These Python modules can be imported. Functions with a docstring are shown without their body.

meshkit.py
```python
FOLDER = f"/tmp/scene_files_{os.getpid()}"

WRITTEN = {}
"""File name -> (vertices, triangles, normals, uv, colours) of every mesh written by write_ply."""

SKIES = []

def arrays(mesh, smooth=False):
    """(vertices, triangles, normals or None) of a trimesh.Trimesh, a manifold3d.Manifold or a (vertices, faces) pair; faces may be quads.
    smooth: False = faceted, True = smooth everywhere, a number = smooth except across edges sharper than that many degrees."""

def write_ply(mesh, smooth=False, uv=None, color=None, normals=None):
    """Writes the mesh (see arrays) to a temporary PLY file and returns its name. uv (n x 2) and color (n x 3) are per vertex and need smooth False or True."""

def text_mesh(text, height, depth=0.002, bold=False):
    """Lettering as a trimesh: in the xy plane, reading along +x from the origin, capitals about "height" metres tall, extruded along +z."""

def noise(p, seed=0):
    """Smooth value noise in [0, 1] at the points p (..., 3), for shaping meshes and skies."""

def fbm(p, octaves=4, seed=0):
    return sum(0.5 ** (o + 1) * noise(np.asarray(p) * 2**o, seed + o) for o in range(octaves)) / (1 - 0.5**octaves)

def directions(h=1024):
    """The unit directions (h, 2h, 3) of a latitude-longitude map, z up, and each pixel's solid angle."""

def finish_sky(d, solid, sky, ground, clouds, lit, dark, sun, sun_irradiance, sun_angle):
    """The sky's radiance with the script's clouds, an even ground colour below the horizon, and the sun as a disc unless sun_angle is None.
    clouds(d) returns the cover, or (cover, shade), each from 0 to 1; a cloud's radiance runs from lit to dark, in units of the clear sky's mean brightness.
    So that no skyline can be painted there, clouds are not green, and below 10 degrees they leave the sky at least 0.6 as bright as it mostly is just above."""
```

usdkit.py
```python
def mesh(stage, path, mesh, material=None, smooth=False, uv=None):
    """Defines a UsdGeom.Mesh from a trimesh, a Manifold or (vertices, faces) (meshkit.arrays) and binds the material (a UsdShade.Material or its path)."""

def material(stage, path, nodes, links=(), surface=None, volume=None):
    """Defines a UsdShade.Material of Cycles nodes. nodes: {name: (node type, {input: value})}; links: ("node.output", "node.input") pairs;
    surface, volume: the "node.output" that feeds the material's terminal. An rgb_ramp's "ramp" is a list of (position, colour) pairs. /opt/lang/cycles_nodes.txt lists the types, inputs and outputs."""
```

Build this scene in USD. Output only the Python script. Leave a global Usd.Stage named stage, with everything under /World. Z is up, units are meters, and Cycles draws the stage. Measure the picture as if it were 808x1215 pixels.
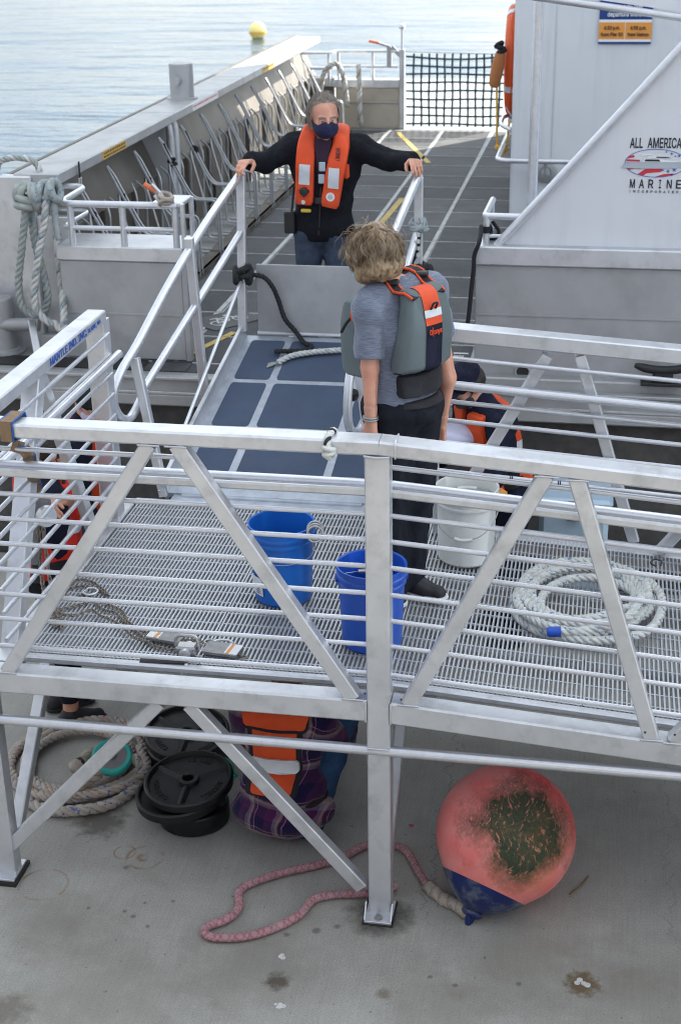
import math, random, numpy as np, trimesh, usdkit, meshkit, manifold3d
from pxr import Usd, UsdGeom, UsdLux, UsdShade, Gf, Sdf
from shapely.geometry import Polygon, Point, box as sbox
from shapely import affinity

stage = Usd.Stage.CreateInMemory()
UsdGeom.SetStageUpAxis(stage, 'Z'); UsdGeom.SetStageMetersPerUnit(stage, 1.0)
W = UsdGeom.Xform.Define(stage, '/World'); UsdGeom.Scope.Define(stage, '/World/Looks')
A = np.array
rnd = random.Random(7); nrs = np.random.RandomState(11)

# ------------------------------------------------------------------ camera
FPX, PITCH, ROLL, YAW = 1729.0, math.radians(23.4), math.radians(1.0), math.radians(10.5)
CAM = A([0, 0, 4.2])
FW = A([-math.sin(YAW) * math.cos(PITCH), math.cos(YAW) * math.cos(PITCH), -math.sin(PITCH)])
_r0 = A([math.cos(YAW), math.sin(YAW), 0]); _u0 = np.cross(_r0, FW)
RT = _r0 * math.cos(ROLL) - _u0 * math.sin(ROLL); UP = np.cross(RT, FW)
cam = UsdGeom.Camera.Define(stage, '/World/camera')
cam.CreateHorizontalApertureAttr(36.0); cam.CreateVerticalApertureAttr(36.0 * 1024 / 680)
cam.CreateFocalLengthAttr(36.0 * FPX / 808)
cam.CreateFStopAttr(6.3); cam.CreateFocusDistanceAttr(6.4)
EXPOSURE = 2.05
cam.CreateExposureAttr(EXPOSURE)
_m = Gf.Matrix4d(*RT, 0, *UP, 0, *(-FW), 0, *CAM, 1)
cam.AddTransformOp().Set(_m)

# ------------------------------------------------------------------ sky and sun
SUN_AZ, SUN_EL = math.atan2(0.6, 0.8), math.radians(35)
SUN = A([math.sin(SUN_AZ) * math.cos(SUN_EL), math.cos(SUN_AZ) * math.cos(SUN_EL), math.sin(SUN_EL)])


class Ref(str):
    pass


class G:
    """A small node graph: g('noise_texture', scale=3) returns a name, .o(name, socket) a link."""

    def __init__(s):
        s.nodes, s.links = {}, []

    def __call__(s, kind, out=None, **ins):
        name = f'n{len(s.nodes)}'
        vals = {}
        for k, v in ins.items():
            if isinstance(v, Ref):
                s.links.append((str(v), f'{name}.{k}'))
            else:
                vals[k] = v
        s.nodes[name] = (kind, vals)
        return Ref(f'{name}.{out}') if out else name

    def noise(s, vec, scale, detail=3.0, rough=0.55, out='fac'):
        return s('noise_texture', out, vector=vec, scale=float(scale), detail=float(detail), roughness=rough)

    def ramp(s, fac, *stops):
        return s('rgb_ramp', 'color', fac=fac, ramp=[(p, tuple(c) if np.ndim(c) else (c, c, c)) for p, c in stops])

    def mix(s, fac, a, b, kind='mix'):
        return s('mix', 'color', mix_type=kind, fac=fac, color1=a, color2=b)

    def math(s, op, a, b=0.0, c=0.0):
        return s('math', 'value', math_type=op, value1=a, value2=b, value3=c)

    def done(s, name, surface=None, volume=None):
        return usdkit.material(stage, f'/World/Looks/{name}', s.nodes, s.links, surface, volume)


g = G()
sky = g('sky_texture', 'color', sky_type='single_scattering', sun_disc=False, sun_elevation=SUN_EL, sun_rotation=SUN_AZ, altitude=5.0, air_density=1.0, aerosol_density=0.35, ozone_density=1.0)
# a thin veil of high cloud whitens the blue
dirn = g('texture_coordinate', 'generated')
dz = g('separate_xyz', vector=dirn)
cl_ = g('vector_math', 'vector', math_type='divide', vector1=dirn, vector2=g('combine_xyz', 'vector', x=g.math('add', g.math('maximum', Ref(f'{dz}.z'), 0.0), 0.18), y=g.math('add', g.math('maximum', Ref(f'{dz}.z'), 0.0), 0.18), z=1.0))
veil = g('map_range', 'result', value=g.noise(cl_, 1.6, 5, 0.6), from_min=0.30, from_max=0.62, to_min=0.74, to_max=0.95, clamp=True)
ref = g('sky_texture', 'color', sky_type='single_scattering', sun_disc=False, sun_elevation=SUN_EL, sun_rotation=SUN_AZ, altitude=5.0, air_density=1.0, aerosol_density=1.0, ozone_density=1.0, vector=(-0.42, -0.57, 0.70))
lum = g.math('multiply', g('rgb_to_bw', 'val', color=ref), g.math('multiply_add', g.math('maximum', Ref(f'{dz}.z'), 0.0), 2.3, 0.36))
white = g('vector_math', 'vector', math_type='scale', vector1=g('combine_xyz', 'vector', x=lum, y=lum, z=lum), scale=0.95)
sky = g.mix(veil, sky, g.mix(1.0, white, (0.90, 0.955, 1.0), 'multiply'))
bg = g('background_shader', 'background', color=sky, strength=0.11)
sky_mat = g.done('sky_light', surface=bg)
dome = UsdLux.DomeLight.Define(stage, '/World/sky')
UsdShade.MaterialBindingAPI.Apply(dome.GetPrim()).Bind(sky_mat)
dome.GetPrim().SetCustomDataByKey('kind', 'structure')
sun = UsdLux.DistantLight.Define(stage, '/World/sun')
sun.CreateIntensityAttr(0.85); sun.CreateAngleAttr(0.5); sun.CreateNormalizeAttr(True); sun.CreateColorAttr(Gf.Vec3f(1.0, 0.93, 0.82))
_sx = np.cross([0, 0, 1.0], SUN); _sx /= np.linalg.norm(_sx); _sy = np.cross(SUN, _sx)
sun.AddTransformOp().Set(Gf.Matrix4d(*_sx, 0, *_sy, 0, *SUN, 0, 0, 0, 20, 1))

# ------------------------------------------------------------------ points of the place, found on its planes (photograph pixels, 808 wide)
def _ray(x, y):
    return FW + RT * (x - 404) / FPX - UP * (y - 607.5) / FPX
def onz(x, y, z):
    v = _ray(x, y); return CAM + v * (z - CAM[2]) / v[2]
def ony(x, y, Y):
    v = _ray(x, y); return CAM + v * (Y - CAM[1]) / v[1]
def onx(x, y, X):
    v = _ray(x, y); return CAM + v * (X - CAM[0]) / v[0]

# ------------------------------------------------------------------ prims
taken = {}
def numbered(parent, name):
    k = taken.get((parent, name), -1) + 1
    taken[(parent, name)] = k
    return f'{parent}/{name}' + (f'_{k:03d}' if k else '')
def tag(p, label=None, cat=None, group=None, kind=None):
    p = p.GetPrim() if hasattr(p, 'GetPrim') else p
    for k, v in (('label', label), ('category', cat), ('group', group), ('kind', kind)):
        if v:
            p.SetCustomDataByKey(k, v)
    return p
def thing(name, label, cat, loc=(0, 0, 0), group=None, rz=0.0):
    x = UsdGeom.Xform.Define(stage, numbered('/World', name))
    x.AddTranslateOp().Set(Gf.Vec3d(*map(float, loc)))
    if rz:
        x.AddRotateZOp().Set(math.degrees(rz))
    x.GetPrim().SetCustomDataByKey('origin', Gf.Vec3d(*map(float, loc)))
    return tag(x, label, cat, group)
def part(parent, name, mesh, mat, label=None, smooth=False, kind=None, local=False):
    """A part, its mesh given in world coordinates (or in the thing's own with local=True)."""
    path = str(parent.GetPath()) if parent is not None else '/World'
    if isinstance(mesh, list):
        mesh = trimesh.util.concatenate(mesh)
    if not local and parent is not None:
        top = stage.GetPrimAtPath('/'.join(path.split('/')[:3]))
        o = top.GetCustomDataByKey('origin')
        if o is not None:
            mesh = mesh.copy(); mesh.apply_translation(-A(o))
    p = usdkit.mesh(stage, numbered(path, name), mesh, mat, smooth=smooth).GetPrim()
    return tag(p, label, None, None, kind)
def lone(name, mesh, mat, label=None, cat=None, group=None, smooth=False, kind=None):
    return tag(part(None, name, mesh, mat, smooth=smooth), label, cat, group, kind)
def dup(root, loc, label=None, group=None, rz=0.0):
    was = root.GetCustomData()
    r = thing(root.GetName(), label or was['label'], was['category'], loc, group or was.get('group'), rz)
    r.GetReferences().AddInternalReference(root.GetPath()); r.SetInstanceable(True)
    return r

# ------------------------------------------------------------------ shapes
def unit(v):
    v = np.asarray(v, float); return v / (np.linalg.norm(v) + 1e-12)
Z3 = A([0, 0, 1.0]); X3 = A([1.0, 0, 0]); Y3 = A([0, 1.0, 0])
def prism_along(a, b, poly, side, up):
    a, b = A(a, float), A(b, float); n = len(poly)
    ring = A([side * p[0] + up * p[1] for p in poly])
    v = np.vstack([a + ring, b + ring])
    f = []
    for i in range(n):
        j = (i + 1) % n
        f += [[i, i + n, j], [j, i + n, j + n]]
    for i in range(1, n - 1):
        f += [[0, i, i + 1], [n, n + i + 1, n + i]]
    m = trimesh.Trimesh(v, f, process=False)
    if m.volume < 0:
        m.invert()
    return m
def bar(a, b, w, h, up=Z3, ch=0.006):
    """Rectangular tube from a to b: w across, h along "up", chamfered edges."""
    a, b = A(a, float), A(b, float); t = unit(b - a); s = unit(np.cross(t, up)); u = np.cross(s, t)
    x, y, c = w / 2, h / 2, min(ch, w / 3, h / 3)
    if c <= 0:
        poly = [(-x, -y), (x, -y), (x, y), (-x, y)]
    else:
        poly = [(-x + c, -y), (x - c, -y), (x, -y + c), (x, y - c), (x - c, y), (-x + c, y), (-x, y - c), (-x, -y + c)]
    return prism_along(a, b, poly, s, u)
def box(lo, hi, ch=0.0):
    lo, hi = A(lo, float), A(hi, float)
    c = (lo + hi) / 2; d = hi - lo
    if ch <= 0:
        m = trimesh.creation.box(d); m.apply_translation(c); return m
    pts = [[sx * (d[0] / 2 - (ch if k != 0 else 0)), sy * (d[1] / 2 - (ch if k != 1 else 0)), sz * (d[2] / 2 - (ch if k != 2 else 0))] for sx in (-1, 1) for sy in (-1, 1) for sz in (-1, 1) for k in range(3)]
    m = trimesh.convex.convex_hull(A(pts)); m.apply_translation(c); return m
def frames(p, closed=False):
    p = np.asarray(p, float)
    if closed:
        t = np.roll(p, -1, 0) - np.roll(p, 1, 0)
    else:
        t = np.gradient(p, axis=0)
    t /= np.linalg.norm(t, axis=1, keepdims=True) + 1e-12
    n = np.zeros_like(t); ref = Z3 if abs(t[0][2]) < 0.9 else X3
    n[0] = unit(np.cross(t[0], ref))
    for i in range(1, len(p)):
        v = n[i - 1] - t[i] * (n[i - 1] @ t[i]); n[i] = unit(v)
    return t, n, np.cross(t, n)
def tube(p, r, sides=10, closed=False):
    p = np.asarray(p, float); N = len(p); r = np.broadcast_to(r, (N,))
    t, n, b = frames(p, closed)
    a = np.arange(sides) * 2 * np.pi / sides
    v = (p[:, None] + r[:, None, None] * (np.cos(a)[None, :, None] * n[:, None] + np.sin(a)[None, :, None] * b[:, None])).reshape(-1, 3)
    M = N if closed else N - 1
    i, j = np.meshgrid(np.arange(M), np.arange(sides), indexing='ij'); i2 = (i + 1) % N; j2 = (j + 1) % sides
    q0, q1, q2, q3 = i * sides + j, i * sides + j2, i2 * sides + j2, i2 * sides + j
    f = np.vstack([np.stack([q0, q1, q2], -1).reshape(-1, 3), np.stack([q0, q2, q3], -1).reshape(-1, 3)])
    if not closed:
        v = np.vstack([v, p[0], p[-1]]); c0, c1 = len(v) - 2, len(v) - 1
        k = np.arange(sides); k2 = (k + 1) % sides; e = (N - 1) * sides
        f = np.vstack([f, np.stack([np.full(sides, c0), k2, k], -1), np.stack([np.full(sides, c1), e + k, e + k2], -1)])
    return trimesh.Trimesh(v, f, process=False)
def rod(a, b, r, sides=10):
    return tube(A([a, b], float), r, sides)
def spline(pts, step=0.02, closed=False):
    p = np.asarray(pts, float)
    q = np.vstack([p[-1], p, p[0], p[1]]) if closed else np.vstack([2 * p[0] - p[1], p, 2 * p[-1] - p[-2]])
    out = []
    for i in range(1, len(q) - 2):
        n = max(2, int(np.linalg.norm(q[i + 1] - q[i]) / step)); t = (np.arange(n) / n)[:, None]
        a, b, c, d = q[i - 1], q[i], q[i + 1], q[i + 2]
        out.append(0.5 * (2 * b + (c - a) * t + (2 * a - 5 * b + 4 * c - d) * t ** 2 + (3 * b - a - 3 * c + d) * t ** 3))
    if not closed:
        out.append(p[-1:])
    return np.vstack(out)
def fillet(pts, r, n=6):
    """A polyline with rounded corners."""
    p = [A(x, float) for x in pts]; out = [p[0]]
    for i in range(1, len(p) - 1):
        a, b, c = p[i - 1], p[i], p[i + 1]
        d = min(r, np.linalg.norm(a - b) / 2.01, np.linalg.norm(c - b) / 2.01)
        s, e = b + unit(a - b) * d, b + unit(c - b) * d
        for k in range(n + 1):
            t = k / n; out.append((1 - t) ** 2 * s + 2 * t * (1 - t) * b + t * t * e)
    return A(out + [p[-1]])
def lathe(prof, n=32, axis=Z3, at=(0, 0, 0)):
    prof = A(prof, float); k = len(prof); a = np.arange(n) * 2 * np.pi / n
    v = np.stack([prof[:, None, 0] * np.cos(a), prof[:, None, 0] * np.sin(a), np.broadcast_to(prof[:, None, 1], (k, n))], -1).reshape(-1, 3)
    i, j = np.meshgrid(np.arange(k - 1), np.arange(n), indexing='ij'); j2 = (j + 1) % n
    f = np.vstack([np.stack([i * n + j, i * n + j2, (i + 1) * n + j2], -1).reshape(-1, 3), np.stack([i * n + j, (i + 1) * n + j2, (i + 1) * n + j], -1).reshape(-1, 3)])
    m = trimesh.Trimesh(v, f, process=False)
    ax = unit(axis)
    if ax @ Z3 < 0.9999:
        m.apply_transform(trimesh.geometry.align_vectors(Z3, ax))
    m.apply_translation(at); return m
def plate(poly, origin, right, up, thick):
    """An extruded shapely polygon standing in the plane (right, up) at origin, thickness along right x up."""
    geoms = getattr(poly, 'geoms', [poly]); ms = []
    T = np.eye(4); T[:3, 0], T[:3, 1], T[:3, 2], T[:3, 3] = right, up, np.cross(right, up), origin
    for q in geoms:
        if q.area > 1e-9:
            m = trimesh.creation.extrude_polygon(q, thick, engine='earcut'); m.apply_transform(T); ms.append(m)
    return trimesh.util.concatenate(ms)
def text_at(txt, h, origin, right, up, depth=0.002, bold=False, width=None, center=False):
    m = meshkit.text_mesh(txt, h, depth, bold)
    b = m.bounds
    if width:
        m.apply_scale([width / (b[1][0] - b[0][0]), 1, 1]); b = m.bounds
    if center:
        m.apply_translation([-(b[0][0] + b[1][0]) / 2, 0, 0])
    T = np.eye(4); T[:3, 0], T[:3, 1], T[:3, 2], T[:3, 3] = right, up, np.cross(right, up), origin
    m.apply_transform(T); return m
def rope_strands(path, R, pitch=None, sides=6, n=3, phase=0.0, only=None, off=.50, fat=.56):
    """Laid rope: n twisted strands along a dense path."""
    p = np.asarray(path, float); t, nn, b = frames(p)
    s = np.concatenate([[0], np.cumsum(np.linalg.norm(np.diff(p, axis=0), axis=1))]); pitch = pitch or 5.0 * R
    out = []
    for k in (only if only is not None else range(n)):
        a = s * 2 * np.pi / pitch + k * 2 * np.pi / n + phase
        q = p + R * off * (np.cos(a)[:, None] * nn + np.sin(a)[:, None] * b)
        out.append(tube(q, R * fat, sides))
    return out
def resample(path, step):
    p = np.asarray(path, float); s = np.concatenate([[0], np.cumsum(np.linalg.norm(np.diff(p, axis=0), axis=1))])
    u = np.linspace(0, s[-1], max(3, int(s[-1] / step))); return np.stack([np.interp(u, s, p[:, k]) for k in range(3)], 1)
def rope_thing(name, label, cat, path, R, mats, pitch=None, group=None):
    p = resample(path, R * 0.55)
    t = thing(name, label, cat, p[0], group)
    for m, k in zip(rope_strands(p, R, pitch), range(3)):
        part(t, 'strand', m, mats[k % len(mats)], smooth=True)
    return t
def knot(c, R, r, seed, loops=3, axis=Z3):
    """A lump of rope turns round a point."""
    q = random.Random(seed); out = []
    for k in range(loops):
        ax = unit(A(axis) + A([q.uniform(-.5, .5) for _ in range(3)])); a = unit(np.cross(ax, X3 + 0.1 * Y3)); b = np.cross(ax, a)
        th = np.linspace(0, 2 * np.pi, 20, endpoint=False); off = ax * (k - (loops - 1) / 2) * r * 1.7
        out.append(tube(A(c) + off + R * (np.cos(th)[:, None] * a + np.sin(th)[:, None] * b), r, 7, True))
    return out

# ------------------------------------------------------------------ materials
def M(name, col, rough=0.5, metal=0.0, var=0.12, vscale=6.0, bump=0.0, bscale=80.0, spec=0.5, dirt=None, dscale=3.0, damt=0.5, rv=0.03, **kw):
    g = G(); pos = g('geometry', 'position')
    n = g.noise(pos, vscale, 4)
    c = A(col, float)
    base = g.ramp(n, (0.25, np.clip(c * (1 - var), 0, 1)), (0.75, np.clip(c * (1 + var), 0, 1)))
    if dirt is not None:
        dn = g.noise(pos, dscale, 5, 0.65)
        f = g.ramp(dn, (0.5, 0.0), (0.72, damt)); base = g.mix(g('separate_color', 'r', color=f), base, tuple(dirt))
    ins = dict(base_color=base, roughness=rough, metallic=metal, specular_ior_level=spec, **kw)
    rn = g.noise(pos, vscale * 1.5, 3)
    ins['roughness'] = g('map_range', 'result', value=rn, from_min=0.3, from_max=0.7, to_min=max(0.02, rough - rv), to_max=min(1.0, rough + rv))
    if bump:
        ins['normal'] = g('bump', 'normal', height=g.noise(pos, bscale, 3), strength=bump, distance=0.004, use_object_space=False)
    return g.done(name, surface=g('principled_bsdf', 'BSDF', **ins))

alu = M('aluminium', (0.60, 0.615, 0.64), 0.38, 0.6, 0.12, 4, 0.05, 300, dirt=(0.34, 0.345, 0.35), dscale=9, damt=0.5)
alu_bright = M('bright_aluminium', (0.60, 0.62, 0.65), 0.35, 0.55, 0.08, 9, 0.0)
alu_pipe = M('pipe_aluminium', (0.66, 0.68, 0.72), 0.27, 0.65, 0.05, 9, 0.0, dirt=(0.42, 0.43, 0.45), dscale=5, damt=0.3)
alu_dull = M('dull_aluminium', (0.40, 0.41, 0.42), 0.5, 0.35, 0.14, 4, 0.25, 160, dirt=(0.27, 0.27, 0.27), dscale=3, damt=0.5)
alu_tan = M('weathered_aluminium', (0.125, 0.112, 0.094), 0.5, 0.3, 0.15, 3, 0.15, 120, dirt=(0.07, 0.062, 0.05), dscale=2.5, damt=0.7)
grate_mat = M('grating_aluminium', (0.50, 0.52, 0.55), 0.45, 0.4, 0.08, 15)
def streaky(name, col, grime, amt):
    g = G(); pos = g('geometry', 'position')
    base = g.ramp(g.noise(pos, 1.2, 4), (0.3, A(col) * .95), (0.7, A(col) * 1.04))
    st = g.noise(g('mapping', 'vector', vector=pos, scale=(9.0, 9.0, 0.5)), 1.0, 4, 0.6); pa = g.noise(pos, 1.3, 3)
    f = g.math('multiply', g('map_range', 'result', value=st, from_min=0.52, from_max=0.70, to_min=0.0, to_max=amt, clamp=True), g('map_range', 'result', value=pa, from_min=0.40, from_max=0.65, to_min=0.15, to_max=1.0, clamp=True))
    base = g.mix(f, base, tuple(grime))
    return g.done(name, surface=g('principled_bsdf', 'BSDF', base_color=base, roughness=0.42, normal=g('bump', 'normal', height=g.noise(pos, 1.6, 2), strength=0.25, distance=0.03)))
white_paint = streaky('white_hull_paint', (0.64, 0.665, 0.70), (0.38, 0.39, 0.39), 0.38)
steel_wire = M('rack_steel', (0.40, 0.41, 0.43), 0.4, 0.6, 0.12, 14)
black_rubber = M('black_rubber', (0.018, 0.018, 0.02), 0.6, 0, 0.2, 20, 0.2, 120)
black_cloth = M('black_webbing', (0.012, 0.012, 0.016), 0.85, 0, 0.2, 40, 0.3, 300)
bolt_steel = M('bolt_steel', (0.45, 0.45, 0.45), 0.35, 0.8, 0.1, 30)
print_blue = M('blue_print', (0.03, 0.10, 0.42), 0.5, 0, 0.05, 20)
print_navy = M('navy_print', (0.01, 0.045, 0.20), 0.45, 0, 0.03, 10)
print_black = M('black_print', (0.015, 0.018, 0.025), 0.5, 0, 0.05, 10)
print_red = M('red_print', (0.55, 0.03, 0.05), 0.5, 0, 0.05, 10)
print_white = M('white_print', (0.75, 0.77, 0.78), 0.5, 0, 0.04, 10)
print_orange = M('orange_print', (0.72, 0.30, 0.06), 0.5, 0, 0.04, 10)
print_grey = M('grey_print', (0.42, 0.47, 0.52), 0.5, 0, 0.04, 10)
yellow_label = M('yellow_label', (0.62, 0.36, 0.05), 0.5, 0, 0.1, 30)
label_ink = M('label_ink', (0.10, 0.07, 0.02), 0.6, 0, 0.1, 30)
nonskid_blue = M('blue_nonskid', (0.075, 0.105, 0.170), 0.75, 0, 0.10, 5, 0.9, 420, spec=0.3, dirt=(0.10, 0.12, 0.16), dscale=6, damt=0.45)
ramp_alu = M('ramp_aluminium', (0.42, 0.46, 0.52), 0.45, 0.35, 0.2, 14, 0.3, 90)
tiles_mat = []
for w, c in (('dark', (0.050, 0.053, 0.058)), ('middle', (0.066, 0.069, 0.074)), ('pale', (0.086, 0.089, 0.094))):
    g = G(); pos = g('geometry', 'position')
    n = g.noise(pos, 4, 5, 0.6); base = g.ramp(n, (0.3, A(c) * .8), (0.7, A(c) * 1.25))
    sc_ = g.noise(g('mapping', 'vector', vector=pos, rotation=(0, 0, 0.06), scale=(2.2, 46.0, 1.0)), 1.0, 4, 0.7); lim = g.noise(pos, 2.3, 3)
    f = g.math('multiply', g('map_range', 'result', value=sc_, from_min=0.60, from_max=0.70, to_min=0.0, to_max=0.75, clamp=True), g('map_range', 'result', value=lim, from_min=0.46, from_max=0.62, to_min=0.0, to_max=1.0, clamp=True))
    base = g.mix(f, base, (0.30, 0.30, 0.29))
    sp_ = g.ramp(g.noise(pos, 60, 3), (0.66, 0.0), (0.70, 0.6)); base = g.mix(g('separate_color', 'r', color=sp_), base, (0.20, 0.20, 0.20))
    tiles_mat.append(g.done(f'deck_nonskid_{w}', surface=g('principled_bsdf', 'BSDF', base_color=base, roughness=0.72, specular_ior_level=0.35, normal=g('bump', 'normal', height=g.noise(pos, 300, 2), strength=0.7, distance=0.003))))
alu_gate = M('gate_aluminium', (0.46, 0.42, 0.35), 0.5, 0.15, 0.12, 3, 0.1, 120, dirt=(0.30, 0.27, 0.22), dscale=2.5, damt=0.5)
deck_alu = M('deck_aluminium', (0.30, 0.31, 0.31), 0.55, 0.2, 0.2, 8, 0.2, 90)
line_white = M('worn_white_line', (0.45, 0.46, 0.46), 0.7, 0, 0.15, 12, dirt=(0.14, 0.14, 0.145), dscale=14, damt=0.7)
line_yellow = M('worn_yellow_line', (0.50, 0.36, 0.09), 0.7, 0, 0.15, 12, dirt=(0.2, 0.17, 0.1), dscale=14, damt=0.6)
hull_mat = M('hull_side', (0.075, 0.073, 0.072), 0.8, 0, 0.3, 12, 0.9, 120, dirt=(0.13, 0.12, 0.105), dscale=2.2, damt=0.7)
bucket_blue = M('blue_plastic', (0.010, 0.13, 0.50), 0.35, 0, 0.06, 7, 0.03, 40, dirt=(0.02, 0.10, 0.40), dscale=10, damt=0.4)
bucket_blue2 = M('deep_blue_plastic', (0.011, 0.078, 0.44), 0.35, 0, 0.06, 7, 0.03, 40, dirt=(0.02, 0.09, 0.38), dscale=12, damt=0.4)
bucket_white = M('white_plastic', (0.68, 0.70, 0.68), 0.4, 0, 0.05, 7, 0.05, 40, dirt=(0.50, 0.47, 0.38), dscale=9, damt=0.55)
rope_white = M('white_rope', (0.58, 0.60, 0.57), 0.9, 0, 0.15, 25, 0.6, 260, dirt=(0.40, 0.43, 0.38), dscale=9, damt=0.6)
rope_pale = M('pale_rope', (0.56, 0.57, 0.56), 0.9, 0, 0.12, 18, 0.6, 260, dirt=(0.42, 0.35, 0.30), dscale=6, damt=0.5)
rope_grey = M('grey_green_rope', (0.34, 0.37, 0.36), 0.9, 0, 0.15, 18, 0.6, 260, dirt=(0.24, 0.28, 0.23), dscale=5, damt=0.6)
rope_tan = M('tan_rope', (0.34, 0.29, 0.22), 0.9, 0, 0.2, 18, 0.6, 260, dirt=(0.20, 0.17, 0.12), dscale=6, damt=0.6)
rope_tan2 = M('pale_tan_rope', (0.42, 0.37, 0.32), 0.9, 0, 0.2, 18, 0.6, 260, dirt=(0.26, 0.22, 0.17), dscale=6, damt=0.5)
rope_pink = M('faded_red_rope', (0.40, 0.17, 0.20), 0.9, 0, 0.25, 30, 0.9, 200, dirt=(0.42, 0.30, 0.31), dscale=16, damt=0.8)
rope_pink2 = M('faded_pink_rope', (0.46, 0.27, 0.29), 0.9, 0, 0.2, 30, 0.9, 200, dirt=(0.42, 0.36, 0.35), dscale=16, damt=0.8)
rope_black = M('black_rope', (0.018, 0.02, 0.023), 0.85, 0, 0.3, 40, 0.8, 240)
def fleck_mat(name, base, fleck, k=55.0):
    g = G(); pos = g('geometry', 'position')
    n = g.noise(pos, 18, 3); b = g.ramp(n, (0.3, A(base) * 0.85), (0.7, A(base) * 1.12))
    f = g.ramp(g.noise(pos, k, 1), (0.60, 0.0), (0.64, 0.8))
    c = g.mix(g('separate_color', 'r', color=f), b, tuple(fleck))
    return g.done(name, surface=g('principled_bsdf', 'BSDF', base_color=c, roughness=0.9, normal=g('bump', 'normal', height=g.noise(pos, 260, 2), strength=0.6, distance=0.004)))
rope_white_fleck = fleck_mat('white_rope_blue_fleck', (0.56, 0.58, 0.57), (0.06, 0.20, 0.38))
rope_grey_fleck = fleck_mat('grey_rope_blue_fleck', (0.33, 0.37, 0.37), (0.10, 0.20, 0.32), 40)
rope_tan_blue = fleck_mat('tan_rope_blue_fleck', (0.44, 0.40, 0.36), (0.05, 0.10, 0.32))
rope_tan_red = fleck_mat('tan_rope_red_fleck', (0.42, 0.37, 0.32), (0.45, 0.14, 0.05))
iron_black = M('black_iron', (0.0075, 0.008, 0.009), 0.42, 0.0, 0.25, 14, 0.35, 90, dirt=(0.02, 0.02, 0.021), dscale=9, damt=0.5)
teal = M('teal_rubber', (0.02, 0.36, 0.31), 0.5, 0, 0.1, 14)
wheel_grey = M('wheel_grey', (0.17, 0.17, 0.18), 0.6, 0, 0.1, 14)
chain_mat = M('rusty_chain', (0.24, 0.21, 0.18), 0.5, 0.5, 0.3, 50, dirt=(0.14, 0.07, 0.03), dscale=20, damt=0.7)
skin = M('skin', (0.56, 0.285, 0.20), 0.5, 0, 0.16, 11, 0.25, 160, subsurface_weight=0.12, subsurface_scale=0.01, dirt=(0.52, 0.20, 0.14), dscale=12, damt=0.5)
skin_pale = M('pale_skin', (0.60, 0.36, 0.28), 0.5, 0, 0.12, 10, 0.15, 200, subsurface_weight=0.12, subsurface_scale=0.01)
fleece = M('black_fleece', (0.010, 0.011, 0.016), 0.95, 0, 0.25, 60, 0.6, 260, spec=0.2)
navy_cloth = M('navy_cloth', (0.008, 0.010, 0.026), 0.9, 0, 0.2, 40, 0.4, 220, spec=0.25)
jeans_grey = M('grey_blue_denim', (0.055, 0.075, 0.115), 0.9, 0, 0.25, 22, 0.5, 240, spec=0.2)
jeans_blue = M('blue_denim', (0.03, 0.075, 0.16), 0.9, 0, 0.25, 22, 0.5, 240, spec=0.2)
pants_black = M('black_trousers', (0.008, 0.010, 0.016), 0.9, 0, 0.2, 30, 0.4, 240, spec=0.25)
vest_red = M('red_orange_vest', (0.72, 0.085, 0.025), 0.6, 0, 0.08, 16, 0.35, 160, spec=0.3)
vest_orange = M('orange_vest', (0.66, 0.078, 0.018), 0.65, 0, 0.08, 16, 0.4, 160, spec=0.3)
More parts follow.
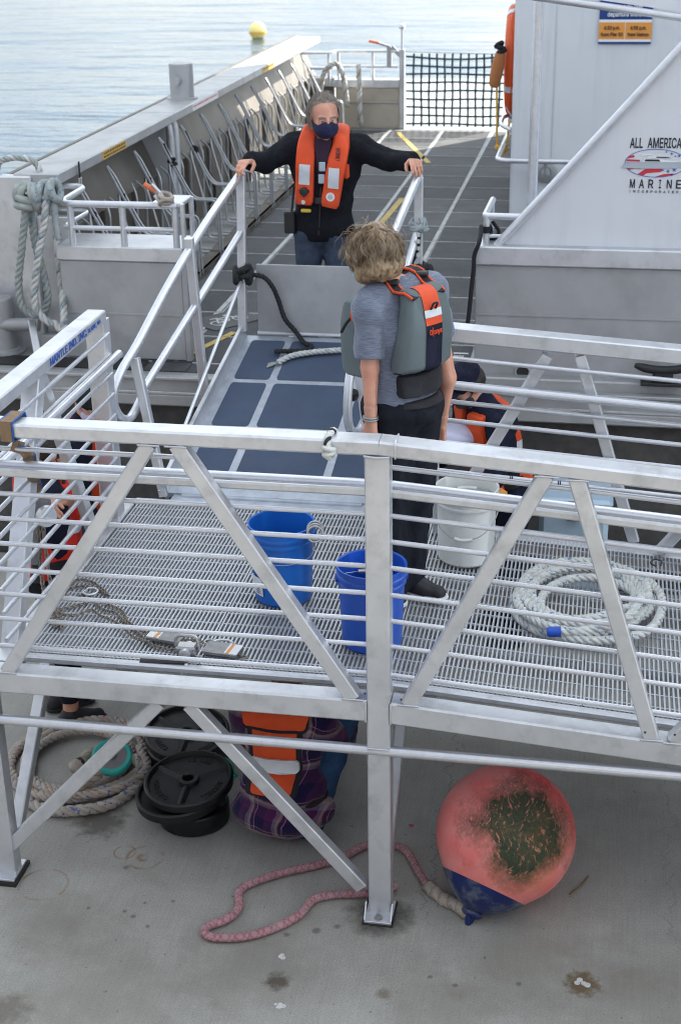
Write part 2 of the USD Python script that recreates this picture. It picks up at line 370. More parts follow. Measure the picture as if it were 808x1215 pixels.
vest_deep = M('deep_red_vest', (0.62, 0.03, 0.02), 0.65, 0, 0.1, 16, 0.4, 160, spec=0.3)
vest_grey = M('slate_grey_vest', (0.115, 0.145, 0.152), 0.65, 0, 0.06, 12, 0.35, 180, spec=0.3)
reflective = M('silver_reflective', (0.62, 0.66, 0.70), 0.4, 0.2, 0.06, 30)
mask_navy = M('navy_mask', (0.010, 0.014, 0.055), 0.9, 0, 0.12, 30, 0.3, 260)
mask_lilac = M('lilac_mask', (0.55, 0.52, 0.72), 0.9, 0, 0.06, 30, 0.3, 260)
lilac_cloth = M('lilac_cloth', (0.58, 0.58, 0.74), 0.9, 0, 0.08, 20, 0.4, 120)
beanie_mat = M('dark_green_knit', (0.010, 0.022, 0.022), 0.95, 0, 0.3, 60, 0.8, 160)
white_rubber = M('white_sole', (0.62, 0.63, 0.64), 0.6, 0, 0.06, 20)
shoe_black = M('black_shoe', (0.014, 0.014, 0.017), 0.6, 0, 0.2, 30, 0.3, 160)
hair_dark = M('dark_hair', (0.016, 0.012, 0.010), 0.55, 0, 0.4, 60, 0.8, 160)
yellow_plastic = M('yellow_plastic', (0.80, 0.58, 0.07), 0.4, 0, 0.05, 9)
buoy_yellow = M('yellow_buoy_paint', (0.80, 0.66, 0.24), 0.5, 0, 0.08, 3)
ring_orange = M('life_ring_orange', (0.66, 0.09, 0.015), 0.5, 0, 0.08, 6, 0.15, 60)
bag_orange = M('throw_bag_orange', (0.40, 0.15, 0.05), 0.8, 0, 0.1, 20, 0.5, 120)
net_teal = M('dark_teal_webbing', (0.006, 0.05, 0.075), 0.8, 0, 0.2, 20)
strap_tan = M('tan_webbing', (0.24, 0.16, 0.09), 0.85, 0, 0.2, 30, 0.4, 260)
strap_blue = M('blue_webbing', (0.02, 0.10, 0.34), 0.8, 0, 0.15, 30, 0.4, 260)
crate_blue = M('pale_blue_plastic', (0.42, 0.55, 0.66), 0.5, 0, 0.05, 4)
clear_pack = M('packet_plastic', (0.20, 0.20, 0.20), 0.2, 0, 0.25, 30, 0.4, 60)
orange_metal = M('orange_handle', (0.62, 0.16, 0.06), 0.5, 0, 0.1, 14)
blue_tape = M('blue_tape', (0.01, 0.07, 0.42), 0.4, 0, 0.08, 30)
eye_white = M('eye_white', (0.7, 0.68, 0.65), 0.3, 0, 0.02, 10)
eye_dark = M('eye_dark', (0.05, 0.05, 0.06), 0.2, 0, 0.02, 10)
glass_grey = M('glasses_lens', (0.42, 0.52, 0.60), 0.15, 0.3, 0.05, 10)
terminal_wall = M('terminal_cladding', (0.19, 0.20, 0.22), 0.7, 0, 0.06, 2)
twig_mat = M('twig_bark', (0.19, 0.12, 0.06), 0.9, 0, 0.2, 30)
dropping = M('bird_dropping', (0.62, 0.62, 0.60), 0.8, 0, 0.2, 40)

# cloth with a woven heather, plaid, the fouled fender, the concrete and the sea
g = G(); pos = g('geometry', 'position')
st = g('mapping', 'vector', vector=pos, scale=(30.0, 30.0, 420.0))
n1 = g.noise(st, 1.0, 3); c = g.ramp(n1, (0.3, (0.105, 0.125, 0.175)), (0.7, (0.215, 0.245, 0.315)))
heather = g.done('heather_grey_jersey', surface=g('principled_bsdf', 'BSDF', base_color=c, roughness=0.9, specular_ior_level=0.2, sheen_weight=0.2, normal=g('bump', 'normal', height=g.noise(pos, 300, 2), strength=0.3, distance=0.003)))

g = G(); pos = g('geometry', 'position'); sx = g('separate_xyz', vector=g('mapping', 'vector', vector=pos, rotation=(0.12, -0.16, 0.3)))
wob = g.math('multiply', g.noise(pos, 9, 2), 0.05)
def _tartan(co, freq, ph):
    v = g.math('fraction', g.math('add', g.math('multiply', g.math('add', co, wob), freq), ph))
    return v
u = _tartan(Ref(f'{sx}.x'), 7.0, 0.43); v = _tartan(Ref(f'{sx}.z'), 6.0, 0.3)
stops = ((0.0, (0.012, 0.008, 0.045)), (0.30, (0.012, 0.008, 0.045)), (0.32, (0.075, 0.014, 0.075)), (0.59, (0.065, 0.012, 0.06)), (0.60, (0.17, 0.14, 0.19)), (0.70, (0.19, 0.16, 0.21)), (0.71, (0.38, 0.25, 0.22)), (0.77, (0.36, 0.25, 0.22)), (0.81, (0.05, 0.012, 0.06)), (0.90, (0.05, 0.012, 0.06)), (0.905, (0.34, 0.22, 0.28)), (0.925, (0.34, 0.22, 0.28)), (0.93, (0.012, 0.008, 0.045)))
cu = g.ramp(u, *stops); cv = g.ramp(v, *stops)
tw = g('wave_texture', 'fac', vector=pos, scale=160.0, bands_direction='diagonal')
c = g.mix(g.math('multiply_add', tw, 0.4, 0.3), cu, cv)
plaid = g.done('purple_plaid_flannel', surface=g('principled_bsdf', 'BSDF', base_color=c, roughness=0.95, specular_ior_level=0.15, sheen_weight=0.15, normal=g('bump', 'normal', height=g.noise(pos, 200, 3), strength=0.4, distance=0.004)))

BUOY_R = 0.308; BUOY_C = onz(600, 990, BUOY_R + .004)
BUOY_NECK = unit(onz(561, 1081, 0.05) - BUOY_C)
PATCH = BUOY_C + unit(unit(CAM - BUOY_C) * 1.0 + RT * 0.36 + UP * 0.13) * BUOY_R
g = G(); pos = g('geometry', 'position')
d = g('vector_math', 'value', math_type='distance', vector1=pos, vector2=tuple(PATCH))
fine = g.noise(pos, 55, 5, 0.7); mid = g.noise(pos, 14, 4, 0.6)
dd = g.math('add', d, g.math('multiply', g.math('subtract', g.noise(pos, 7, 3, 0.5), 0.5), 0.36)); dd = g.math('add', dd, g.math('multiply', g.math('subtract', fine, 0.5), 0.16))
dark = g('map_range', 'result', value=dd, from_min=0.315, from_max=0.140, to_min=0.0, to_max=1.0, clamp=True)
scr = g('mapping', 'vector', vector=g('vector_math', 'vector', math_type='add', vector1=pos, vector2=g('vector_math', 'vector', math_type='scale', vector1=g('noise_texture', 'color', vector=pos, scale=9.0, detail=2.0), scale=0.12)), rotation=(0.3, 0.9, 0.5), scale=(75.0, 26.0, 34.0))
sc = g('map_range', 'result', value=g.noise(scr, 1.0, 5, 0.72), from_min=0.55, from_max=0.64, to_min=0.0, to_max=1.0, clamp=True)
dark = g.math('multiply', dark, g.math('subtract', 1.0, g.math('multiply', sc, 0.8)))
base = g.ramp(g.noise(pos, 6, 4), (0.3, (0.72, 0.135, 0.125)), (0.7, (0.72, 0.275, 0.25)))
topred = g('map_range', 'result', value=g('vector_math', 'value', math_type='dot_product', vector1=g('vector_math', 'vector', math_type='subtract', vector1=pos, vector2=tuple(BUOY_C)), vector2=tuple(unit(UP * 0.8 + RT * 0.75))), from_min=0.16, from_max=0.30, to_min=0.0, to_max=0.75, clamp=True)
base = g.mix(topred, base, (0.78, 0.06, 0.07))
d2 = g('vector_math', 'value', math_type='distance', vector1=pos, vector2=tuple(PATCH - UP * 0.11))
tan_f = g('map_range', 'result', value=g.math('add', d2, g.math('multiply', g.math('subtract', mid, 0.5), 0.3)), from_min=0.24, from_max=0.08, to_min=0.0, to_max=0.8, clamp=True)
base = g.mix(tan_f, base, (0.50, 0.20, 0.09))
speck = g.ramp(g.noise(pos, 90, 3), (0.66, 0.0), (0.70, 0.5)); base = g.mix(g('separate_color', 'r', color=speck), base, (0.25, 0.10, 0.07))
alg = g.ramp(g.math('multiply_add', fine, 0.5, g.math('multiply', g.noise(pos, 9, 3), 0.5)), (0.36, (0.012, 0.024, 0.012)), (0.50, (0.028, 0.040, 0.018)), (0.62, (0.075, 0.055, 0.022)), (0.70, (0.17, 0.085, 0.035)))
fender_mat = g.done('fouled_pink_vinyl', surface=g('principled_bsdf', 'BSDF', base_color=g.mix(dark, base, alg), roughness=g.math('multiply_add', dark, 0.4, 0.42), normal=g('bump', 'normal', height=g.math('multiply', dark, fine), strength=0.5, distance=0.006)))
fender_blue = M('blue_vinyl', (0.004, 0.015, 0.10), 0.4, 0, 0.1, 10, 0.05, 60, dirt=(0.26, 0.30, 0.26), dscale=9, damt=0.6)

g = G(); pos = g('geometry', 'position')
big = g.noise(pos, 0.9, 5, 0.6); mid = g.noise(pos, 5, 6, 0.65); fine = g.noise(pos, 130, 3, 0.6)
c = g.ramp(g.math('add', g.math('multiply', big, 0.6), g.math('multiply', mid, 0.4)), (0.3, (0.315, 0.305, 0.27)), (0.5, (0.41, 0.40, 0.365)), (0.7, (0.485, 0.478, 0.445)))
c = g.mix(0.28, c, g.ramp(fine, (0.3, 0.05), (0.7, 0.60)), 'overlay')
brush = g.noise(g('mapping', 'vector', vector=pos, rotation=(0, 0, 0.15), scale=(90.0, 3.0, 1.0)), 1.0, 3); c = g.mix(0.12, c, g.ramp(brush, (0.3, 0.1), (0.7, 0.5)), 'overlay')
def stain(c, px, r, colour, amt, soft=0.4, wob=0.5, k=14):
    p = onz(*px, 0.0)
    d = g('vector_math', 'value', math_type='distance', vector1=pos, vector2=tuple(p))
    d = g.math('add', d, g.math('multiply', g.math('subtract', g.noise(pos, k, 4, 0.65), 0.5), r * wob * 2))
    f = g('map_range', 'result', value=d, from_min=r, from_max=r * (1 - soft), to_min=0.0, to_max=amt, clamp=True)
    return g.mix(f, c, colour)
def ring(c, px, r, w, colour, amt):
    p = onz(*px, 0.0)
    d = g('vector_math', 'value', math_type='distance', vector1=pos, vector2=tuple(p))
    d = g.math('absolute', g.math('subtract', d, r))
    f = g('map_range', 'result', value=d, from_min=w, from_max=w * 0.2, to_min=0.0, to_max=amt, clamp=True)
    f = g.math('multiply', f, g('map_range', 'result', value=g.noise(pos, 9, 3), from_min=0.42, from_max=0.6, to_min=0.0, to_max=1.0, clamp=True))
    return g.mix(f, c, colour)
rust = (0.24, 0.12, 0.035)
for px, r, w in (((172, 1018), 0.085, 0.012), ((170, 1018), 0.02, 0.02), ((52, 1050), 0.11, 0.009), ((148, 1012), 0.05, 0.006)):
    c = ring(c, px, r, w, rust, 0.7)
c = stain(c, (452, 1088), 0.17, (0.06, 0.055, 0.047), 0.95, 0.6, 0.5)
for px_, r__ in (((120, 1180), .5), ((300, 1140), .35), ((620, 1130), .45), ((60, 1100), .3), ((760, 1180), .4), ((520, 1200), .3)):
    c = stain(c, px_, r__, (0.21, 0.195, 0.165), 0.45, 0.8, 0.8, 6)
c = stain(c, (120, 975), 0.16, (0.085, 0.078, 0.065), 0.75, 0.6, 0.9)
c = stain(c, (330, 1165), 0.065, (0.085, 0.07, 0.05), 0.85, 0.6, 0.8, 24)
c = stain(c, (10, 1200), 0.12, (0.12, 0.10, 0.08), 0.6, 0.6, 0.8)
c = stain(c, (690, 1168), 0.085, (0.13, 0.085, 0.035), 0.85, 0.5, 0.8, 24)
c = stain(c, (455, 1180), 0.04, (0.15, 0.12, 0.08), 0.6, 0.6, 0.8, 24)
c = stain(c, (380, 858), 0.12, (0.20, 0.10, 0.03), 0.5, 0.7, 0.8)
for px, r in (((150, 1030), .02), ((175, 1100), .012), ((148, 1082), .013), ((158, 1088), .016), ((172, 1072), .01), ((205, 1070), .012), ((105, 1078), .012), ((340, 1110), .02), ((375, 1105), .025), ((400, 1100), .02), ((540, 1170), .014), ((615, 1168), .016), ((510, 1160), .014)):
    c = stain(c, px, r, (0.09, 0.088, 0.08), 0.6, 0.5, 0.6, 30)
sp = g.noise(pos, 38, 3, 0.5); c = g.mix(g('separate_color', 'r', color=g.ramp(sp, (0.69, 0.0), (0.73, 0.5))), c, (0.08, 0.07, 0.06))
xyz = g('separate_xyz', vector=pos); crk = g.math('multiply', g.math('subtract', g.noise(g('mapping', 'vector', vector=pos, scale=(0.0, 1.0, 0.0)), 5.0, 5, 0.7), 0.5), 0.45)
for cx0, w in ((-0.615, 0.0035), (0.46, 0.002)):
    f = g('map_range', 'result', value=g.math('absolute', g.math('subtract', g.math('add', Ref(f'{xyz}.x'), crk), cx0)), from_min=w, from_max=w * 0.3, to_min=0.0, to_max=0.6, clamp=True)
    f = g.math('multiply', f, g('map_range', 'result', value=Ref(f'{xyz}.y'), from_min=5.05, from_max=5.2, to_min=0.0, to_max=1.0, clamp=True)); c = g.mix(f, c, (0.05, 0.045, 0.04))
concrete = g.done('concrete', surface=g('principled_bsdf', 'BSDF', base_color=c, roughness=0.85, specular_ior_level=0.3, normal=g('bump', 'normal', height=g.math('add', g.math('multiply', fine, 0.4), g.math('multiply', brush, 0.3)), strength=0.35, distance=0.004)))

g = G(); pos = g('geometry', 'position')
wv = g('mapping', 'vector', vector=pos, rotation=(0, 0, 0.22), scale=(0.36, 1.0, 1.0))
w1 = g.noise(wv, 0.55, 3, 0.5); w2 = g.noise(wv, 2.6, 4, 0.55); w3 = g.noise(wv, 0.12, 2, 0.5)
h = g.math('add', g.math('multiply', w1, 0.55), g.math('add', g.math('multiply', w2, 0.16), g.math('multiply', w3, 1.0)))
water_mat = g.done('sea_water', surface=g('principled_bsdf', 'BSDF', base_color=(0.010, 0.032, 0.055), roughness=0.06, ior=1.33, specular_ior_level=0.5, normal=g('bump', 'normal', height=h, strength=1.0, distance=0.45)))

# ------------------------------------------------------------------ the setting
lone('water', box([-3000, -400, -0.65], [3000, 5200, -0.6]), water_mat, kind='structure')
lone('concrete_dock', box([-14, -8, -0.75], [14, 8.55, 0.0], 0.02), concrete, kind='structure')

pier = thing('pier', 'concrete ferry pier behind the photographer', 'pier', (0, -3, 0))
part(pier, 'wall', box([-40, -14, -3], [40, -0.6, 2.45], .03), hull_mat); part(pier, 'pier_deck', box([-40.2, -14, 2.45], [40.2, -0.4, 2.62], .02), concrete)
tmn = thing('terminal_building', 'grey ferry terminal building on the pier behind the photographer', 'building', (0, -3, 2.62))
part(tmn, 'wall', box([-18, -12, 2.62], [18, -1.9, 10.2], .03), terminal_wall); part(tmn, 'roof', box([-18.6, -12.4, 10.2], [18.6, -1.1, 10.5], .03), alu_dull)
for k in range(10):
    part(tmn, 'window', box([-16.6 + 3.4 * k, -1.91, 5.9], [-14.6 + 3.4 * k, -1.885, 7.6]), print_navy)
    if k not in (5,): part(tmn, 'window', box([-16.6 + 3.4 * k, -1.91, 3.5], [-14.6 + 3.4 * k, -1.885, 4.9]), print_navy)
part(pier, 'wing_wall', box([-20, -0.5, -3], [-8.6, 6.8, 2.62], .03), hull_mat); part(tmn, 'wing', box([-19, -1.8, 2.62], [-9.2, 6.2, 9.0], .03), terminal_wall)
part(tmn, 'door', box([.5, -1.91, 2.63], [1.5, -1.88, 4.75]), wheel_grey)
# ------------------------------------------------------------------ boarding platform and its gangway (welded aluminium)
YF = 5.134                                   # front face of the near truss
SL = 0.075                                   # the gangway right of the post runs down to the right
def zs(x):
    return -SL * max(0.0, x + 0.80)
pl = thing('boarding_platform', 'welded aluminium boarding platform with truss railings and grating floor that the buckets stand on', 'platform', (-0.8, 6.0, 0))
XL, XR, XP = -2.50, 5.2, -0.808
yc = YF + 0.05
def run(x0, x1, z, y, w, h, name, mat=alu, ch=0.008):
    part(pl, name, bar([x0, y, z + zs(x0)], [x1, y, z + zs(x1)], w, h, ch=ch), mat)
part(pl, 'post', bar([XP, YF + 0.049, 0.012], [XP, YF + 0.049, 2.179], 0.097, 0.098, up=Y3), alu)
part(pl, 'foot_plate', [box([XP - 0.06, YF - 0.06, 0.004], [XP + 0.06, YF + 0.10, 0.016], 0.002), bar([XP - .058, YF - .055, .018], [XP - .058, YF - .002, .075], .006, .012, ch=0), bar([XP + .058, YF - .055, .018], [XP + .058, YF - .002, .075], .006, .012, ch=0)], alu_bright)
part(pl, 'bolt', [lathe([(0.0, 0), (.014, 0), (.014, .012), (.008, .012), (.008, .026), (0, .026)], 6, at=(XP, YF - 0.03, .016)), lathe([(0, 0), (.021, 0), (.021, .003), (0, .003)], 16, at=(XP, YF - 0.03, .0155))], bolt_steel)
part(pl, 'rubber_pad', box([XP - 0.068, YF - 0.068, 0.0], [XP + 0.068, YF + 0.108, 0.004]), black_rubber)
run(XL, -0.80, 2.21, yc, 0.10, 0.061, 'top_rail'); run(-0.80, XR, 2.21, yc, 0.10, 0.061, 'top_rail')
run(XL, XP - 0.049, 1.044, yc, 0.10, 0.102, 'floor_beam'); run(XP + 0.049, XR, 1.044, yc, 0.10, 0.102, 'floor_beam')
for w_ in (tube(spline([[XP - .05, YF - .002, 2.18], [XP, YF - .004, 2.176], [XP + .05, YF - .002, 2.18]]), .005, 6), tube(spline([[XP - .052, YF - .002, .995], [XP - .052, YF - .003, 1.09]]), .0045, 6), tube(spline([[XP + .052, YF - .002, .993], [XP + .052, YF - .003, 1.09]]), .0045, 6), tube(spline([[XP - .045, YF - .003, .868], [XP + .045, YF - .003, .868]]), .005, 6), tube(spline([[-0.735, YF - .003, 2.175], [-0.735, YF - .006, 2.21], [-0.735, YF - .003, 2.242], [-0.735, YF + .09, 2.242]]), .004, 6)):
    part(pl, 'weld_bead', w_, alu_bright, smooth=True)
# V braces of the near truss
def brace(px0, px1, w=0.062, d=0.06, y=YF + 0.032, z0=None, z1=None, name='diagonal_brace'):
    a, b = ony(*px0, YF), ony(*px1, YF)
    a[1] = b[1] = y
    if z0 is not None: a[2] = z0 + zs(a[0])
    if z1 is not None: b[2] = z1 + zs(b[0])
    part(pl, name, bar(a, b, d, w, up=np.cross(unit(b - a), Y3), ch=0.005), alu)
    for p, s_ in ((a, -1), (b, 1)):
        zz = 2.1785 if p[2] > 1.8 else 1.0965; zz += zs(p[0]); part(pl, 'weld_bead', tube(spline([[p[0] - w * .72, y - d / 2 - .001, zz], [p[0], y - d / 2 - .003, zz + .0015], [p[0] + w * .72, y - d / 2 - .001, zz]], .01), .0042, 6), alu_bright, smooth=True)
brace((176, 534), (6, 790), z0=2.181, z1=1.094); brace((208, 534), (418, 828), z0=2.181, z1=1.094)
brace((648, 570), (484, 832), z0=2.181, z1=1.094); brace((684, 572), (773, 880), z0=2.181, z1=1.094)
brace((1080, 630), (800, 880), z0=2.181, z1=1.094)
for xa, xb in ((1.30, 1.85), (2.55, 2.0), (2.7, 3.25), (3.95, 3.4), (4.1, 4.65)):
    part(pl, 'diagonal_brace', bar([xa, YF + .032, 2.18 + zs(xa)], [xb, YF + .032, 1.094 + zs(xb)], .06, .062, up=X3, ch=.005), alu)
for x, z in ((ony(433, 822, YF)[0], 1.13), (ony(476, 836, YF)[0], 1.115), (ony(765, 874, YF)[0], 1.05), (ony(800, 880, YF)[0], 1.05)):
    part(pl, 'drain_hole', box([x - .004, YF - .0008, z - .004], [x + .004, YF + .001, z + .004]), black_rubber)
# hand pipe, its standoff bar and the thin rails
for x0, x1 in ((XL, XP - 0.04), (XP + 0.04, XR)):
    part(pl, 'hand_pipe', rod([x0, 5.285, 2.003 + zs(x0)], [x1, 5.285, 2.003 + zs(x1)], 0.0215, 14), alu_pipe, smooth=40)
    run(x0, x1, 1.998, 5.215, 0.022, 0.034, 'standoff_bar', alu)
    for z in (1.906, 1.793, 1.678, 1.557, 1.439, 1.321, 1.188):
        part(pl, 'rail', rod([x0, 5.208, z + zs(x0)], [x1, 5.208, z + zs(x1)], 0.0105, 10), alu_pipe, smooth=40)
part(pl, 'rail', rod([XL, 5.208, 2.107], [-1.60, 5.208, 2.107], 0.0105, 10), alu_pipe, smooth=40)
part(pl, 'rail', rod([XP + .04, 5.208, 2.11], [XR, 5.208, 2.11 + zs(XR)], 0.0105, 10), alu_pipe, smooth=40)
# lower chord pipe and the legs' braces under the floor
part(pl, 'chord_pipe', rod([XL - .1, YF + .02, 0.848], [XR, YF + .02, 0.848], 0.0235, 16), alu_pipe, smooth=40)
xl = -2.545
part(pl, 'post', bar([xl, YF + 0.04, 0.03], [xl, YF + 0.04, 2.20], 0.085, 0.085, up=Y3), alu)
part(pl, 'foot_plate', box([xl - 0.09, YF - 0.05, 0.02], [xl + 0.055, YF + 0.11, 0.032], 0.002), alu_bright)
part(pl, 'rubber_pad', box([xl - 0.10, YF - 0.06, 0.0], [xl + 0.065, YF + 0.12, 0.02]), black_rubber)
def pbrace(a, b, w=0.06, d=0.055):
    a, b = A(a, float), A(b, float); part(pl, 'leg_brace', bar(a, b, d, w, up=np.cross(unit(b - a), Y3), ch=0.005), alu)
a, b = ony(12, 1012, YF), ony(188, 846, YF); pbrace([a[0] - .05, YF + .04, a[2] - .03], [b[0], YF + .04, 0.993])
a, b = ony(428, 1058, YF), ony(222, 846, YF); pbrace([a[0], YF + .04, a[2]], [b[0], YF + .04, 0.993])
part(pl, 'leg_brace', bar([xl + .015, YF + .1, .16], [xl + .01, YF + 0.98, 1.05], .055, .06, ch=.005), alu)
part(pl, 'leg_brace', bar([XP + .012, YF + .1, .16], [XP + .02, YF + 0.98, 1.05], .05, .06, ch=.005), alu)
part(pl, 'post', bar([xl + .03, 6.86, 0.0], [xl + .03, 6.86, 2.175], 0.10, 0.10, up=Y3), alu); 
part(pl, 'post', bar([-0.80, 6.93, 0.0], [-0.80, 6.93, 1.02], 0.09, 0.09, up=Y3), alu)
# the side railing on the left with the maker's name
part(pl, 'side_top_rail', bar([-2.50, 5.24, 2.207], [-2.50, 6.82, 2.207], 0.10, 0.062, ch=.006), alu)
part(pl, 'side_floor_beam', bar([-2.50, 5.24, 1.044], [-2.50, 7.02, 1.044], 0.10, 0.10, ch=.006), alu)
part(pl, 'side_hand_pipe', rod([-2.425, 5.3, 1.985], [-2.425, 6.90, 1.985], 0.0215, 14), alu_pipe, smooth=40)
part(pl, 'side_standoff_bar', bar([-2.462, 5.3, 1.985], [-2.462, 6.86, 1.985], .02, .034), alu)
for z in (2.10, 1.885, 1.775, 1.66, 1.545, 1.43, 1.32, 1.19):
    part(pl, 'side_rail', rod([-2.462, 5.25, z], [-2.462, 6.87, z], 0.0105, 10), alu_pipe, smooth=40)
for a, b in (([-2.51, 6.02, 2.17], [-2.51, 6.55, 1.08]), ([-2.50, 5.95, 2.17], [-2.50, 5.34, 1.0])):
    part(pl, 'diagonal_brace', bar(a, b, .05 if a[1] > 6 else .08, .06 if a[1] > 6 else .085, up=np.cross(unit(A(b) - A(a)), X3), ch=.005), alu)
part(pl, 'lettering', [text_at('MANTLE IND. INC.', 0.034, [-2.4488, 6.02, 2.194], Y3, Z3, .0012, True, .50), text_at('BLAINE, WA', 0.020, [-2.4488, 6.54, 2.197], Y3, Z3, .0012, True, .19)], print_blue)
# the far railing behind the coil of rope
YB = 6.88
x0 = -0.775
def frun(z, w, h, name, mat=alu, y=YB, xa=x0):
    part(pl, name, bar([xa, y, z - .065 * (xa + .78)], [XR, y, z - .065 * (XR + .78)], w, h, ch=.006), mat)
frun(2.158, .10, .075, 'top_rail', y=YB + .05)
for z in (2.045, 1.808 + .012, 1.72, 1.60, 1.445, 1.27, 1.15):
    part(pl, 'rail', rod([x0, YB - .02, z - .065 * (x0 + .78)], [XR, YB - .02, z - .065 * (XR + .78)], .0115, 10), alu_pipe, smooth=40)
part(pl, 'hand_pipe', rod([x0 + .03, YB - .05, 1.915], [XR, YB - .05, 1.915 - .065 * (XR + .78)], .0225, 14), alu_pipe, smooth=40)
frun(1.895, .022, .034, 'standoff_bar', y=YB + .0)
frun(1.045, .10, .09, 'floor_beam', y=YB + .08)
part(pl, 'end_post', bar([x0, YB, 1.02], [x0, YB, 2.12], .028, .028, up=Y3, ch=.004), alu)
for pa, pb in (((650, 421), (540, 600)), ((688, 421), (752, 642)), ((960, 470), (782, 655))):
    a, b = ony(*pa, YB + .03), ony(*pb, YB + .03)
    part(pl, 'diagonal_brace', bar(a, b, .05, .056, up=np.cross(unit(b - a), Y3), ch=.005), alu)
for x in (-.395, -.385, -.155, -.145):
    part(pl, 'cable_tie', tube(A([[x, YB - .02 + .0135 * math.cos(t), 1.445 - .065 * (x + .78) + .0135 * math.sin(t)] for t in np.linspace(0, 2 * np.pi, 12, endpoint=False)]), .003, 5, True), black_rubber)
# grating floor in panels: bearing bars along y, cross rods along x
edges = [XL + .07, -1.62, -0.80, 0.02, 0.80, 1.6, 2.4, 3.2, 4.0, 5.0]
GZ = 1.10
for i in range(len(edges) - 1):
    xa, xb = edges[i] + .003, edges[i + 1] - .003
    bars = []
    n = int((xb - xa) / 0.0195)
    for k in range(n + 1):
        x = xa + .004 + (xb - xa - .008) * k / n
        y1 = 7.03
        b_ = trimesh.creation.box([0.0074, y1 - 5.325, 0.030]); b_.apply_translation([x, (y1 + 5.325) / 2, GZ - .015 + zs(x)]); bars.append(b_)
    for y in np.arange(5.40, 7.0, 0.104):
        bars.append(bar([xa, y, GZ - .006 + zs(xa)], [xb, y, GZ - .006 + zs(xb)], .007, .008, ch=0))
    for y in (5.328, 7.028):
        bars.append(bar([xa, y, GZ - .012 + zs(xa)], [xb, y, GZ - .012 + zs(xb)], .006, .028, ch=0))
    part(pl, 'grating_panel', bars, grate_mat)
run(XL + .05, XP, 1.084, 5.302, .04, .034, 'edge_angle'); run(XP, XR, 1.084, 5.302, .04, .034, 'edge_angle')
run(XL + .05, -0.85, 1.086, 7.06, .05, .034, 'edge_angle')
for y in (5.75, 6.4):
    run(XL + .06, -0.80, 1.02, y, .06, .10, 'joist', alu_dull); run(-0.80, XR, 1.02, y, .06, .10, 'joist', alu_dull)
gc = [tube(spline([onz(778, 672, 1.075), onz(772, 668, 1.08), onz(776, 664, 1.085), onz(785, 666, 1.085), onz(784, 671, 1.08)], .01), .004, 6)]
part(pl, 'clip', gc, black_rubber, smooth=True)

# ------------------------------------------------------------------ boarding ramp, hinged at the platform
rp = thing('boarding_ramp', 'aluminium boarding ramp with blue non-skid panels, rising from the grating to the ferry bow', 'ramp', (-1.7, 7.1, 1.1))
NL, NR, FL, FR = A([-2.285, 7.12, 1.125]), A([-1.13, 7.12, 1.125]), A([-2.17, 8.60, 1.592]), A([-1.10, 8.60, 1.60])
RU = unit(np.cross(NR - NL, FL - NL))
def rq(u, v, h=0.0):
    return (NL * (1 - u) + NR * u) * (1 - v) + (FL * (1 - u) + FR * u) * v + RU * h
def ramp_poly(u0, u1, v0, v1, h0, h1, rnd_=0.0):
    P = sbox(u0, v0, u1, v1)
    if rnd_: P = P.buffer(-rnd_).buffer(rnd_, quad_segs=4)
    m = trimesh.creation.extrude_polygon(P, 1.0, engine='earcut')
    m.vertices = A([rq(p[0], p[1], h0 + (h1 - h0) * p[2]) for p in m.vertices]); return m
part(rp, 'deck_plate', ramp_poly(0, 1, 0, 1, -0.03, 0.0), ramp_alu)
us = [0.045, 0.245, 0.285, 0.715, 0.755, 0.955]
vs = [0.065, 0.375, 0.40, 0.675, 0.70, 0.965]
for k in range(3):
    for j in range(3):
        part(rp, 'nonskid_panel', ramp_poly(us[2 * j], us[2 * j + 1], vs[2 * k], vs[2 * k + 1], 0.0005, 0.0035, .018), nonskid_blue)
part(rp, 'hinge_plate', [box([-2.25, 7.03, 1.105], [-1.16, 7.125, 1.117]), rod([-2.2, 7.10, 1.118], [-1.2, 7.10, 1.118], .013)], ramp_alu)
for s, (n0, f0) in ((-1, (NL, FL)), (1, (NR, FR))):
    c0, c1 = n0 + RU * .03 + X3 * s * .012, f0 + RU * .03 + X3 * s * .012
    part(rp, 'curb', bar(c0, c1, .024, .15, up=RU, ch=.003), alu)
part(rp, 'frame_beam', [bar(rq(.04, 0, -.07), rq(.04, 1, -.07), .05, .08, up=RU), bar(rq(.96, 0, -.07), rq(.96, 1, -.07), .05, .08, up=RU), bar(rq(0, .97, -.07), rq(1, .97, -.07), .05, .08, up=RU)], alu_dull)
# the folded-up end flap
fl0 = ony(299, 400, 8.62)
part(rp, 'end_flap', box([-2.10, 8.615, 1.61], [-1.16, 8.63, 2.045], .003), alu_dull)
part(rp, 'flap_hinge', [rod([-2.1, 8.60, 1.612], [-1.16, 8.60, 1.612], .012)], alu)
def onside(px, p0, p1):
    """The pixel's point on the upright plane through p0, p1."""
    n = np.cross(A(p1, float) - A(p0, float), Z3); v = _ray(*px); return CAM + v * ((A(p0, float) - CAM) @ n) / (v @ n)
LP = ([-2.47, 7.15, 1.5], [-2.17, 8.60, 1.6]); RP = ([-1.27, 7.25, 1.5], [-1.09, 8.60, 1.6])
lp = lambda *px: onside(px, *LP)
rl = [lp(285, 206), lp(242, 268), lp(200, 338), lp(163, 408), lp(144, 440), lp(134, 468), lp(139, 490), lp(150, 498), lp(160, 488), lp(172, 463)]
part(rp, 'hand_pipe', tube(spline(rl, .03), .0245, 14), alu_pipe, smooth=40)
part(rp, 'mid_pipe', rod(lp(170, 462), lp(290, 268), .0225, 14), alu_pipe, smooth=40)
part(rp, 'post', bar(lp(286, 206), lp(288, 392), .05, .05, up=Y3), alu)
part(rp, 'post', bar(lp(224, 282), lp(243, 468), .05, .05, up=Y3), alu)
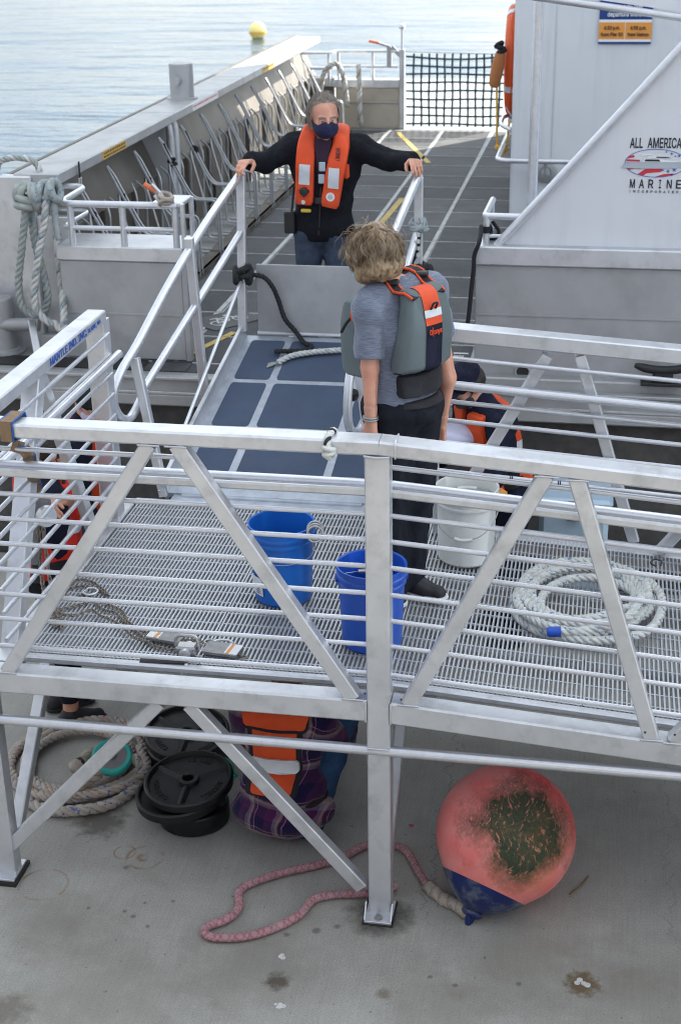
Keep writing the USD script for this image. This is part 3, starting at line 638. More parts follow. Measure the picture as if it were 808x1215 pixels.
part(rp, 'post', bar(lp(160, 425), [-2.31, 7.13, 1.10], .05, .05, up=Y3), alu)
part(rp, 'thin_rail', rod(lp(289, 326), [-2.33, 7.11, 1.13], .011), alu_pipe, smooth=40)
r2 = lambda *px: onside(px, *RP)
rr = [r2(497, 207), r2(481, 245), r2(465, 283), r2(440, 345), r2(420, 420), r2(413, 465), r2(414, 505), r2(424, 512), r2(434, 495), r2(441, 465)]
part(rp, 'hand_pipe', tube(spline(rr, .03), .0245, 14), alu_pipe, smooth=40)
part(rp, 'mid_pipe', rod(r2(440, 462), r2(497, 268), .0225, 14), alu_pipe, smooth=40)
p3 = r2(497, 210); part(rp, 'post', bar(p3, [p3[0], p3[1], 1.60], .05, .05, up=Y3), alu)
p3 = r2(425, 430); part(rp, 'post', bar(p3, [-1.12, 7.14, 1.12], .05, .05, up=Y3), alu)

# ------------------------------------------------------------------ the ferry
DZ = 1.30
fy = thing('ferry', 'aluminium passenger ferry with grey non-skid foredeck, white deckhouse and bulwark lined with bike racks', 'ferry', (-2, 13, DZ))
deck = part(fy, 'deck', box([-4.25, 8.64, DZ - 0.10], [12.0, 24.0, DZ - 0.004]), deck_alu)
rows = [10.722 + .6115 * k for k in range(-4, 14)]
cols = [-3.36, -2.75, -2.08, -1.45, -0.80, 0.2]
for i in range(len(rows) - 1):
    for j in range(len(cols) - 1):
        if rows[i + 1] > 18.75 or (j == 4 and rows[i] > 13.2) or (j == 0 and rows[i] < 8.9 and False):
            continue
        if rows[i] < 8.9 and j > 4: continue
        g_ = .013
        lo = max(rows[i] + g_, 8.70)
        part(deck, 'deck_tile', plate(sbox(cols[j] + .022, lo, cols[j + 1] - .022, rows[i + 1] - g_).buffer(-.01).buffer(.01, quad_segs=2), [0, 0, DZ - .004], X3, Y3, .004), tiles_mat[(rnd.random() * 2.999).__int__()])
for x0_ in (-3.92, -3.3, -2.68):     # black strip tiles at the bow edge under the locker
    pass
for x0_, x1_, m_ in ((-4.1, -3.62, black_rubber), (-3.58, -3.24, black_rubber), (-3.20, -2.92, black_rubber), (-2.90, -2.62, tiles_mat[1])):
    part(deck, 'edge_tile', plate(sbox(x0_, 8.70, x1_, 8.90).buffer(-.02).buffer(.02, quad_segs=3), [0, 0, DZ + .001], X3, Y3, .004), m_)
# painted lines
def stripe(p0, p1, w, mat, name):
    a, b = A([p0[0], p0[1], DZ + .004]), A([p1[0], p1[1], DZ + .004])
    part(deck, name, bar(a, b, w, .002, ch=0), mat)
for x in (-2.75, -2.08, -1.45):
    stripe((x - .02, 9.0), (x + .02, 18.8), .036, line_white, 'white_line')
for y in rows[:-1]:
    stripe((-3.3, y), (-.8 if y > 13.5 else .2, y), .013, line_white, 'seam_line')
stripe((-2.03, 13.17), (-1.99, 14.42), .06, line_yellow, 'yellow_line'); stripe((-2.61, 18.5), (-1.97, 16.4), .06, line_yellow, 'yellow_line'); stripe((-2.70, 9.05), (-2.52, 9.62), .05, line_yellow, 'yellow_line')
ic = onz(272, 380, DZ + .006)
def bikeicon():
    q = [Point(-.10, 0).buffer(.06).difference(Point(-.10, 0).buffer(.045)), Point(.10, 0).buffer(.06).difference(Point(.10, 0).buffer(.045))]
    from shapely.geometry import LineString
    q += [LineString([(-.10, 0), (-.04, .09), (.06, .09), (0, 0), (-.10, 0)]).buffer(.008), LineString([(.10, 0), (.05, .13), (.09, .14)]).buffer(.008), LineString([(0, 0), (-.05, .11), (-.08, .115), (-.03, .11)]).buffer(.008)]
    from shapely.ops import unary_union
    return unary_union(q)
part(deck, 'painted_mark', plate(bikeicon(), ic, unit(A([.6, .8, 0])), unit(A([-.8, .6, 0])), .002), line_white)
part(deck, 'painted_mark_ground', plate(sbox(-.2, -.1, .2, .18).buffer(.03), ic - A([0, 0, .0025]), unit(A([.6, .8, 0])), unit(A([-.8, .6, 0])), .002), tiles_mat[2])
# bow edge, fender band and hull side
part(fy, 'bow_band', [box([-4.3, 8.60, 1.19], [12, 8.66, 1.285], .006), bar([-4.3, 8.61, 1.289], [12, 8.61, 1.289], .06, .02, ch=.004)], alu_dull)
part(fy, 'rub_rail', [box([-4.3, 8.585, 1.10], [12, 8.64, 1.18], .01), rod([-4.3, 8.60, 1.185], [12, 8.60, 1.185], .014)], alu_dull)
part(fy, 'hull', box([-4.3, 8.66, -1.2], [12, 24, 1.19]), hull_mat)
# bulwark on the far left: flared plate, knuckle, gussets and a wide cap rail
BX0 = -3.54                               # inner edge of the cap
bw = part(fy, 'bulwark', [box([-3.78, 9.3, DZ], [-3.75, 19.0, 1.96]), prism_along([-3.765, 9.3, 1.95], [-3.765, 19.0, 1.95], [(-.015, 0), (.015, 0), (-.195, .48), (-.225, .48)], X3, Z3)], alu_tan)
cap_segs = [9.15, 11.9, 14.3, 16.9, 18.3]
for a_, b_ in zip(cap_segs[:-1], cap_segs[1:]):
    part(bw, 'cap_rail', box([-3.54 - .31, a_ + .002, 2.40], [-3.54, b_ - .002, 2.475], .008), alu_dull)
part(bw, 'knuckle', rod([-3.748, 9.3, 1.95], [-3.748, 19.0, 1.95], .012), alu_tan)
for k in range(12):
    y = 9.75 + .78 * k
    part(bw, 'gusset', prism_along([0, y - .004, 0], [0, y + .004, 0], [(-3.93, 2.40), (-3.60, 2.40), (-3.90, 2.26)], X3, Z3), alu_tan)
    part(bw, 'rib', box([-3.752, y - .03, DZ], [-3.715, y + .03, 1.95]), alu_tan)
part(bw, 'end_plate', box([-4.4, 9.12, DZ - .1], [-3.72, 9.20, 2.462], .01), alu)
part(bw, 'end_plate', box([-3.722, 9.16, DZ - .1], [-3.50, 9.22, 2.19], .006), alu)
part(bw, 'seam_line', [box([-3.9, y - .003, 2.4755], [-3.54, y + .003, 2.4762]) for y in (11.9, 14.3)], alu_dull)
wt = part(bw, 'web_frame', box([-3.95, 12.02, DZ], [-3.66, 12.14, 2.4]), alu_dull)
part(bw, 'pipe', tube(spline([[-3.66, 12.05, 2.39], [-3.63, 12.05, 2.2], [-3.63, 12.05, DZ]]), .03, 10), alu, smooth=True); part(bw, 'pipe', tube(spline([[-3.66, 12.2, 2.39], [-3.63, 12.2, 2.2], [-3.63, 12.2, DZ]]), .03, 10), alu, smooth=True)
part(fy, 'rack_rail', [box([-3.16, 9.6, DZ + .004], [-3.145, 18.2, DZ + .07]), box([-3.25, 9.6, DZ + .06], [-3.145, 18.2, DZ + .07])], alu_tan)
for y_ in np.arange(9.8, 18, .42):
    part(fy, 'slot', box([-3.1448, y_, DZ + .025], [-3.1435, y_ + .16, DZ + .045]), black_rubber)
def label_plate(px0, px1, mat, ink, n=2):
    a, b = onx(*px0, BX0 + .002), onx(*px1, BX0 + .002)
    z0, z1 = 2.408, 2.466
    part(bw, 'warning_label', plate(sbox(a[1], z0, b[1], z1), [BX0 + .0005, 0, 0], Y3, Z3, .0015), mat)
    q = random.Random(int(a[1] * 10))
    for r_ in range(n):
        y = a[1] + .03; zc = z1 - .012 - (z1 - z0 - .01) * (r_ + .2) / n
        while y < b[1] - .03:
            l_ = q.uniform(.02, .05); part(bw, 'label_mark', box([BX0 + .0018, y, zc - .008], [BX0 + .0026, min(y + l_, b[1] - .02), zc + .006]), ink); y += l_ + .012
label_plate((122, 189), (150, 173), yellow_label, label_ink); label_plate((312, 91), (325, 83), yellow_label, label_ink, 1); label_plate((229, 133), (259, 118), print_white, print_red, 1)
# bow locker in front of the left bulwark
lk = part(fy, 'bow_locker', box([-3.50, 8.935, DZ], [-2.672, 9.30, 1.958], .006), alu_dull)
part(lk, 'locker_cap', box([-3.515, 8.925, 1.958], [-2.655, 9.31, 2.055], .008), alu)
part(lk, 'corner_plate', box([-2.672, 8.93, DZ], [-2.64, 8.99, 1.957]), alu_dull)
part(lk, 'seam_line', box([-3.50, 8.9325, 1.60], [-2.672, 8.936, 1.612], .001), alu_dull)
part(fy, 'locker_rail', tube(fillet([[-4.1, 9.35, 2.36], [-3.42, 9.33, 2.36], [-3.47, 8.95, 2.325], [-2.68, 8.95, 2.325]], .08), .022, 10), alu_pipe, smooth=40)
part(fy, 'locker_rail', tube(fillet([[-4.1, 9.35, 2.20], [-3.40, 9.33, 2.20], [-3.47, 8.95, 2.17], [-2.70, 8.95, 2.17]], .08), .0155, 10), alu_pipe, smooth=40)
for x in (-3.40, -3.05, -2.70):
    part(fy, 'locker_rail_post', rod([x, 8.955, 2.05], [x, 8.955, 2.32], .0225, 12), alu_pipe, smooth=40)
part(fy, 'locker_rail_post', rod([-2.66, 9.2, 2.05], [-2.66, 9.2, 2.335], .018, 12), alu_pipe, smooth=40)
part(fy, 'corner_bracket', [box([-2.85, 8.94, 2.315], [-2.65, 9.2, 2.345], .006), box([-2.66, 8.93, 2.05], [-2.635, 8.96, 2.34], .004)], alu)
# bollards and cleats
bo = part(fy, 'bollard', [lathe([(0, 0), (.115, 0), (.115, .02), (.095, .03), (.095, .36), (.085, .375), (0, .38)], 24, at=(-3.98, 9.0, DZ)), rod([-3.98, 8.95, DZ + .2], [-3.70, 8.98, DZ + .2], .045, 14), lathe([(0, 0), (.15, 0), (.15, .012), (0, .012)], 20, at=(-3.98, 9.0, DZ))], alu_dull, smooth=35)
part(fy, 'low_bar', [bar([-3.72, 9.06, DZ + .06], [-3.0, 9.06, DZ + .06], .06, .10), bar([-3.62, 8.72, DZ + .02], [-3.72, 8.9, DZ + .25], .05, .03)], alu)
part(fy, 'samson_post', [lathe([(0, 0), (.135, 0), (.135, .012), (.105, .014), (.105, .29), (.098, .30), (0, .30)], 24, at=(-3.71, 12.75, 2.475)), rod([-3.71, 12.55, 2.64], [-3.71, 12.95, 2.64], .035, 14)], alu_dull, smooth=35)
# far end: gate wall, railing
YG = 18.85
gw = part(fy, 'bow_gate', box([-3.46, YG, DZ], [-2.64, YG + .06, 1.80], .006), alu_gate)
part(gw, 'gate_cap', box([-3.48, YG - .01, 1.80], [-2.64, YG + .12, 1.90], .006), alu)
part(gw, 'gate_seam', bar([-3.46, YG - .005, 1.62], [-2.64, YG - .005, 1.62], .012, .018), alu_dull)
part(fy, 'gate_wing', box([-3.95, YG - .05, DZ], [-3.48, YG + .05, 1.93], .006), alu_tan)
part(fy, 'gate_wing_cap', box([-3.95, YG - .08, 1.82], [-3.46, YG + .08, 1.93], .006), alu)
part(fy, 'gate_post', [box([-2.64, YG - .03, DZ], [-2.575, YG + .05, 2.27], .006), lathe([(0, 0), (.014, 0), (.014, .30), (.035, .31), (.045, .34), (.03, .37), (0, .375)], 12, at=(-2.61, YG, 2.2))], alu, smooth=35)
for z in (2.245, 2.06):
    part(fy, 'gate_rail', tube(fillet([[-2.66, YG, z], [-3.44, YG, z], [-3.50, YG - .12, z - .01], [-3.9, YG - .12, z - .01]], .05), .02, 8), alu_pipe, smooth=40)
for x in (-2.98, -3.42, -3.52):
    part(fy, 'gate_rail_post', rod([x, YG - (.12 if x < -3.45 else 0), 1.85], [x, YG - (.12 if x < -3.45 else 0), 2.245], .02, 8), alu_pipe, smooth=40)
part(fy, 'gate_latch', [box([-2.80, YG - .02, 2.05], [-2.74, YG + .03, 2.30], .006), rod([-2.76, YG - .01, 2.30], [-2.95, YG - .03, 2.36], .018, 8), bar([-2.74, YG, 2.30], [-2.60, YG, 2.16], .03, .05)], alu_dull)
part(fy, 'latch_grip', rod([-2.9, YG - .03, 2.348], [-3.02, YG - .035, 2.372], .018, 8), orange_metal, smooth=40)
# deckhouse and its decks, standing over the near dock
dh = part(fy, 'deckhouse', box([-0.885, 13.70, DZ], [12.0, 19.0, 4.3], .02), white_paint)
for z0, z1 in ((4.3, 7.3), (7.3, 10.6)):
    part(fy, 'upper_deck', [box([-0.885, 13.70, z0 + .06], [12.0, 19.0, z1], .03), box([-0.96, 13.62, z0], [12.05, 19.05, z0 + .06], .01)], white_paint)
for k in range(9):
    for z in (5.2, 8.3):
        part(fy, 'cabin_window', box([.1 + 1.25 * k, 13.692, z], [1.1 + 1.25 * k, 13.70, z + 1.0]), print_navy)
for x, w in ((-0.515, .004), (1.9, .004)):
    part(dh, 'seam_line', box([x - w, 13.697, DZ], [x + w, 13.70, 4.3]), alu_bright)
hp = fillet([[-1.0, 15.6, 1.86], [-1.0, 13.52, 1.84], [.9, 13.52, 1.84]], .14)
part(fy, 'house_handrail', tube(hp, .024, 12), alu_pipe, smooth=40)
part(fy, 'house_handrail', tube(fillet([[-.93, 15.2, 2.03], [-1.05, 14.9, 2.03], [-1.05, 14.6, 2.0], [-.93, 14.4, 1.98]], .08), .022, 10), alu_pipe, smooth=40)
part(fy, 'deck_light', [lathe([(0, 0), (.10, 0), (.10, .02), (.085, .03), (.05, .03), (.045, .02), (0, .02)], 24, axis=-Y3, at=(-.556, 13.70, 1.715)), lathe([(0, 0), (.045, 0), (.04, .09), (0, .10)], 16, axis=-Y3, at=(-.556, 13.68, 1.715)), rod([-.556, 13.56, 1.72], [-.556, 13.53, 1.83], .015)], alu_dull, smooth=35)
# right-hand bow bulkhead, its ledge and the stair side that carries the builder's emblem
bk = part(fy, 'bow_bulkhead', box([-0.755, 8.74, 1.285], [12, 8.80, 2.05], .006), alu_dull)
part(bk, 'ledge', box([-0.765, 8.72, 2.05], [12, 9.0, 2.165], .008), alu)
part(bk, 'seam_line', box([-0.74, 8.736, 1.735], [12, 8.742, 1.745]), alu_dull)
part(bk, 'deck_lip', box([-0.80, 8.66, 1.286], [12, 8.745, 1.36], .01), alu_dull)
hx = ony(620, 441, 8.735)
part(bk, 'drain_hole', lathe([(0, 0), (.042, 0), (.042, .003), (0, .003)], 20, axis=-Y3, at=(hx[0], 8.7385, hx[2])), black_rubber)
part(bk, 'drain_ring', tube(A([[hx[0] + .045 * math.cos(t), 8.737, hx[2] + .04 * math.sin(t)] for t in np.linspace(0, 2 * np.pi, 24, endpoint=False)]), .008, 6, True), alu_dull, smooth=True)
cl = ony(785, 440, 8.62)
part(fy, 'cleat', [tube(spline([[cl[0] - .16, 8.62, cl[2] + .03], [cl[0] - .06, 8.63, cl[2] + .005], [cl[0] + .06, 8.63, cl[2] + .005], [cl[0] + .17, 8.62, cl[2] + .03]], .02), A([.014, .02, .024, .026, .026, .026] + [.026] * 40)[:len(spline([[cl[0] - .16, 8.62, cl[2] + .03], [cl[0] - .06, 8.63, cl[2] + .005], [cl[0] + .06, 8.63, cl[2] + .005], [cl[0] + .17, 8.62, cl[2] + .03]], .02))], 10), box([cl[0] - .05, 8.61, cl[2] - .08], [cl[0] + .07, 8.66, cl[2]], .01), box([cl[0] - .12, 8.60, 1.36], [cl[0] + .13, 8.70, 1.38], .004)], black_rubber, smooth=35)
TY = 8.80
tl = ony(585, 297, TY); th = ony(808, 58, TY); k_ = (th[2] - tl[2]) / (th[0] - tl[0])
tri = part(fy, 'stair_side', plate(Polygon([(tl[0], 2.165), (3.2, 2.165), (3.2, 2.165 + k_ * (3.2 - tl[0])), (tl[0], 2.166)]), [0, TY + .02, 0], X3, Z3, .02), white_paint)
part(tri, 'stair_rail', rod([tl[0] - .02, TY - .01, tl[2] - .02], [3.2, TY - .01, 2.165 + k_ * (3.2 - tl[0])], .024, 12), alu_pipe, smooth=40)
part(fy, 'stair_body', plate(Polygon([(tl[0] + .5, 2.15), (3.2, 2.15), (3.2, 2.0 + k_ * (2.9 - tl[0])), (tl[0] + .52, 2.16)]), [0, TY + .95, 0], X3, Z3, .8), white_paint)
pp = ony(631, 240, 9.1); part(fy, 'stanchion', rod([pp[0], 9.1, DZ], [pp[0], 9.1, 4.6], .031, 14), alu_pipe, smooth=40)
p0, p1 = ony(640, -4, 8.9), ony(808, 20, 8.9); dx = unit(p1 - p0)
part(fy, 'upper_rail', rod(p0 - dx * .25, p1 + dx * 1.5, .022, 12), alu_pipe, smooth=40)
part(fy, 'upper_panel', prism_along(p0 + dx * .12 + A([0, .02, .03]), p1 + dx * 1.5 + A([0, .02, .03]), [(0, 0), (.02, 0), (.02, .5), (0, .5)], Y3, Z3), white_paint)
# short railing at the head of the bulkhead
a = ony(572, 256, 8.85); zt = a[2]
part(fy, 'corner_rail', tube(fillet([[-.70, 9.25, zt + .02], [-.715, 8.85, zt], [-.40, 8.85, zt]], .03), .021, 10), alu_pipe, smooth=40)
part(fy, 'corner_rail', rod([-.70, 8.85, zt - .12], [-.5, 8.85, zt - .12], .012, 8), alu_pipe, smooth=40)
for y in (8.85, 9.2):
    part(fy, 'corner_rail_post', rod([-.705, y, 2.16], [-.705, y, zt], .021, 10), alu_pipe, smooth=40)

# emblem on the stair side
LO = ony(778, 193, TY - .001); LS = 1.0 / 190.0
def epart(p_, n_, m_, mat_):
    m_ = m_.copy(); m_.apply_translation(-LO); m_.apply_scale([.87, 1, .84]); m_.apply_translation(LO); return part(p_, n_, m_, mat_)
def lg(x, y, dy=0.0): return A([LO[0] + x, TY - .0012 - dy, LO[2] + y])
em = epart(tri, 'emblem', plate(affinity.scale(Point(0, 0).buffer(1, 32), .205, .098).difference(affinity.scale(Point(0, 0).buffer(1, 32), .201, .094)), lg(0, 0), X3, Z3, .001), print_blue)
ov = affinity.scale(Point(0, 0).buffer(1, 32), .2005, .0935)
def curve_band(pts, w):
    from shapely.geometry import LineString
    return LineString(pts).buffer(w).intersection(ov)
reds = [curve_band([(-.23, -.06 + .01), (-.14, -.028), (-.10, -.03)], .012).difference(sbox(-.3, -.03, .3, .2)), curve_band([(-.12, -.10), (-.06, -.055), (.03, -.045)], .015), curve_band([(-.01, -.115), (.06, -.09), (.14, -.085)], .016), curve_band([(-.21, .035), (-.15, .045)], .008), curve_band([(-.19, .018), (-.11, .016)], .006)]
for r_ in reds:
    if not r_.is_empty: epart(em, 'red_stripe', plate(r_, lg(0, 0), X3, Z3, .001), print_red)
def star(cx_, cy_, r_):
    return Polygon([(cx_ + (r_ if k % 2 == 0 else r_ * .4) * math.sin(k * math.pi / 5), cy_ + (r_ if k % 2 == 0 else r_ * .4) * math.cos(k * math.pi / 5)) for k in range(10)])
for x, y, r_ in ((.065, .078, .008), (.10, .066, .011), (.125, .05, .007), (.15, .052, .012), (.05, -.047, .009), (.085, -.055, .014), (.125, -.042, .018), (.11, -.078, .010)):
    epart(em, 'star', plate(star(x, y, r_), lg(0, 0), X3, Z3, .001), print_blue)
hullp = Polygon([(-.225, -.032), (-.205, -.005), (-.19, .004), (.21, .008), (.185, -.02), (.13, -.033), (-.1, -.036)])
epart(em, 'boat_hull', plate(hullp, lg(0, 0, .001), X3, Z3, .001), print_grey)
epart(em, 'boat_cabin', plate(Polygon([(-.09, .006), (-.075, .03), (.04, .03), (.07, .022), (.14, .012), (.15, .007)]).union(Polygon([(-.06, .032), (-.05, .05), (.03, .05), (.06, .034)])).union(Polygon([(-.10, .05), (-.03, .056), (-.03, .064), (-.09, .06)])), lg(0, 0, .001), X3, Z3, .001), print_white)
epart(em, 'boat_window', plate(Polygon([(-.075, .012), (-.068, .026), (.02, .026), (.03, .012)]).union(Polygon([(.0, .038), (.005, .046), (.08, .042), (.10, .036)])), lg(0, 0, .002), X3, Z3, .001), print_black)
epart(em, 'boat_outline', plate(hullp.exterior.buffer(.002), lg(0, 0, .002), X3, Z3, .001), print_grey)
xs = -.165
word = 'ALL AMERICAN'
tx = text_at('ALL', .066, lg(-.178, .104), X3, Z3, .001, True, .085); epart(em, 'lettering', tx, print_black)
tx = text_at('AMERICAN', .066, lg(-.062, .106), X3, Z3, .001, True, .255); epart(em, 'lettering', tx, print_black)
for i_, ch_ in enumerate('MARINE'):
    epart(em, 'lettering', text_at(ch_, .058, lg(-.145 + .061 * i_, -.172), X3, Z3, .001, True, .014 if ch_ == 'I' else .034, True), print_black)
for i_, ch_ in enumerate('INCORPORATED'):
    epart(em, 'lettering', text_at(ch_, .016, lg(-.158 + .0286 * i_, -.205), X3, Z3, .001, True, .005 if ch_ == 'I' else .013, True), print_black)
# streaks of grime on the stair side run in the paint itself

# departure sign on the deckhouse
s0, s1 = ony(712, 6, 13.69), ony(772, 52, 13.69)
sg = thing('departure_sign', 'navy and orange departure notice fixed to the white deckhouse front', 'sign', (s0[0], 13.69, s1[2]))
sw = s1[0] - s0[0]; zb = s1[2] + .005; za = zb + .42
def spanel(x0, x1, z0, z1, mat, d, name):
    return part(sg, name, box([s0[0] + x0 * sw, 13.69 - d, z0], [s0[0] + x1 * sw, 13.695, z1]), mat)
spanel(0, 1, zb, za, print_navy, .004, 'board')
spanel(0, 1, zb + .018, zb + .205, print_white, .005, 'band'); spanel(0, .495, zb + .040, zb + .182, print_orange, .006, 'orange_field'); spanel(.505, 1, zb + .040, zb + .182, print_orange, .006, 'orange_field')
def stext(t_, cx_, z_, h_, w_, mat):
    part(sg, 'lettering', text_at(t_, h_, [s0[0] + cx_ * sw, 13.682, z_], X3, Z3, .002, True, w_ * sw, True), mat)
stext("Tonight's last", .5, zb + .292, .036, .62, print_white); stext('departure will be', .5, zb + .232, .036, .70, print_white)
stext('6:30 p.m.', .25, zb + .122, .030, .30, print_black); stext('from Pier 50', .25, zb + .066, .030, .42, print_black)
stext('6:58 p.m.', .75, zb + .122, .030, .30, print_black); stext('from Vashon', .75, zb + .066, .030, .40, print_black)

# life ring and throw bag hanging at the deckhouse corner
lr = thing('life_ring', 'orange life ring mounted on the deckhouse side, seen edge on', 'life ring', (-.96, 15.0, 2.55))
th_ = np.linspace(0, 2 * np.pi, 40, endpoint=False)
part(lr, 'ring', tube(A([[-.97, 15.0 + .40 * math.cos(t), 2.56 + .47 * math.sin(t)] for t in th_]), .062, 12, True), ring_orange, smooth=True)
for t in (.4, 2.0, 3.6, 5.2):
    c_ = A([-.97, 15.0 + .40 * math.cos(t), 2.56 + .47 * math.sin(t)]); d_ = A([0, -.40 * math.sin(t), .47 * math.cos(t)]); d_ = unit(d_)
    part(lr, 'reflective_band', tube(A([c_ - d_ * .03, c_ + d_ * .03]), .065, 12), reflective, smooth=40)
part(lr, 'grab_line', tube(A([[-.95 + .03 * math.cos(4 * t), 15.0 + .46 * math.cos(t), 2.56 + .53 * math.sin(t)] for t in th_]), .008, 6, True), ring_orange, smooth=True)
part(lr, 'bracket', [box([-.99, 14.7, 2.0], [-.885, 15.3, 2.04], .005), bar([-.95, 14.62, 2.08], [-1.0, 14.62, 2.16], .05, .01)], alu)
tb = thing('throw_bag', 'orange rescue throw bag hanging beside the life ring', 'bag', (-1.10, 14.5, 2.4))
b0 = lathe([(0, 0), (.04, .01), (.056, .06), (.062, .2), (.048, .32), (.026, .36), (0, .365)], 18, axis=unit(A([.18, .0, 1])), at=(-1.12, 14.5, 2.36))
part(tb, 'bag', b0, bag_orange, smooth=True); part(tb, 'bag_mouth', knot((-1.06, 14.5, 2.73), .035, .02, 3), black_cloth, smooth=True)
part(tb, 'throw_line', tube(spline([[-1.09, 14.5, 2.4], [-1.08, 14.5, 2.1], [-1.07, 14.5, 1.85], [-1.02, 14.5, 1.72], [-.98, 14.5, 1.8], [-.96, 14.5, 2.05]]), .012, 6), yellow_label, smooth=True); part(tb, 'line_coil', knot((-1.02, 14.5, 1.80), .06, .012, 5, 3), yellow_label, smooth=True)

# cargo net across the opening at the far end
nt = thing('cargo_net', 'dark teal webbing net stretched across the opening at the far end of the deck', 'net', (-2.0, YG, 1.8))
nx = np.linspace(-2.56, -1.33, 40)
for k in range(9):
    z = 1.36 + k * .102
    part(nt, 'webbing', tube(np.stack([nx, YG + .01 * np.sin(nx * 9), z + .006 * np.sin(nx * 5 + k) - .02 * np.sin((nx + 2.56) * 2.5) * (k > 6)], 1), .0125, 5), net_teal)
for k in range(12):
    x = -2.46 + k * .098; zz = np.linspace(1.33, 2.22, 20)
    part(nt, 'webbing', tube(np.stack([x + .004 * np.sin(zz * 9 + k), np.full(20, YG - .01), zz], 1), .014, 5), net_teal)
part(nt, 'wire', [rod([-2.58, YG, 2.24], [-1.2, YG, 2.21], .005, 6)], alu_dull)

# bike racks along the bulwark
def make_rack():
    t = thing('bike_rack', 'grey bent-rod bike rack on the bulwark, nearest the bow locker', 'bike rack', (-3.2, 9.75, DZ), 'bike racks along the bulwark')
    for s in (-1, 1):
        y = 9.75 + s * .03
        part(t, 'rod', tube(fillet([[-3.64, 9.75 + s * .012, 2.30], [-3.60, y, 2.24], [-3.42, y, 1.88], [-3.36, y, 1.80], [-3.16, y + s * .01, 1.80], [-3.15, y + s * .01, 1.33]], .05, 5), .0100, 6), steel_wire, smooth=40)
        y = 9.75 + s * .075
        part(t, 'rod', tube(fillet([[-3.55, 9.75 + s * .02, 2.10], [-3.53, y, 2.03], [-3.42, y + s * .05, 1.66], [-3.40, y + s * .06, 1.36], [-3.2, y + s * .06, 1.345]], .05, 5), .0092, 6), steel_wire, smooth=40)
        part(t, 'rod', tube(fillet([[-3.66, 9.75 + s * .05, 2.06], [-3.60, 9.75 + s * .12, 1.98], [-3.62, 9.75 + s * .13, 1.33]], .05, 5), .0092, 6), steel_wire, smooth=40)
    part(t, 'cross_bar', rod([-3.42, 9.70, 1.66], [-3.42, 9.80, 1.66], .007, 6), steel_wire)
    part(t, 'cross_bar', bar([-3.6, 9.75, 1.36], [-3.15, 9.75, 1.36], .05, .02), steel_wire)
    return t
r0 = make_rack()
ords = ['second', 'third', 'fourth', 'fifth', 'sixth', 'seventh', 'eighth', 'ninth', 'tenth', 'eleventh', 'twelfth', 'thirteenth']
for k in range(1, 13):
    y = 9.75 + .66 * k
    lab = f'grey bent-rod bike rack, {ords[k - 1]} along the bulwark counting from the bow locker' if k < 12 else 'grey bent-rod bike rack at the far end of the bulwark by the gate'
    dup(r0, (-3.2, y, DZ), lab)
for k in (3, 4):
    y = 9.75 + .66 * k
    t = thing('bungee_cord', ['black bungee cord hooked on the fourth bike rack', 'black bungee cord dangling on the fifth bike rack with two hooks'][k - 3], 'bungee cord', (-3.5, y, 1.9), 'bungee cords on the bike racks')
    part(t, 'cord', tube(spline([[-3.60, y, 2.25], [-3.54, y + .03, 2.10], [-3.40, y + .05, 1.85], [-3.37, y + .02, 1.70], [-3.42, y, 1.62]]), .012, 6), black_cloth, smooth=True)
    part(t, 'hook', knot((-3.53, y, 2.10), .028, .012, k), black_cloth, smooth=True)
for k, y in enumerate((9.75, 10.41, 11.07)):
    t = thing('black_tie', ['black tie wrapped on the nearest bike rack', 'black tie wrapped on the second bike rack', 'black tie wrapped on the third bike rack'][k], 'tie', (-3.53, y, 2.06), 'black ties on the bike racks'); part(t, 'wrap', knot((-3.54, y, 2.08), .02, .011, k + 9, 2), black_cloth, smooth=True)
hk = thing('hanging_hook', 'small black strap with a steel hook hanging under the bulwark cap', 'hook', (-3.53, 9.75, 2.3))
q = onx(94, 200, -3.52); part(hk, 'strap', bar(q + A([0, 0, .05]), q - A([0, 0, .06]), .02, .008, up=X3), black_cloth); part(hk, 'buckle', tube(A([q + A([0, .02, -.06]), q + A([0, .02, -.11]), q + A([0, -.02, -.11]), q + A([0, -.02, -.06])]), .005, 5, True), alu_bright)

# mooring ropes
def P(l, Y): return [ony(x, y, Y) for x, y in l]
t = rope_thing('mooring_rope', 'grey-green mooring rope hung in a long loop from the rail, the left one', 'rope', spline(P([(32, 232), (29, 262), (25, 300), (22, 335), (26, 362), (36, 372), (46, 374)], 8.86) + P([(52, 372), (57, 352), (54, 335), (48, 310), (42, 290), (38, 262), (36, 235)], 8.93), .02), .026, [rope_grey, rope_grey, rope_grey_fleck])
part(t, 'hitch', knot(ony(36, 232, 8.87), .06, .026, 4, 4, X3) + knot(ony(30, 240, 8.85), .05, .026, 5, 2), rope_grey, smooth=True)
t = rope_thing('mooring_rope', 'pale grey mooring rope with blue flecks looped over the rail beside the locker', 'rope', spline(P([(54, 232), (53, 262), (46, 300), (41, 345), (44, 368), (55, 380), (66, 384), (76, 381)], 8.83) + P([(84, 372), (82, 340), (70, 300), (65, 262), (63, 236)], 9.33)[4:] , .02), .026, [rope_grey_fleck, rope_pale, rope_pale])
part(t, 'hitch', knot(ony(55, 228, 8.88), .06, .026, 14, 4, X3) + [tube(spline(P([(63, 232), (66, 262), (70, 284)], 8.86)), .024, 8)], rope_grey_fleck, smooth=True)
t = rope_thing('mooring_rope', 'worn mooring rope arching over the top of the bow end plate', 'rope', spline([[-4.02, 9.3, 2.47], [-3.98, 9.27, 2.53], [-3.85, 9.25, 2.56], [-3.72, 9.24, 2.53], [-3.68, 9.22, 2.42]]), .022, [rope_grey, rope_pale, rope_grey])
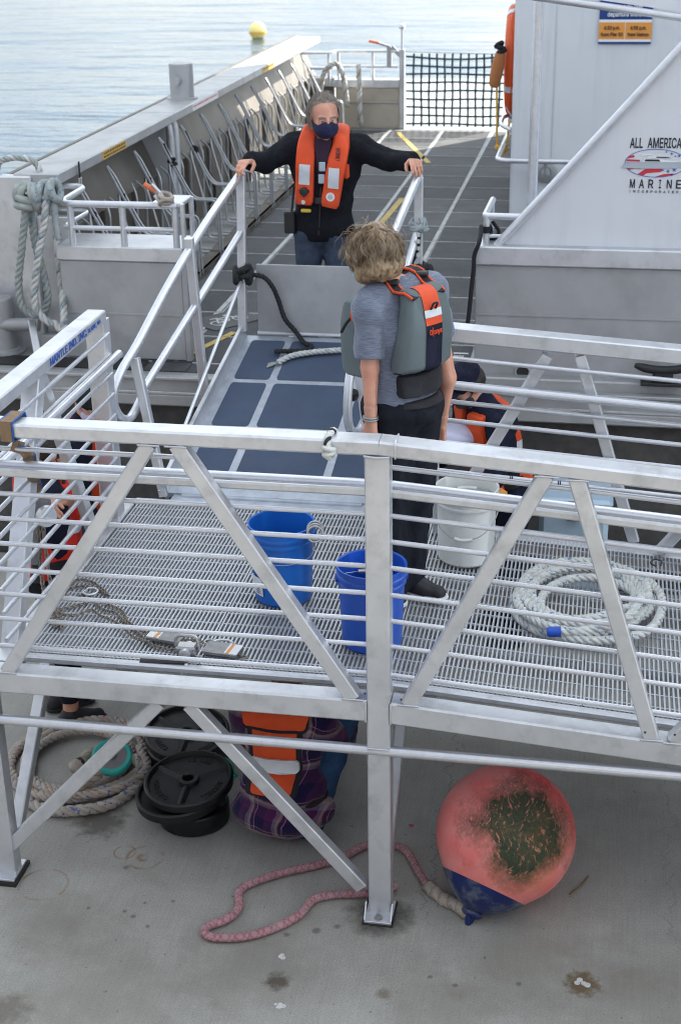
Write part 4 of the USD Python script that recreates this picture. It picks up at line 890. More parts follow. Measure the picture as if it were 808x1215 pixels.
t = rope_thing('mooring_rope', 'thick pale rope looped over the far corner railing behind the man', 'rope', spline([[-3.62, 18.6, 1.7], [-3.56, 18.6, 2.0], [-3.42, 18.62, 2.12], [-3.32, 18.6, 1.98], [-3.26, 18.58, 1.6]]), .034, [rope_pale, rope_tan2, rope_pale])
t = rope_thing('mooring_rope', 'thick pale rope hanging straight on the far corner railing by the gate', 'rope', spline([[-3.14, 18.7, 2.1], [-3.13, 18.68, 1.95], [-3.12, 18.66, 1.5], [-3.10, 18.7, 1.35]]), .034, [rope_pale, rope_tan2, rope_pale])
sh = thing('shackle', 'shackle with an orange handle tied on the corner of the bow locker railing', 'shackle', ony(185, 230, 8.95))
part(sh, 'handle', tube(P([(171, 218), (178, 222), (185, 227)], 8.95), .018, 8), orange_metal, smooth=40)
part(sh, 'shackle_bow', tube(spline(P([(180, 218), (188, 226), (194, 234), (189, 238), (183, 231)], 8.94)), .01, 6), alu_bright, smooth=True)
part(sh, 'tie', knot(ony(196, 236, 8.95), .04, .014, 8, 3), rope_tan2, smooth=True)
st = thing('black_strap', 'long black webbing strap hanging from the bulkhead corner railing', 'strap', ony(571, 272, 8.84))
sp_ = P([(571, 268), (569, 285), (563, 302), (562, 318), (559, 345), (556, 375), (553, 392)], 8.66)
for a_, b_ in zip(sp_[:-1], sp_[1:]):
    pass
part(st, 'webbing', tube(spline([ony(571, 268, 8.82)] + sp_[1:], .02), .014, 6), black_cloth, smooth=True)
part(st, 'wrap', rod([-.705, 8.85, zt - .10], [-.705, 8.85, zt - .06], .027, 10), black_cloth)
part(st, 'spare_webbing', [tube(spline(P([(577, 262), (583, 272), (578, 290), (586, 280), (594, 290)], 8.9)), .012, 6), tube(spline(P([(584, 262), (592, 275), (582, 285), (579, 294)], 8.92)), .012, 6)], black_cloth, smooth=True)

# ------------------------------------------------------------------ buckets
def bucket(name_, label, at_, mat, R1, R0, H, handle_az, grip_mat, tilt=0.0, drop=1.0):
    t = thing('bucket', label, 'bucket', at_)
    x, y, z = at_
    prof = [(0, .004), (R0 - .01, .0), (R0, .012), (R1 - .012, H - .085), (R1 - .004, H - .082), (R1 - .003, H - .070), (R1 - .008, H - .066), (R1 - .007, H - .050), (R1 - .001, H - .047), (R1 - .001, H - .036), (R1 - .007, H - .032), (R1 - .005, H - .008), (R1 - .001, H - .006), (R1 - .001, H), (R1 - .006, H + .001), (R1 - .010, H - .004), (R0 - .006, .012), (0, .010)]
    part(t, 'pail', lathe(prof, 48, at=at_), mat, smooth=35)
    a = handle_az; s = A([math.cos(a), math.sin(a), 0]); f = A([-math.sin(a), math.cos(a), 0]); c = A([x, y, z + H - .06])
    for k in (-1, 1):
        part(t, 'handle_ear', lathe([(0, 0), (.022, 0), (.02, .014), (0, .016)], 14, axis=s * k, at=c + s * k * (R1 - .012)), mat, smooth=35)
    th_ = np.linspace(0, np.pi, 26)
    hp_ = A([c + s * (R1 + .004) * math.cos(q) + (f * math.sqrt(1 - .72 * drop ** 2) * 0.72 - Z3 * drop * .62) * (R1 + .01) * math.sin(q) * 1.0 + f * .0 for q in th_])
    if drop > 0.5:
        rad = np.linalg.norm(hp_[:, :2] - A([x, y]), axis=1); k_ = np.maximum(1, (R1 + .006 - .03 * (z + H - hp_[:, 2]) / H) / rad); hp_[:, :2] = A([x, y]) + (hp_[:, :2] - A([x, y])) * k_[:, None]
    part(t, 'wire_handle', tube(hp_, .0022, 6), bolt_steel, smooth=True)
    if grip_mat is not None:
        part(t, 'grip', tube(hp_[10:16], .011, 10), grip_mat, smooth=40)
    return t
B1 = A([-1.395, 6.02, GZ]); B2 = A([-0.912, 5.635, GZ]); B3 = A([-0.59, 6.60, GZ - .012])
b = bucket('b', 'blue bucket with a white paper label and a coiled wire clipped to its rim', B1, bucket_blue, .158, .134, .385, math.radians(200), None, drop=.9)
lab = lathe([(.1405, .05), (.1475, .145)], 60, at=B1); ang = np.arctan2(lab.vertices[:, 1] - B1[1], lab.vertices[:, 0] - B1[0]); keep = [i for i, f in enumerate(lab.faces) if all(math.radians(-178) < ang[v] < math.radians(-120) for v in f)]
lab.update_faces(keep); lab.remove_unreferenced_vertices(); part(b, 'paper_label', lab, print_white)
for k in range(4):
    m_ = lathe([(.1425 + k * .003 * .8 + .0012, .062 + k * .012), (.1427 + k * .0024 + .0014, .066 + k * .012)], 60, at=B1); ang = np.arctan2(m_.vertices[:, 1] - B1[1], m_.vertices[:, 0] - B1[0]); keep = [i for i, f in enumerate(m_.faces) if all(math.radians(-142) < ang[v] < math.radians(-124) for v in f)]
    m_.update_faces(keep); m_.remove_unreferenced_vertices(); part(b, 'label_mark', m_, print_navy)
bucket('b', 'deep blue bucket close behind the tall centre post, beside the shoes', B2, bucket_blue2, .156, .132, .385, math.radians(15), bolt_steel, drop=.3)
wb = bucket('b', 'scuffed white bucket with a wire handle hanging down its front', B3, bucket_white, .158, .138, .385, math.radians(5), bucket_white, drop=-0.0)
# white bucket's handle hangs in front
th_ = np.linspace(0, np.pi, 30); hp_ = A([B3 + A([.163 * math.cos(q), -.165 * math.sin(q) ** .6, .325 - .16 * math.sin(q)]) for q in th_])
part(wb, 'wire_handle', tube(hp_, .0025, 6), bolt_steel, smooth=True); part(wb, 'grip', tube(hp_[12:18], .010, 10), bucket_white, smooth=40)
cc = thing('wire_coil', 'coiled steel wire clipped over the rim of the blue bucket', 'wire', B1 + A([.14, .0, .37]))
for k in range(3):
    c_ = ony(374, 628 + 3 * k, 5.93 - .01 * k); part(cc, 'turn', tube(A([c_ + RT * .036 * math.cos(q) + UP * .036 * math.sin(q) for q in np.linspace(0, 2 * np.pi, 24, endpoint=False)]), .0055, 6, True), bolt_steel, smooth=True)
og = thing('orange_clip', 'small orange plastic clip behind the white bucket rim', 'clip', ony(592, 585, 6.75)); part(og, 'clip_body', lathe([(0, 0), (.04, 0), (.042, .012), (.02, .03), (0, .03)], 16, at=ony(592, 587, 6.80)), print_orange, smooth=35)
part(og, 'clip_arm', bar(ony(592, 587, 6.80), ony(592, 587, 6.80) + A([.0, .09, -.02]), .02, .012), print_orange)

# ------------------------------------------------------------------ coil of white rope on the grating
def coil(cx_, cy_, z0, ax, ay, turns, r, seed, rot=0.0, jit=.06):
    q = random.Random(seed); pts = []
    n = 14
    for i in range(turns * n + 1):
        t = i / n; a_ = 2 * np.pi * t
        k = int(t); qq = random.Random(seed * 100 + k); s0_, s1_ = .60 + .42 * qq.random(), random.Random(seed * 100 + k + 1).random() * .42 + .60
        s_ = s0_ + (s1_ - s0_) * (t - k); ox, oy = (qq.uniform(-jit, jit), qq.uniform(-jit, jit))
        x, y = ax * s_ * math.cos(a_) + ox * .7, ay * s_ * math.sin(a_) + oy * .7
        z = z0 + r + 1.55 * r * (t / turns) * 1.6 + .25 * r * math.sin(a_ * 2.3 + k)
        pts.append([cx_ + x * math.cos(rot) - y * math.sin(rot), cy_ + x * math.sin(rot) + y * math.cos(rot), z])
    return pts
cp = coil(0.0, 6.22, GZ - .05, .36, .42, 8, .020, 3, -.25, .07)
e0, e1 = onz(700, 748, 1.12), onz(652, 750, 1.11)
cp = cp + [[.26, 6.05, 1.20], [.2, 5.90, 1.17], list(e0), list(e1)]
wr = rope_thing('rope_coil', 'heap of thick white rope coiled on the grating, its end wrapped in blue tape', 'rope', spline(cp, .02), .0215, [rope_white, rope_white_fleck, rope_pale])
d_ = unit(e1 - e0); part(wr, 'tape', tube(A([e1 - d_ * .05, e1, e1 + d_ * .012]), A([.024, .024, .019]), 14), blue_tape, smooth=40)

# ------------------------------------------------------------------ chains, hoist, packets on the left of the grating
def chain(name, label, pts, group=None, L=.018, r=.0027, z=0):
    p = resample(spline(pts, .01), L * .80); ms = []
    t, n, b_ = frames(p)
    ringp = [(math.cos(q) * L * .5 + (L * .14 if math.cos(q) > 0 else -L * .14), math.sin(q) * L * .30) for q in np.linspace(0, 2 * np.pi, 9)[:-1]]
    th = thing(name, label, 'chain', p[0], group)
    for i in range(len(p)):
        a_ = n[i] if i % 2 else b_[i]
        a_ = unit(a_ + .3 * (b_[i] if i % 2 else n[i]))
        ms.append(tube(A([p[i] + t[i] * u_ + a_ * v_ for u_, v_ in ringp]), r, 5, True))
    part(th, 'links', ms, chain_mat, smooth=True, kind='stuff')
    return th
cz = GZ + .010
def onG(l, dz=0.0): return [onz(x, y, cz + dz) for x, y in l]
chain('chain', 'loose pile of rusty chain strung across the grating toward the packets', onG([(82, 697), (92, 688), (112, 692), (128, 706), (118, 700), (100, 695), (78, 700), (84, 710), (104, 706), (120, 722), (138, 728), (150, 740), (165, 752), (178, 764), (196, 770), (215, 772), (232, 770)]))
chain('chain', 'second strand of rusty chain snaking through the pile to the far packet', onG([(70, 742), (66, 726), (78, 722), (100, 716), (112, 710), (130, 718), (146, 726), (152, 738), (172, 750), (190, 757), (206, 762), (226, 760), (250, 764), (268, 772), (282, 778), (292, 780)]))
chain('chain', 'short knot of chain beside the steel hook on the grating', onG([(60, 716), (72, 728), (90, 730), (108, 724), (118, 730), (140, 740), (158, 756), (170, 760)], .01))
hkk = thing('steel_hook', 'steel snap hook lying among the chain on the grating', 'hook', onz(107, 702, cz)); part(hkk, 'hook_body', tube(spline(onG([(98, 703), (104, 706), (112, 705), (116, 701), (112, 698), (104, 698)], .01), .008), .006, 7), alu_bright, smooth=True)
part(hkk, 'gate', rod(*onG([(98, 703), (105, 698)], .012), .004), bolt_steel)
hkk = thing('steel_hook', 'steel hook lying above the far packet on the grating', 'hook', onz(264, 762, cz)); part(hkk, 'hook_body', tube(spline(onG([(250, 764), (258, 760), (270, 760), (276, 763), (270, 766), (258, 766)], .01), .008), .006, 7), alu_bright, smooth=True)
part(hkk, 'eye', tube(A([onz(248, 764, cz) + A([.02 * math.cos(q), .02 * math.sin(q), .01]) for q in np.linspace(0, 6.283, 14, endpoint=False)]), .005, 6, True), bolt_steel, smooth=True)
for i_, (c0, lab, sl) in enumerate((((198, 756), 'flat grey hardware packet with an orange corner, nearer the chain pile', .12), ((264, 772), 'flat grey hardware packet with an orange corner, beside the steel ratchet', .12))):
    t = thing('packet', lab, 'packet', onz(*c0, cz)); c_ = onz(*c0, cz + .004)
    R_ = unit(A([1, -.18 + .05 * i_, 0])); F_ = np.cross(Z3, R_)
    part(t, 'pouch', plate(sbox(-.075, -.045, .075, .045).buffer(.006), c_, R_, F_, .012), clear_pack, smooth=30)
    sx_ = -1 if i_ == 0 else 1
    part(t, 'card', plate(sbox(-.03, -.044, .03, .044), c_ + R_ * .052 * sx_ + Z3 * .012, R_, F_, .0015), print_white); part(t, 'card_stripe', plate(sbox(-.007, -.044, .007, .044), c_ + R_ * .038 * sx_ + Z3 * .0138, R_, F_, .001), print_orange)
t = thing('ratchet', 'steel ratchet with a black lever hooked on the floor edge of the platform', 'ratchet', onz(222, 775, 1.12))
c_ = onz(222, 772, 1.125)
part(t, 'frame', [box(c_ + A([-.045, -.03, -.01]), c_ + A([.045, .03, .03]), .008), tube(fillet([c_ + A([-.05, .0, .02]), c_ + A([-.045, .0, .075]), c_ + A([.05, .0, .075]), c_ + A([.055, .0, .01])], .03), .009, 8)], bolt_steel, smooth=35)
part(t, 'drum', rod(c_ + A([0, -.05, .0]), c_ + A([0, .04, .0]), .026, 14), alu_bright, smooth=40)
part(t, 'lever', bar(c_ + A([-.19, -.07, -.03]), c_ + A([.02, -.06, -.02]), .05, .028, ch=.008), black_rubber); part(t, 'tail_hook', tube(spline([c_ + A([0, -.05, -.01]), c_ + A([.02, -.09, -.03]), c_ + A([.01, -.10, -.06]), c_ + A([-.02, -.085, -.05])], .01), .009, 7), alu_bright, smooth=True)
# chain hoist held at the left railing
hc = ony(46, 600, 6.05)
t = thing('chain_hoist', 'grey lever chain hoist held up at the left railing by the gloveless hand', 'hoist', hc)
part(t, 'housing', [lathe([(0, 0), (.06, 0), (.065, .02), (.065, .06), (.045, .075), (0, .08)], 20, axis=unit(A([1, -.5, .1])), at=hc - A([.03, 0, 0])), box(hc + A([-.03, -.04, -.07]), hc + A([.05, .05, .05]), .02)], wheel_grey, smooth=35)
part(t, 'wheel', lathe([(0, 0), (.05, 0), (.055, .012), (.05, .03), (.02, .036), (0, .036)], 12, axis=unit(A([.7, -.6, .1])), at=ony(53, 612, 5.98)), alu_bright, smooth=35)
part(t, 'lever', bar(hc + A([0, 0, -.05]), ony(42, 690, 6.05), .035, .045, ch=.01), black_rubber); part(t, 'lever_grip', bar(ony(42, 625, 6.04), ony(40, 668, 6.04), .04, .05, ch=.012), wheel_grey)
part(t, 'top_hook', tube(spline([ony(46, 595, 6.05), ony(40, 582, 6.05), ony(36, 570, 6.05), ony(41, 562, 6.05), ony(46, 572, 6.05)], .01), .011, 8), alu_bright, smooth=True)
chain('chain', 'rusty hoist chain hanging from the chain hoist, the left fall', [ony(45, 622, 6.02), ony(47, 650, 6.0), ony(50, 690, 5.98)] + [onz(56, 715, 1.12), onz(62, 730, 1.115), onz(66, 742, 1.112)], L=.026, r=.004)
chain('chain', 'rusty hoist chain hanging from the chain hoist, the right fall', [ony(50, 618, 6.02), ony(53, 640, 6.0), ony(57, 675, 5.98)] + [onz(63, 708, 1.12), onz(68, 728, 1.115), onz(74, 744, 1.112)], L=.026, r=.004)
# ratchet strap round the corner of the top rail
t = thing('ratchet_strap', 'tan ratchet strap with blue edges wrapped round the left end of the top rail', 'strap', ony(10, 515, YF))
for d_, m_, w_ in ((.0, strap_tan, .052), (-.028, strap_blue, .007), (.028, strap_blue, .007)):
    x = ony(8, 515, YF)[0] + d_
    loop = [[x, YF - .006, 2.17], [x, YF - .006, 2.25], [x + .01, YF + .11, 2.255], [x + .02, YF + .115, 2.17]]
    for a_, b_ in zip(loop, loop[1:] + loop[:1]):
        up_ = Z3 if abs(b_[2] - a_[2]) < .04 else Y3
        part(t, 'webbing' if m_ is strap_tan else 'edge', bar(a_, b_, w_, .006, up=up_, ch=0), m_)
tp = [ony(14, 528, 5.2), ony(28, 532, 5.22), ony(34, 540, 5.3), ony(37, 560, 5.5), ony(42, 575, 5.8), ony(44, 590, 6.0)]
for a_, b_ in zip(tp[:-1], tp[1:]):
    part(t, 'webbing', bar(a_, b_, .05, .006, up=unit(CAM - A(a_)), ch=0), strap_tan); part(t, 'edge', bar(A(a_) + RT * .027, A(b_) + RT * .027, .006, .008, up=unit(CAM - A(a_)), ch=0), strap_blue)
# rope tied on the near top rail and ropes on the ramp
c_ = ony(390, 527, YF); x = c_[0]
t = thing('rope_tie', 'short white rope with black flecks tied round the near top rail', 'rope', c_)
lp_ = A([[x + .006 * math.sin(q * 2), yc + .062 * math.cos(q), 2.21 + .043 * math.sin(q)] for q in np.linspace(0, 2 * np.pi, 22)])
for m, k in zip(rope_strands(resample(lp_, .008), .015, .06), range(3)): part(t, 'strand', m, [rope_white, rope_pale, rope_black][k], smooth=True)
part(t, 'knot', knot(ony(390, 535, YF - .01), .02, .011, 3, 2) + [tube(spline([ony(390, 535, YF - .02), ony(387, 541, YF - .02), ony(393, 543, YF - .02)], .01), .012, 7)], rope_white, smooth=True)
kb = lp(288, 326)
t = rope_thing('black_rope', 'black rope knotted to the ramp post and snaking down the end flap onto the ramp', 'rope', spline([kb, ony(310, 327, 8.55), ony(322, 338, 8.55), ony(330, 355, 8.58), ony(338, 378, 8.58), ony(350, 392, 8.58), rq(.37, .93, .03), rq(.42, .91, .03), rq(.40, .88, .03), rq(.22, .865, .03)], .02), .0155, [rope_black] * 3)
part(t, 'knot', knot(kb, .04, .024, 6, 3, X3) + knot(kb + A([.02, -.02, .03]), .035, .02, 7, 2), rope_black, smooth=True)
t = rope_thing('white_rope_end', 'frayed white rope end lying at the head of the blue ramp', 'rope', spline([rq(.26, .80, .02), rq(.33, .84, .03), rq(.45, .87, .03), rq(.6, .89, .03)], .02), .018, [rope_white, rope_white_fleck, rope_pale])
part(t, 'fray', [tube(spline([rq(.27, .805, .02), rq(.24, .79 + .004 * k, .015), rq(.205, .775 + .008 * k, .008)], .02), .006, 5) for k in range(4)], rope_grey, smooth=True)
k1, k2 = r2(497, 268), r2(497, 322)
t = thing('rope_knot', 'grey patterned rope knotted on the right ramp post with a cord hanging down', 'rope', k1); part(t, 'knot', knot(k1, .045, .012, 21, 4) + knot(k1 + A([0, -.02, .01]), .04, .012, 22, 3, Y3), rope_grey_fleck, smooth=True)
part(t, 'cord', tube(spline([k1, ony(497, 285, 8.5), ony(494, 300, 8.5), ony(488, 312, 8.5), ony(482, 318, 8.5)], .02), .012, 6), rope_black, smooth=True); part(t, 'cord_fleck', [tube(A([ony(496.5, 276 + 8 * k, 8.485), ony(496, 280 + 8 * k, 8.485)]), .0125, 6) for k in range(4)], rope_pale)
t = thing('rope_knot', 'fat black knot low on the right ramp post', 'rope', k2); part(t, 'knot', knot(k2, .045, .028, 31, 3, X3) + knot(k2 + A([.02, -.03, 0]), .04, .02, 32, 3), rope_black, smooth=True)
part(t, 'tail', tube(spline([k2, k2 + A([.05, -.04, .0]), k2 + A([.10, -.04, -.02])], .02), .012, 6), rope_black, smooth=True)
kk = r2(416, 468); t = thing('black_band', 'black band wrapped round the end loop of the right ramp railing', 'tie', kk); part(t, 'wrap', [tube(A([kk - A([0, 0, .02]), kk + A([0, 0, .02])]), .03, 10)] + knot(kk, .034, .008, 41, 3), black_cloth, smooth=True)

# ------------------------------------------------------------------ on the dock under the platform
def ruffle_tube(m):
    m.vertices = m.vertices + (meshkit.noise(np.asarray(m.vertices) * 70 + 9)[:, None] - .5) * .012; return m
fd = thing('fender_buoy', 'big faded pink fender buoy with a blue neck and a dark patch of growth', 'buoy', BUOY_C * A([1, 1, 0]))
prof = []
for q in np.linspace(0, np.pi, 40):
    r_ = BUOY_R * math.sin(q); h_ = BUOY_R * math.cos(q)
    if h_ < -.195:                                   # drawn out to the neck
        s_ = (-h_ - .195) / (BUOY_R - .195); h_ = -.195 - s_ * .165; r_ = BUOY_R * math.sqrt(1 - (.195 / BUOY_R) ** 2) * (1 - s_) ** .62 * (1 - .10 * s_) + .035 * s_
    prof.append((r_, -h_))
prof[-1] = (0.035, prof[-1][1])
prof = prof[::1]
cut = [i for i, p in enumerate(prof) if p[1] > .240][0]
def toward(pr):
    return lathe(pr, 64, axis=BUOY_NECK, at=BUOY_C)
part(fd, 'bladder', toward(prof[:cut + 1]), fender_mat, smooth=True); part(fd, 'neck_cap', toward([(p[0] + .0015, p[1]) for p in prof[cut:]] + [(.045, .363), (.05, .377), (.03, .392), (0, .387)]), fender_blue, smooth=True)
ne = BUOY_C + BUOY_NECK * .385
part(fd, 'neck_eye', tube(A([ne + (np.cross(BUOY_NECK, Z3) * .0 + BUOY_NECK * .03 * math.cos(q) + Z3 * .03 * math.sin(q)) for q in np.linspace(0, 6.283, 16, endpoint=False)]), .014, 8, True), fender_blue, smooth=True)
rz_ = .022
pk = [ne, onz(545, 1076, .03), onz(525, 1066, rz_), onz(508, 1052, rz_), onz(495, 1032, rz_), onz(482, 1010, rz_), onz(462, 1003, rz_), onz(436, 1003, rz_), onz(405, 1018, rz_), onz(372, 1028, rz_), onz(335, 1036, rz_), onz(302, 1047, rz_), onz(284, 1058, rz_), onz(283, 1078, rz_), onz(268, 1092, rz_), onz(246, 1100, rz_), onz(243, 1108, rz_), onz(255, 1113, rz_), onz(290, 1112, rz_), onz(325, 1102, rz_), onz(355, 1086, rz_), onz(372, 1068, rz_), onz(398, 1062, rz_), onz(440, 1060, rz_), onz(470, 1052, rz_)]
t = thing('braided_rope', 'faded red and pink braided rope running from the fender buoy across the dock', 'rope', pk[0])
pp_ = resample(spline(pk, .02), .0075)
for sgn_, ph_ in ((1, 0.0), (-1, .5)):
    for k in range(5):
        part(t, 'strand', rope_strands(pp_, .0155, sgn_ * .062, 5, 5, ph_, (k,), .85, .42)[0], [rope_pink, rope_pink2, rope_pink2, rope_pink, rope_pink2][k], smooth=True)
part(t, 'core', tube(pp_[::2], .0125, 8), rope_pink, smooth=True)
for m in rope_strands(resample(spline(pk[0:4], .02), .006), .030, .05, 6, 4): part(t, 'whipping', ruffle_tube(m), [rope_tan2, rope_tan][rnd.random() > .5], smooth=True)
# weight plates
def wplate(label, c, axis, R=.222, H=.052, n=64, spokes=True):
    t = thing('weight_plate', label, 'weight plate', c, 'black iron weight plates on the dock')
    pr = [(.026, -H / 2), (R - .02, -H / 2), (R, -H / 2 + .01), (R, H / 2 - .008), (R - .008, H / 2), (R - .018, H / 2), (R - .026, H / 2 - .022), (.055, H / 2 - .024), (.05, H / 2 - .004), (.030, H / 2 - .002), (.026, H / 2 - .008), (.026, -H / 2)]
    part(t, 'disc', lathe(pr, n, axis=axis, at=c), iron_black, smooth=30)
    ax = unit(axis); a_ = unit(np.cross(ax, X3 + .2 * Y3)); b_ = np.cross(ax, a_)
    if spokes:
        for k in range(3):
            q = 2 * np.pi * k / 3 + .9; d_ = a_ * math.cos(q) + b_ * math.sin(q)
            part(t, 'spoke', prism_along(A(c) + d_ * .05, A(c) + d_ * (R - .025), [(-.022, H / 2 - .024), (.022, H / 2 - .024), (.004, H / 2 - .008), (-.004, H / 2 - .008)], np.cross(ax, d_), ax), iron_black)
        for w_, q0 in (('STANDARD', 1.9), ('BARBELL', 4.0), ('45 LBS', 5.9)):
            for i_, ch_ in enumerate(w_):
                if ch_ == ' ': continue
                q = q0 - (i_ - len(w_) / 2) * .135; d_ = a_ * math.cos(q) + b_ * math.sin(q); o = A(c) + d_ * .145 + ax * (H / 2 - .024)
                part(t, 'raised_letter', text_at(ch_, .026, o, np.cross(d_, ax), d_, .005, True, .018 if ch_ != '1' else .01, True), iron_black)
    return t
S1 = onz(224, 925, 0.215) * A([1, 1, 0])
ax1 = unit(A([-.06, -.10, 1])); ax2 = unit(A([-.10, -.06, 1]))
wplate('black iron weight plate at the bottom of the near stack', S1 + A([.02, -.01, .05]), Z3, .172, .10, spokes=False)
wplate('black iron weight plate in the middle of the near stack, leaning left', S1 + A([-.04, -.01, .140]), ax2, .222, .055, spokes=False)
wplate('black iron weight plate on top of the near stack, three raised spokes showing', S1 + A([.0, .0, .205]), ax1, .218)
S2 = onz(222, 868, 0.16) * A([1, 1, 0])
wplate('black iron weight plate at the bottom of the rear stack', S2 + A([0, 0, .05]), Z3, .215, .09, spokes=False)
wplate('black iron weight plate on top of the rear stack, half hidden by the floor beam', S2 + A([.0, 0, .145]), unit(A([.05, -.12, 1])), .222)
t = thing('green_cord', 'thin green cord lying over the weight plates', 'cord', S1); part(t, 'cord', tube(spline([S1 + A([.07, .24, .22]), S1 + A([.08, .20, .20]), S1 + A([.13, .18, .235]), S1 + A([.19, .12, .235]), S1 + A([.215, .05, .225])], .02), .005, 6), teal, smooth=True); part(t, 'cord_end', knot(S1 + A([.215, .05, .225]), .012, .005, 3, 2), teal, smooth=True)
# tan rope heap with the wheel on it
CX, CY = -2.53, 6.10
cp = coil(CX, CY, -.012, .37, .40, 5, .022, 9, .3, .09)
rope_thing('rope_coil', 'heap of thick tan rope with red and blue flecks coiled on the dock', 'rope', spline(cp, .02), .0235, [rope_tan2, rope_tan_blue, rope_tan_red])
z_ = .03
t = rope_thing('rope_coil', 'old brown rope looped within the tan heap, its frayed end sticking up', 'rope', spline([onz(38, 905, z_), onz(35, 925, z_), onz(45, 940, z_), onz(70, 945, .06), onz(100, 930, .10), onz(120, 915, .12), onz(118, 895, .14), onz(108, 893, .15), onz(96, 905, .15), onz(90, 909, .15)], .02), .027, [rope_tan, rope_tan2, rope_tan])
e_ = onz(92, 908, .15); part(t, 'frayed_end', lathe([(0, -.03), (.024, -.03), (.034, .01), (.030, .035), (0, .04)], 12, axis=unit(onz(86, 911, .15) - onz(97, 905, .15)), at=e_), rope_tan2, smooth=True); part(t, 'whipping', tube(A([onz(97, 905, .15), onz(93, 907, .15)]), .031, 10), black_rubber, smooth=40)
rope_thing('rope_coil', 'single loop of pale rope with blue flecks round the front of the tan heap', 'rope', spline([onz(25, 935, .03), onz(32, 950, .03), onz(58, 962, .03), onz(95, 962, .035), onz(130, 955, .03), onz(155, 940, .03), onz(168, 922, .03), onz(166, 906, .05), onz(158, 900, .06)], .02), .029, [rope_tan_blue, rope_tan2, rope_tan_blue])
wc = onz(133, 899, .16); wax = unit(A([.12, -.42, .80]))
t = thing('caster_wheel', 'grey wheel with a teal rim leaning on the tan rope heap', 'wheel', wc)
part(t, 'tyre', lathe([(.076, -.020), (.094, -.022), (.102, -.012), (.102, .012), (.094, .022), (.076, .020)], 40, axis=wax, at=wc), teal, smooth=35)
part(t, 'hub', lathe([(0, -.015), (.077, -.015), (.077, .016), (.025, .016), (.022, .028), (0, .028)], 40, axis=wax, at=wc), wheel_grey, smooth=35); part(t, 'axle', lathe([(0, 0), (.012, 0), (.012, .012), (0, .012)], 12, axis=wax, at=wc + wax * .026), bolt_steel)
# storage box and orange scrap behind the gangway
t = thing('storage_box', 'pale blue plastic storage box behind the far gangway railing', 'box', (-.08, 8.05, 0)); part(t, 'body', box([-.28, 7.85, .05], [.12, 8.25, .86], .03), crate_blue); part(t, 'lid', box([-.30, 7.83, .86], [.14, 8.27, .91], .02), crate_blue)
part(t, 'latch', box([-.12, 7.82, .78], [-.04, 7.85, .90], .006), wheel_grey)
# small debris and marks lying on the dock
for i_, (px, r_) in enumerate((((336, 1136), .016), ((331, 1195), .022), ((692, 1166), .026))):
    c_ = onz(*px, 0.0); q = random.Random(40 + i_); sh_ = [Point(q.uniform(-r_, r_), q.uniform(-r_ * .7, r_ * .7)).buffer(q.uniform(.25, .6) * r_, 4) for _ in range(7)]
    from shapely.ops import unary_union
    lone('bird_dropping', plate(unary_union(sh_), c_ + A([0, 0, .001]), X3, Y3, .002), dropping, ['white bird dropping on the dock, small one right of the pink rope loop', 'round white bird dropping near the bottom edge of the picture', 'white splat with brown stain on the dock right of the buoy'][i_], 'dropping')
a_, b_ = onz(676, 1062, .006), onz(698, 1040, .006); lone('twig', tube(spline([a_, (a_ + b_) / 2 + A([.01, 0, .004]), b_], .02), A([.003, .005, .004] + [.004] * 50)[:len(spline([a_, (a_ + b_) / 2 + A([.01, 0, .004]), b_], .02))], 5), twig_mat, 'thin brown twig lying on the dock right of the buoy', 'twig')
a_ = onz(488, 980, .004); lone('leaf', plate(affinity.scale(Point(0, 0).buffer(1, 5), .012, .007), a_, X3, Y3, .003), print_red, 'tiny red leaf lying on the dock behind the centre post', 'leaf')
# yellow marker far out on the water
yb = onz(306, 44, -.6); t = thing('marker_buoy', 'pale yellow ball buoy floating far out on the water', 'buoy', yb); part(t, 'ball', trimesh.creation.icosphere(4, .285).apply_translation(yb + A([0, 0, .22])), buoy_yellow, smooth=True); part(t, 'band', lathe([(.284, -.05), (.292, -.03), (.292, .02), (.284, .04)], 40, at=yb + A([0, 0, .18])), yellow_label, smooth=35)

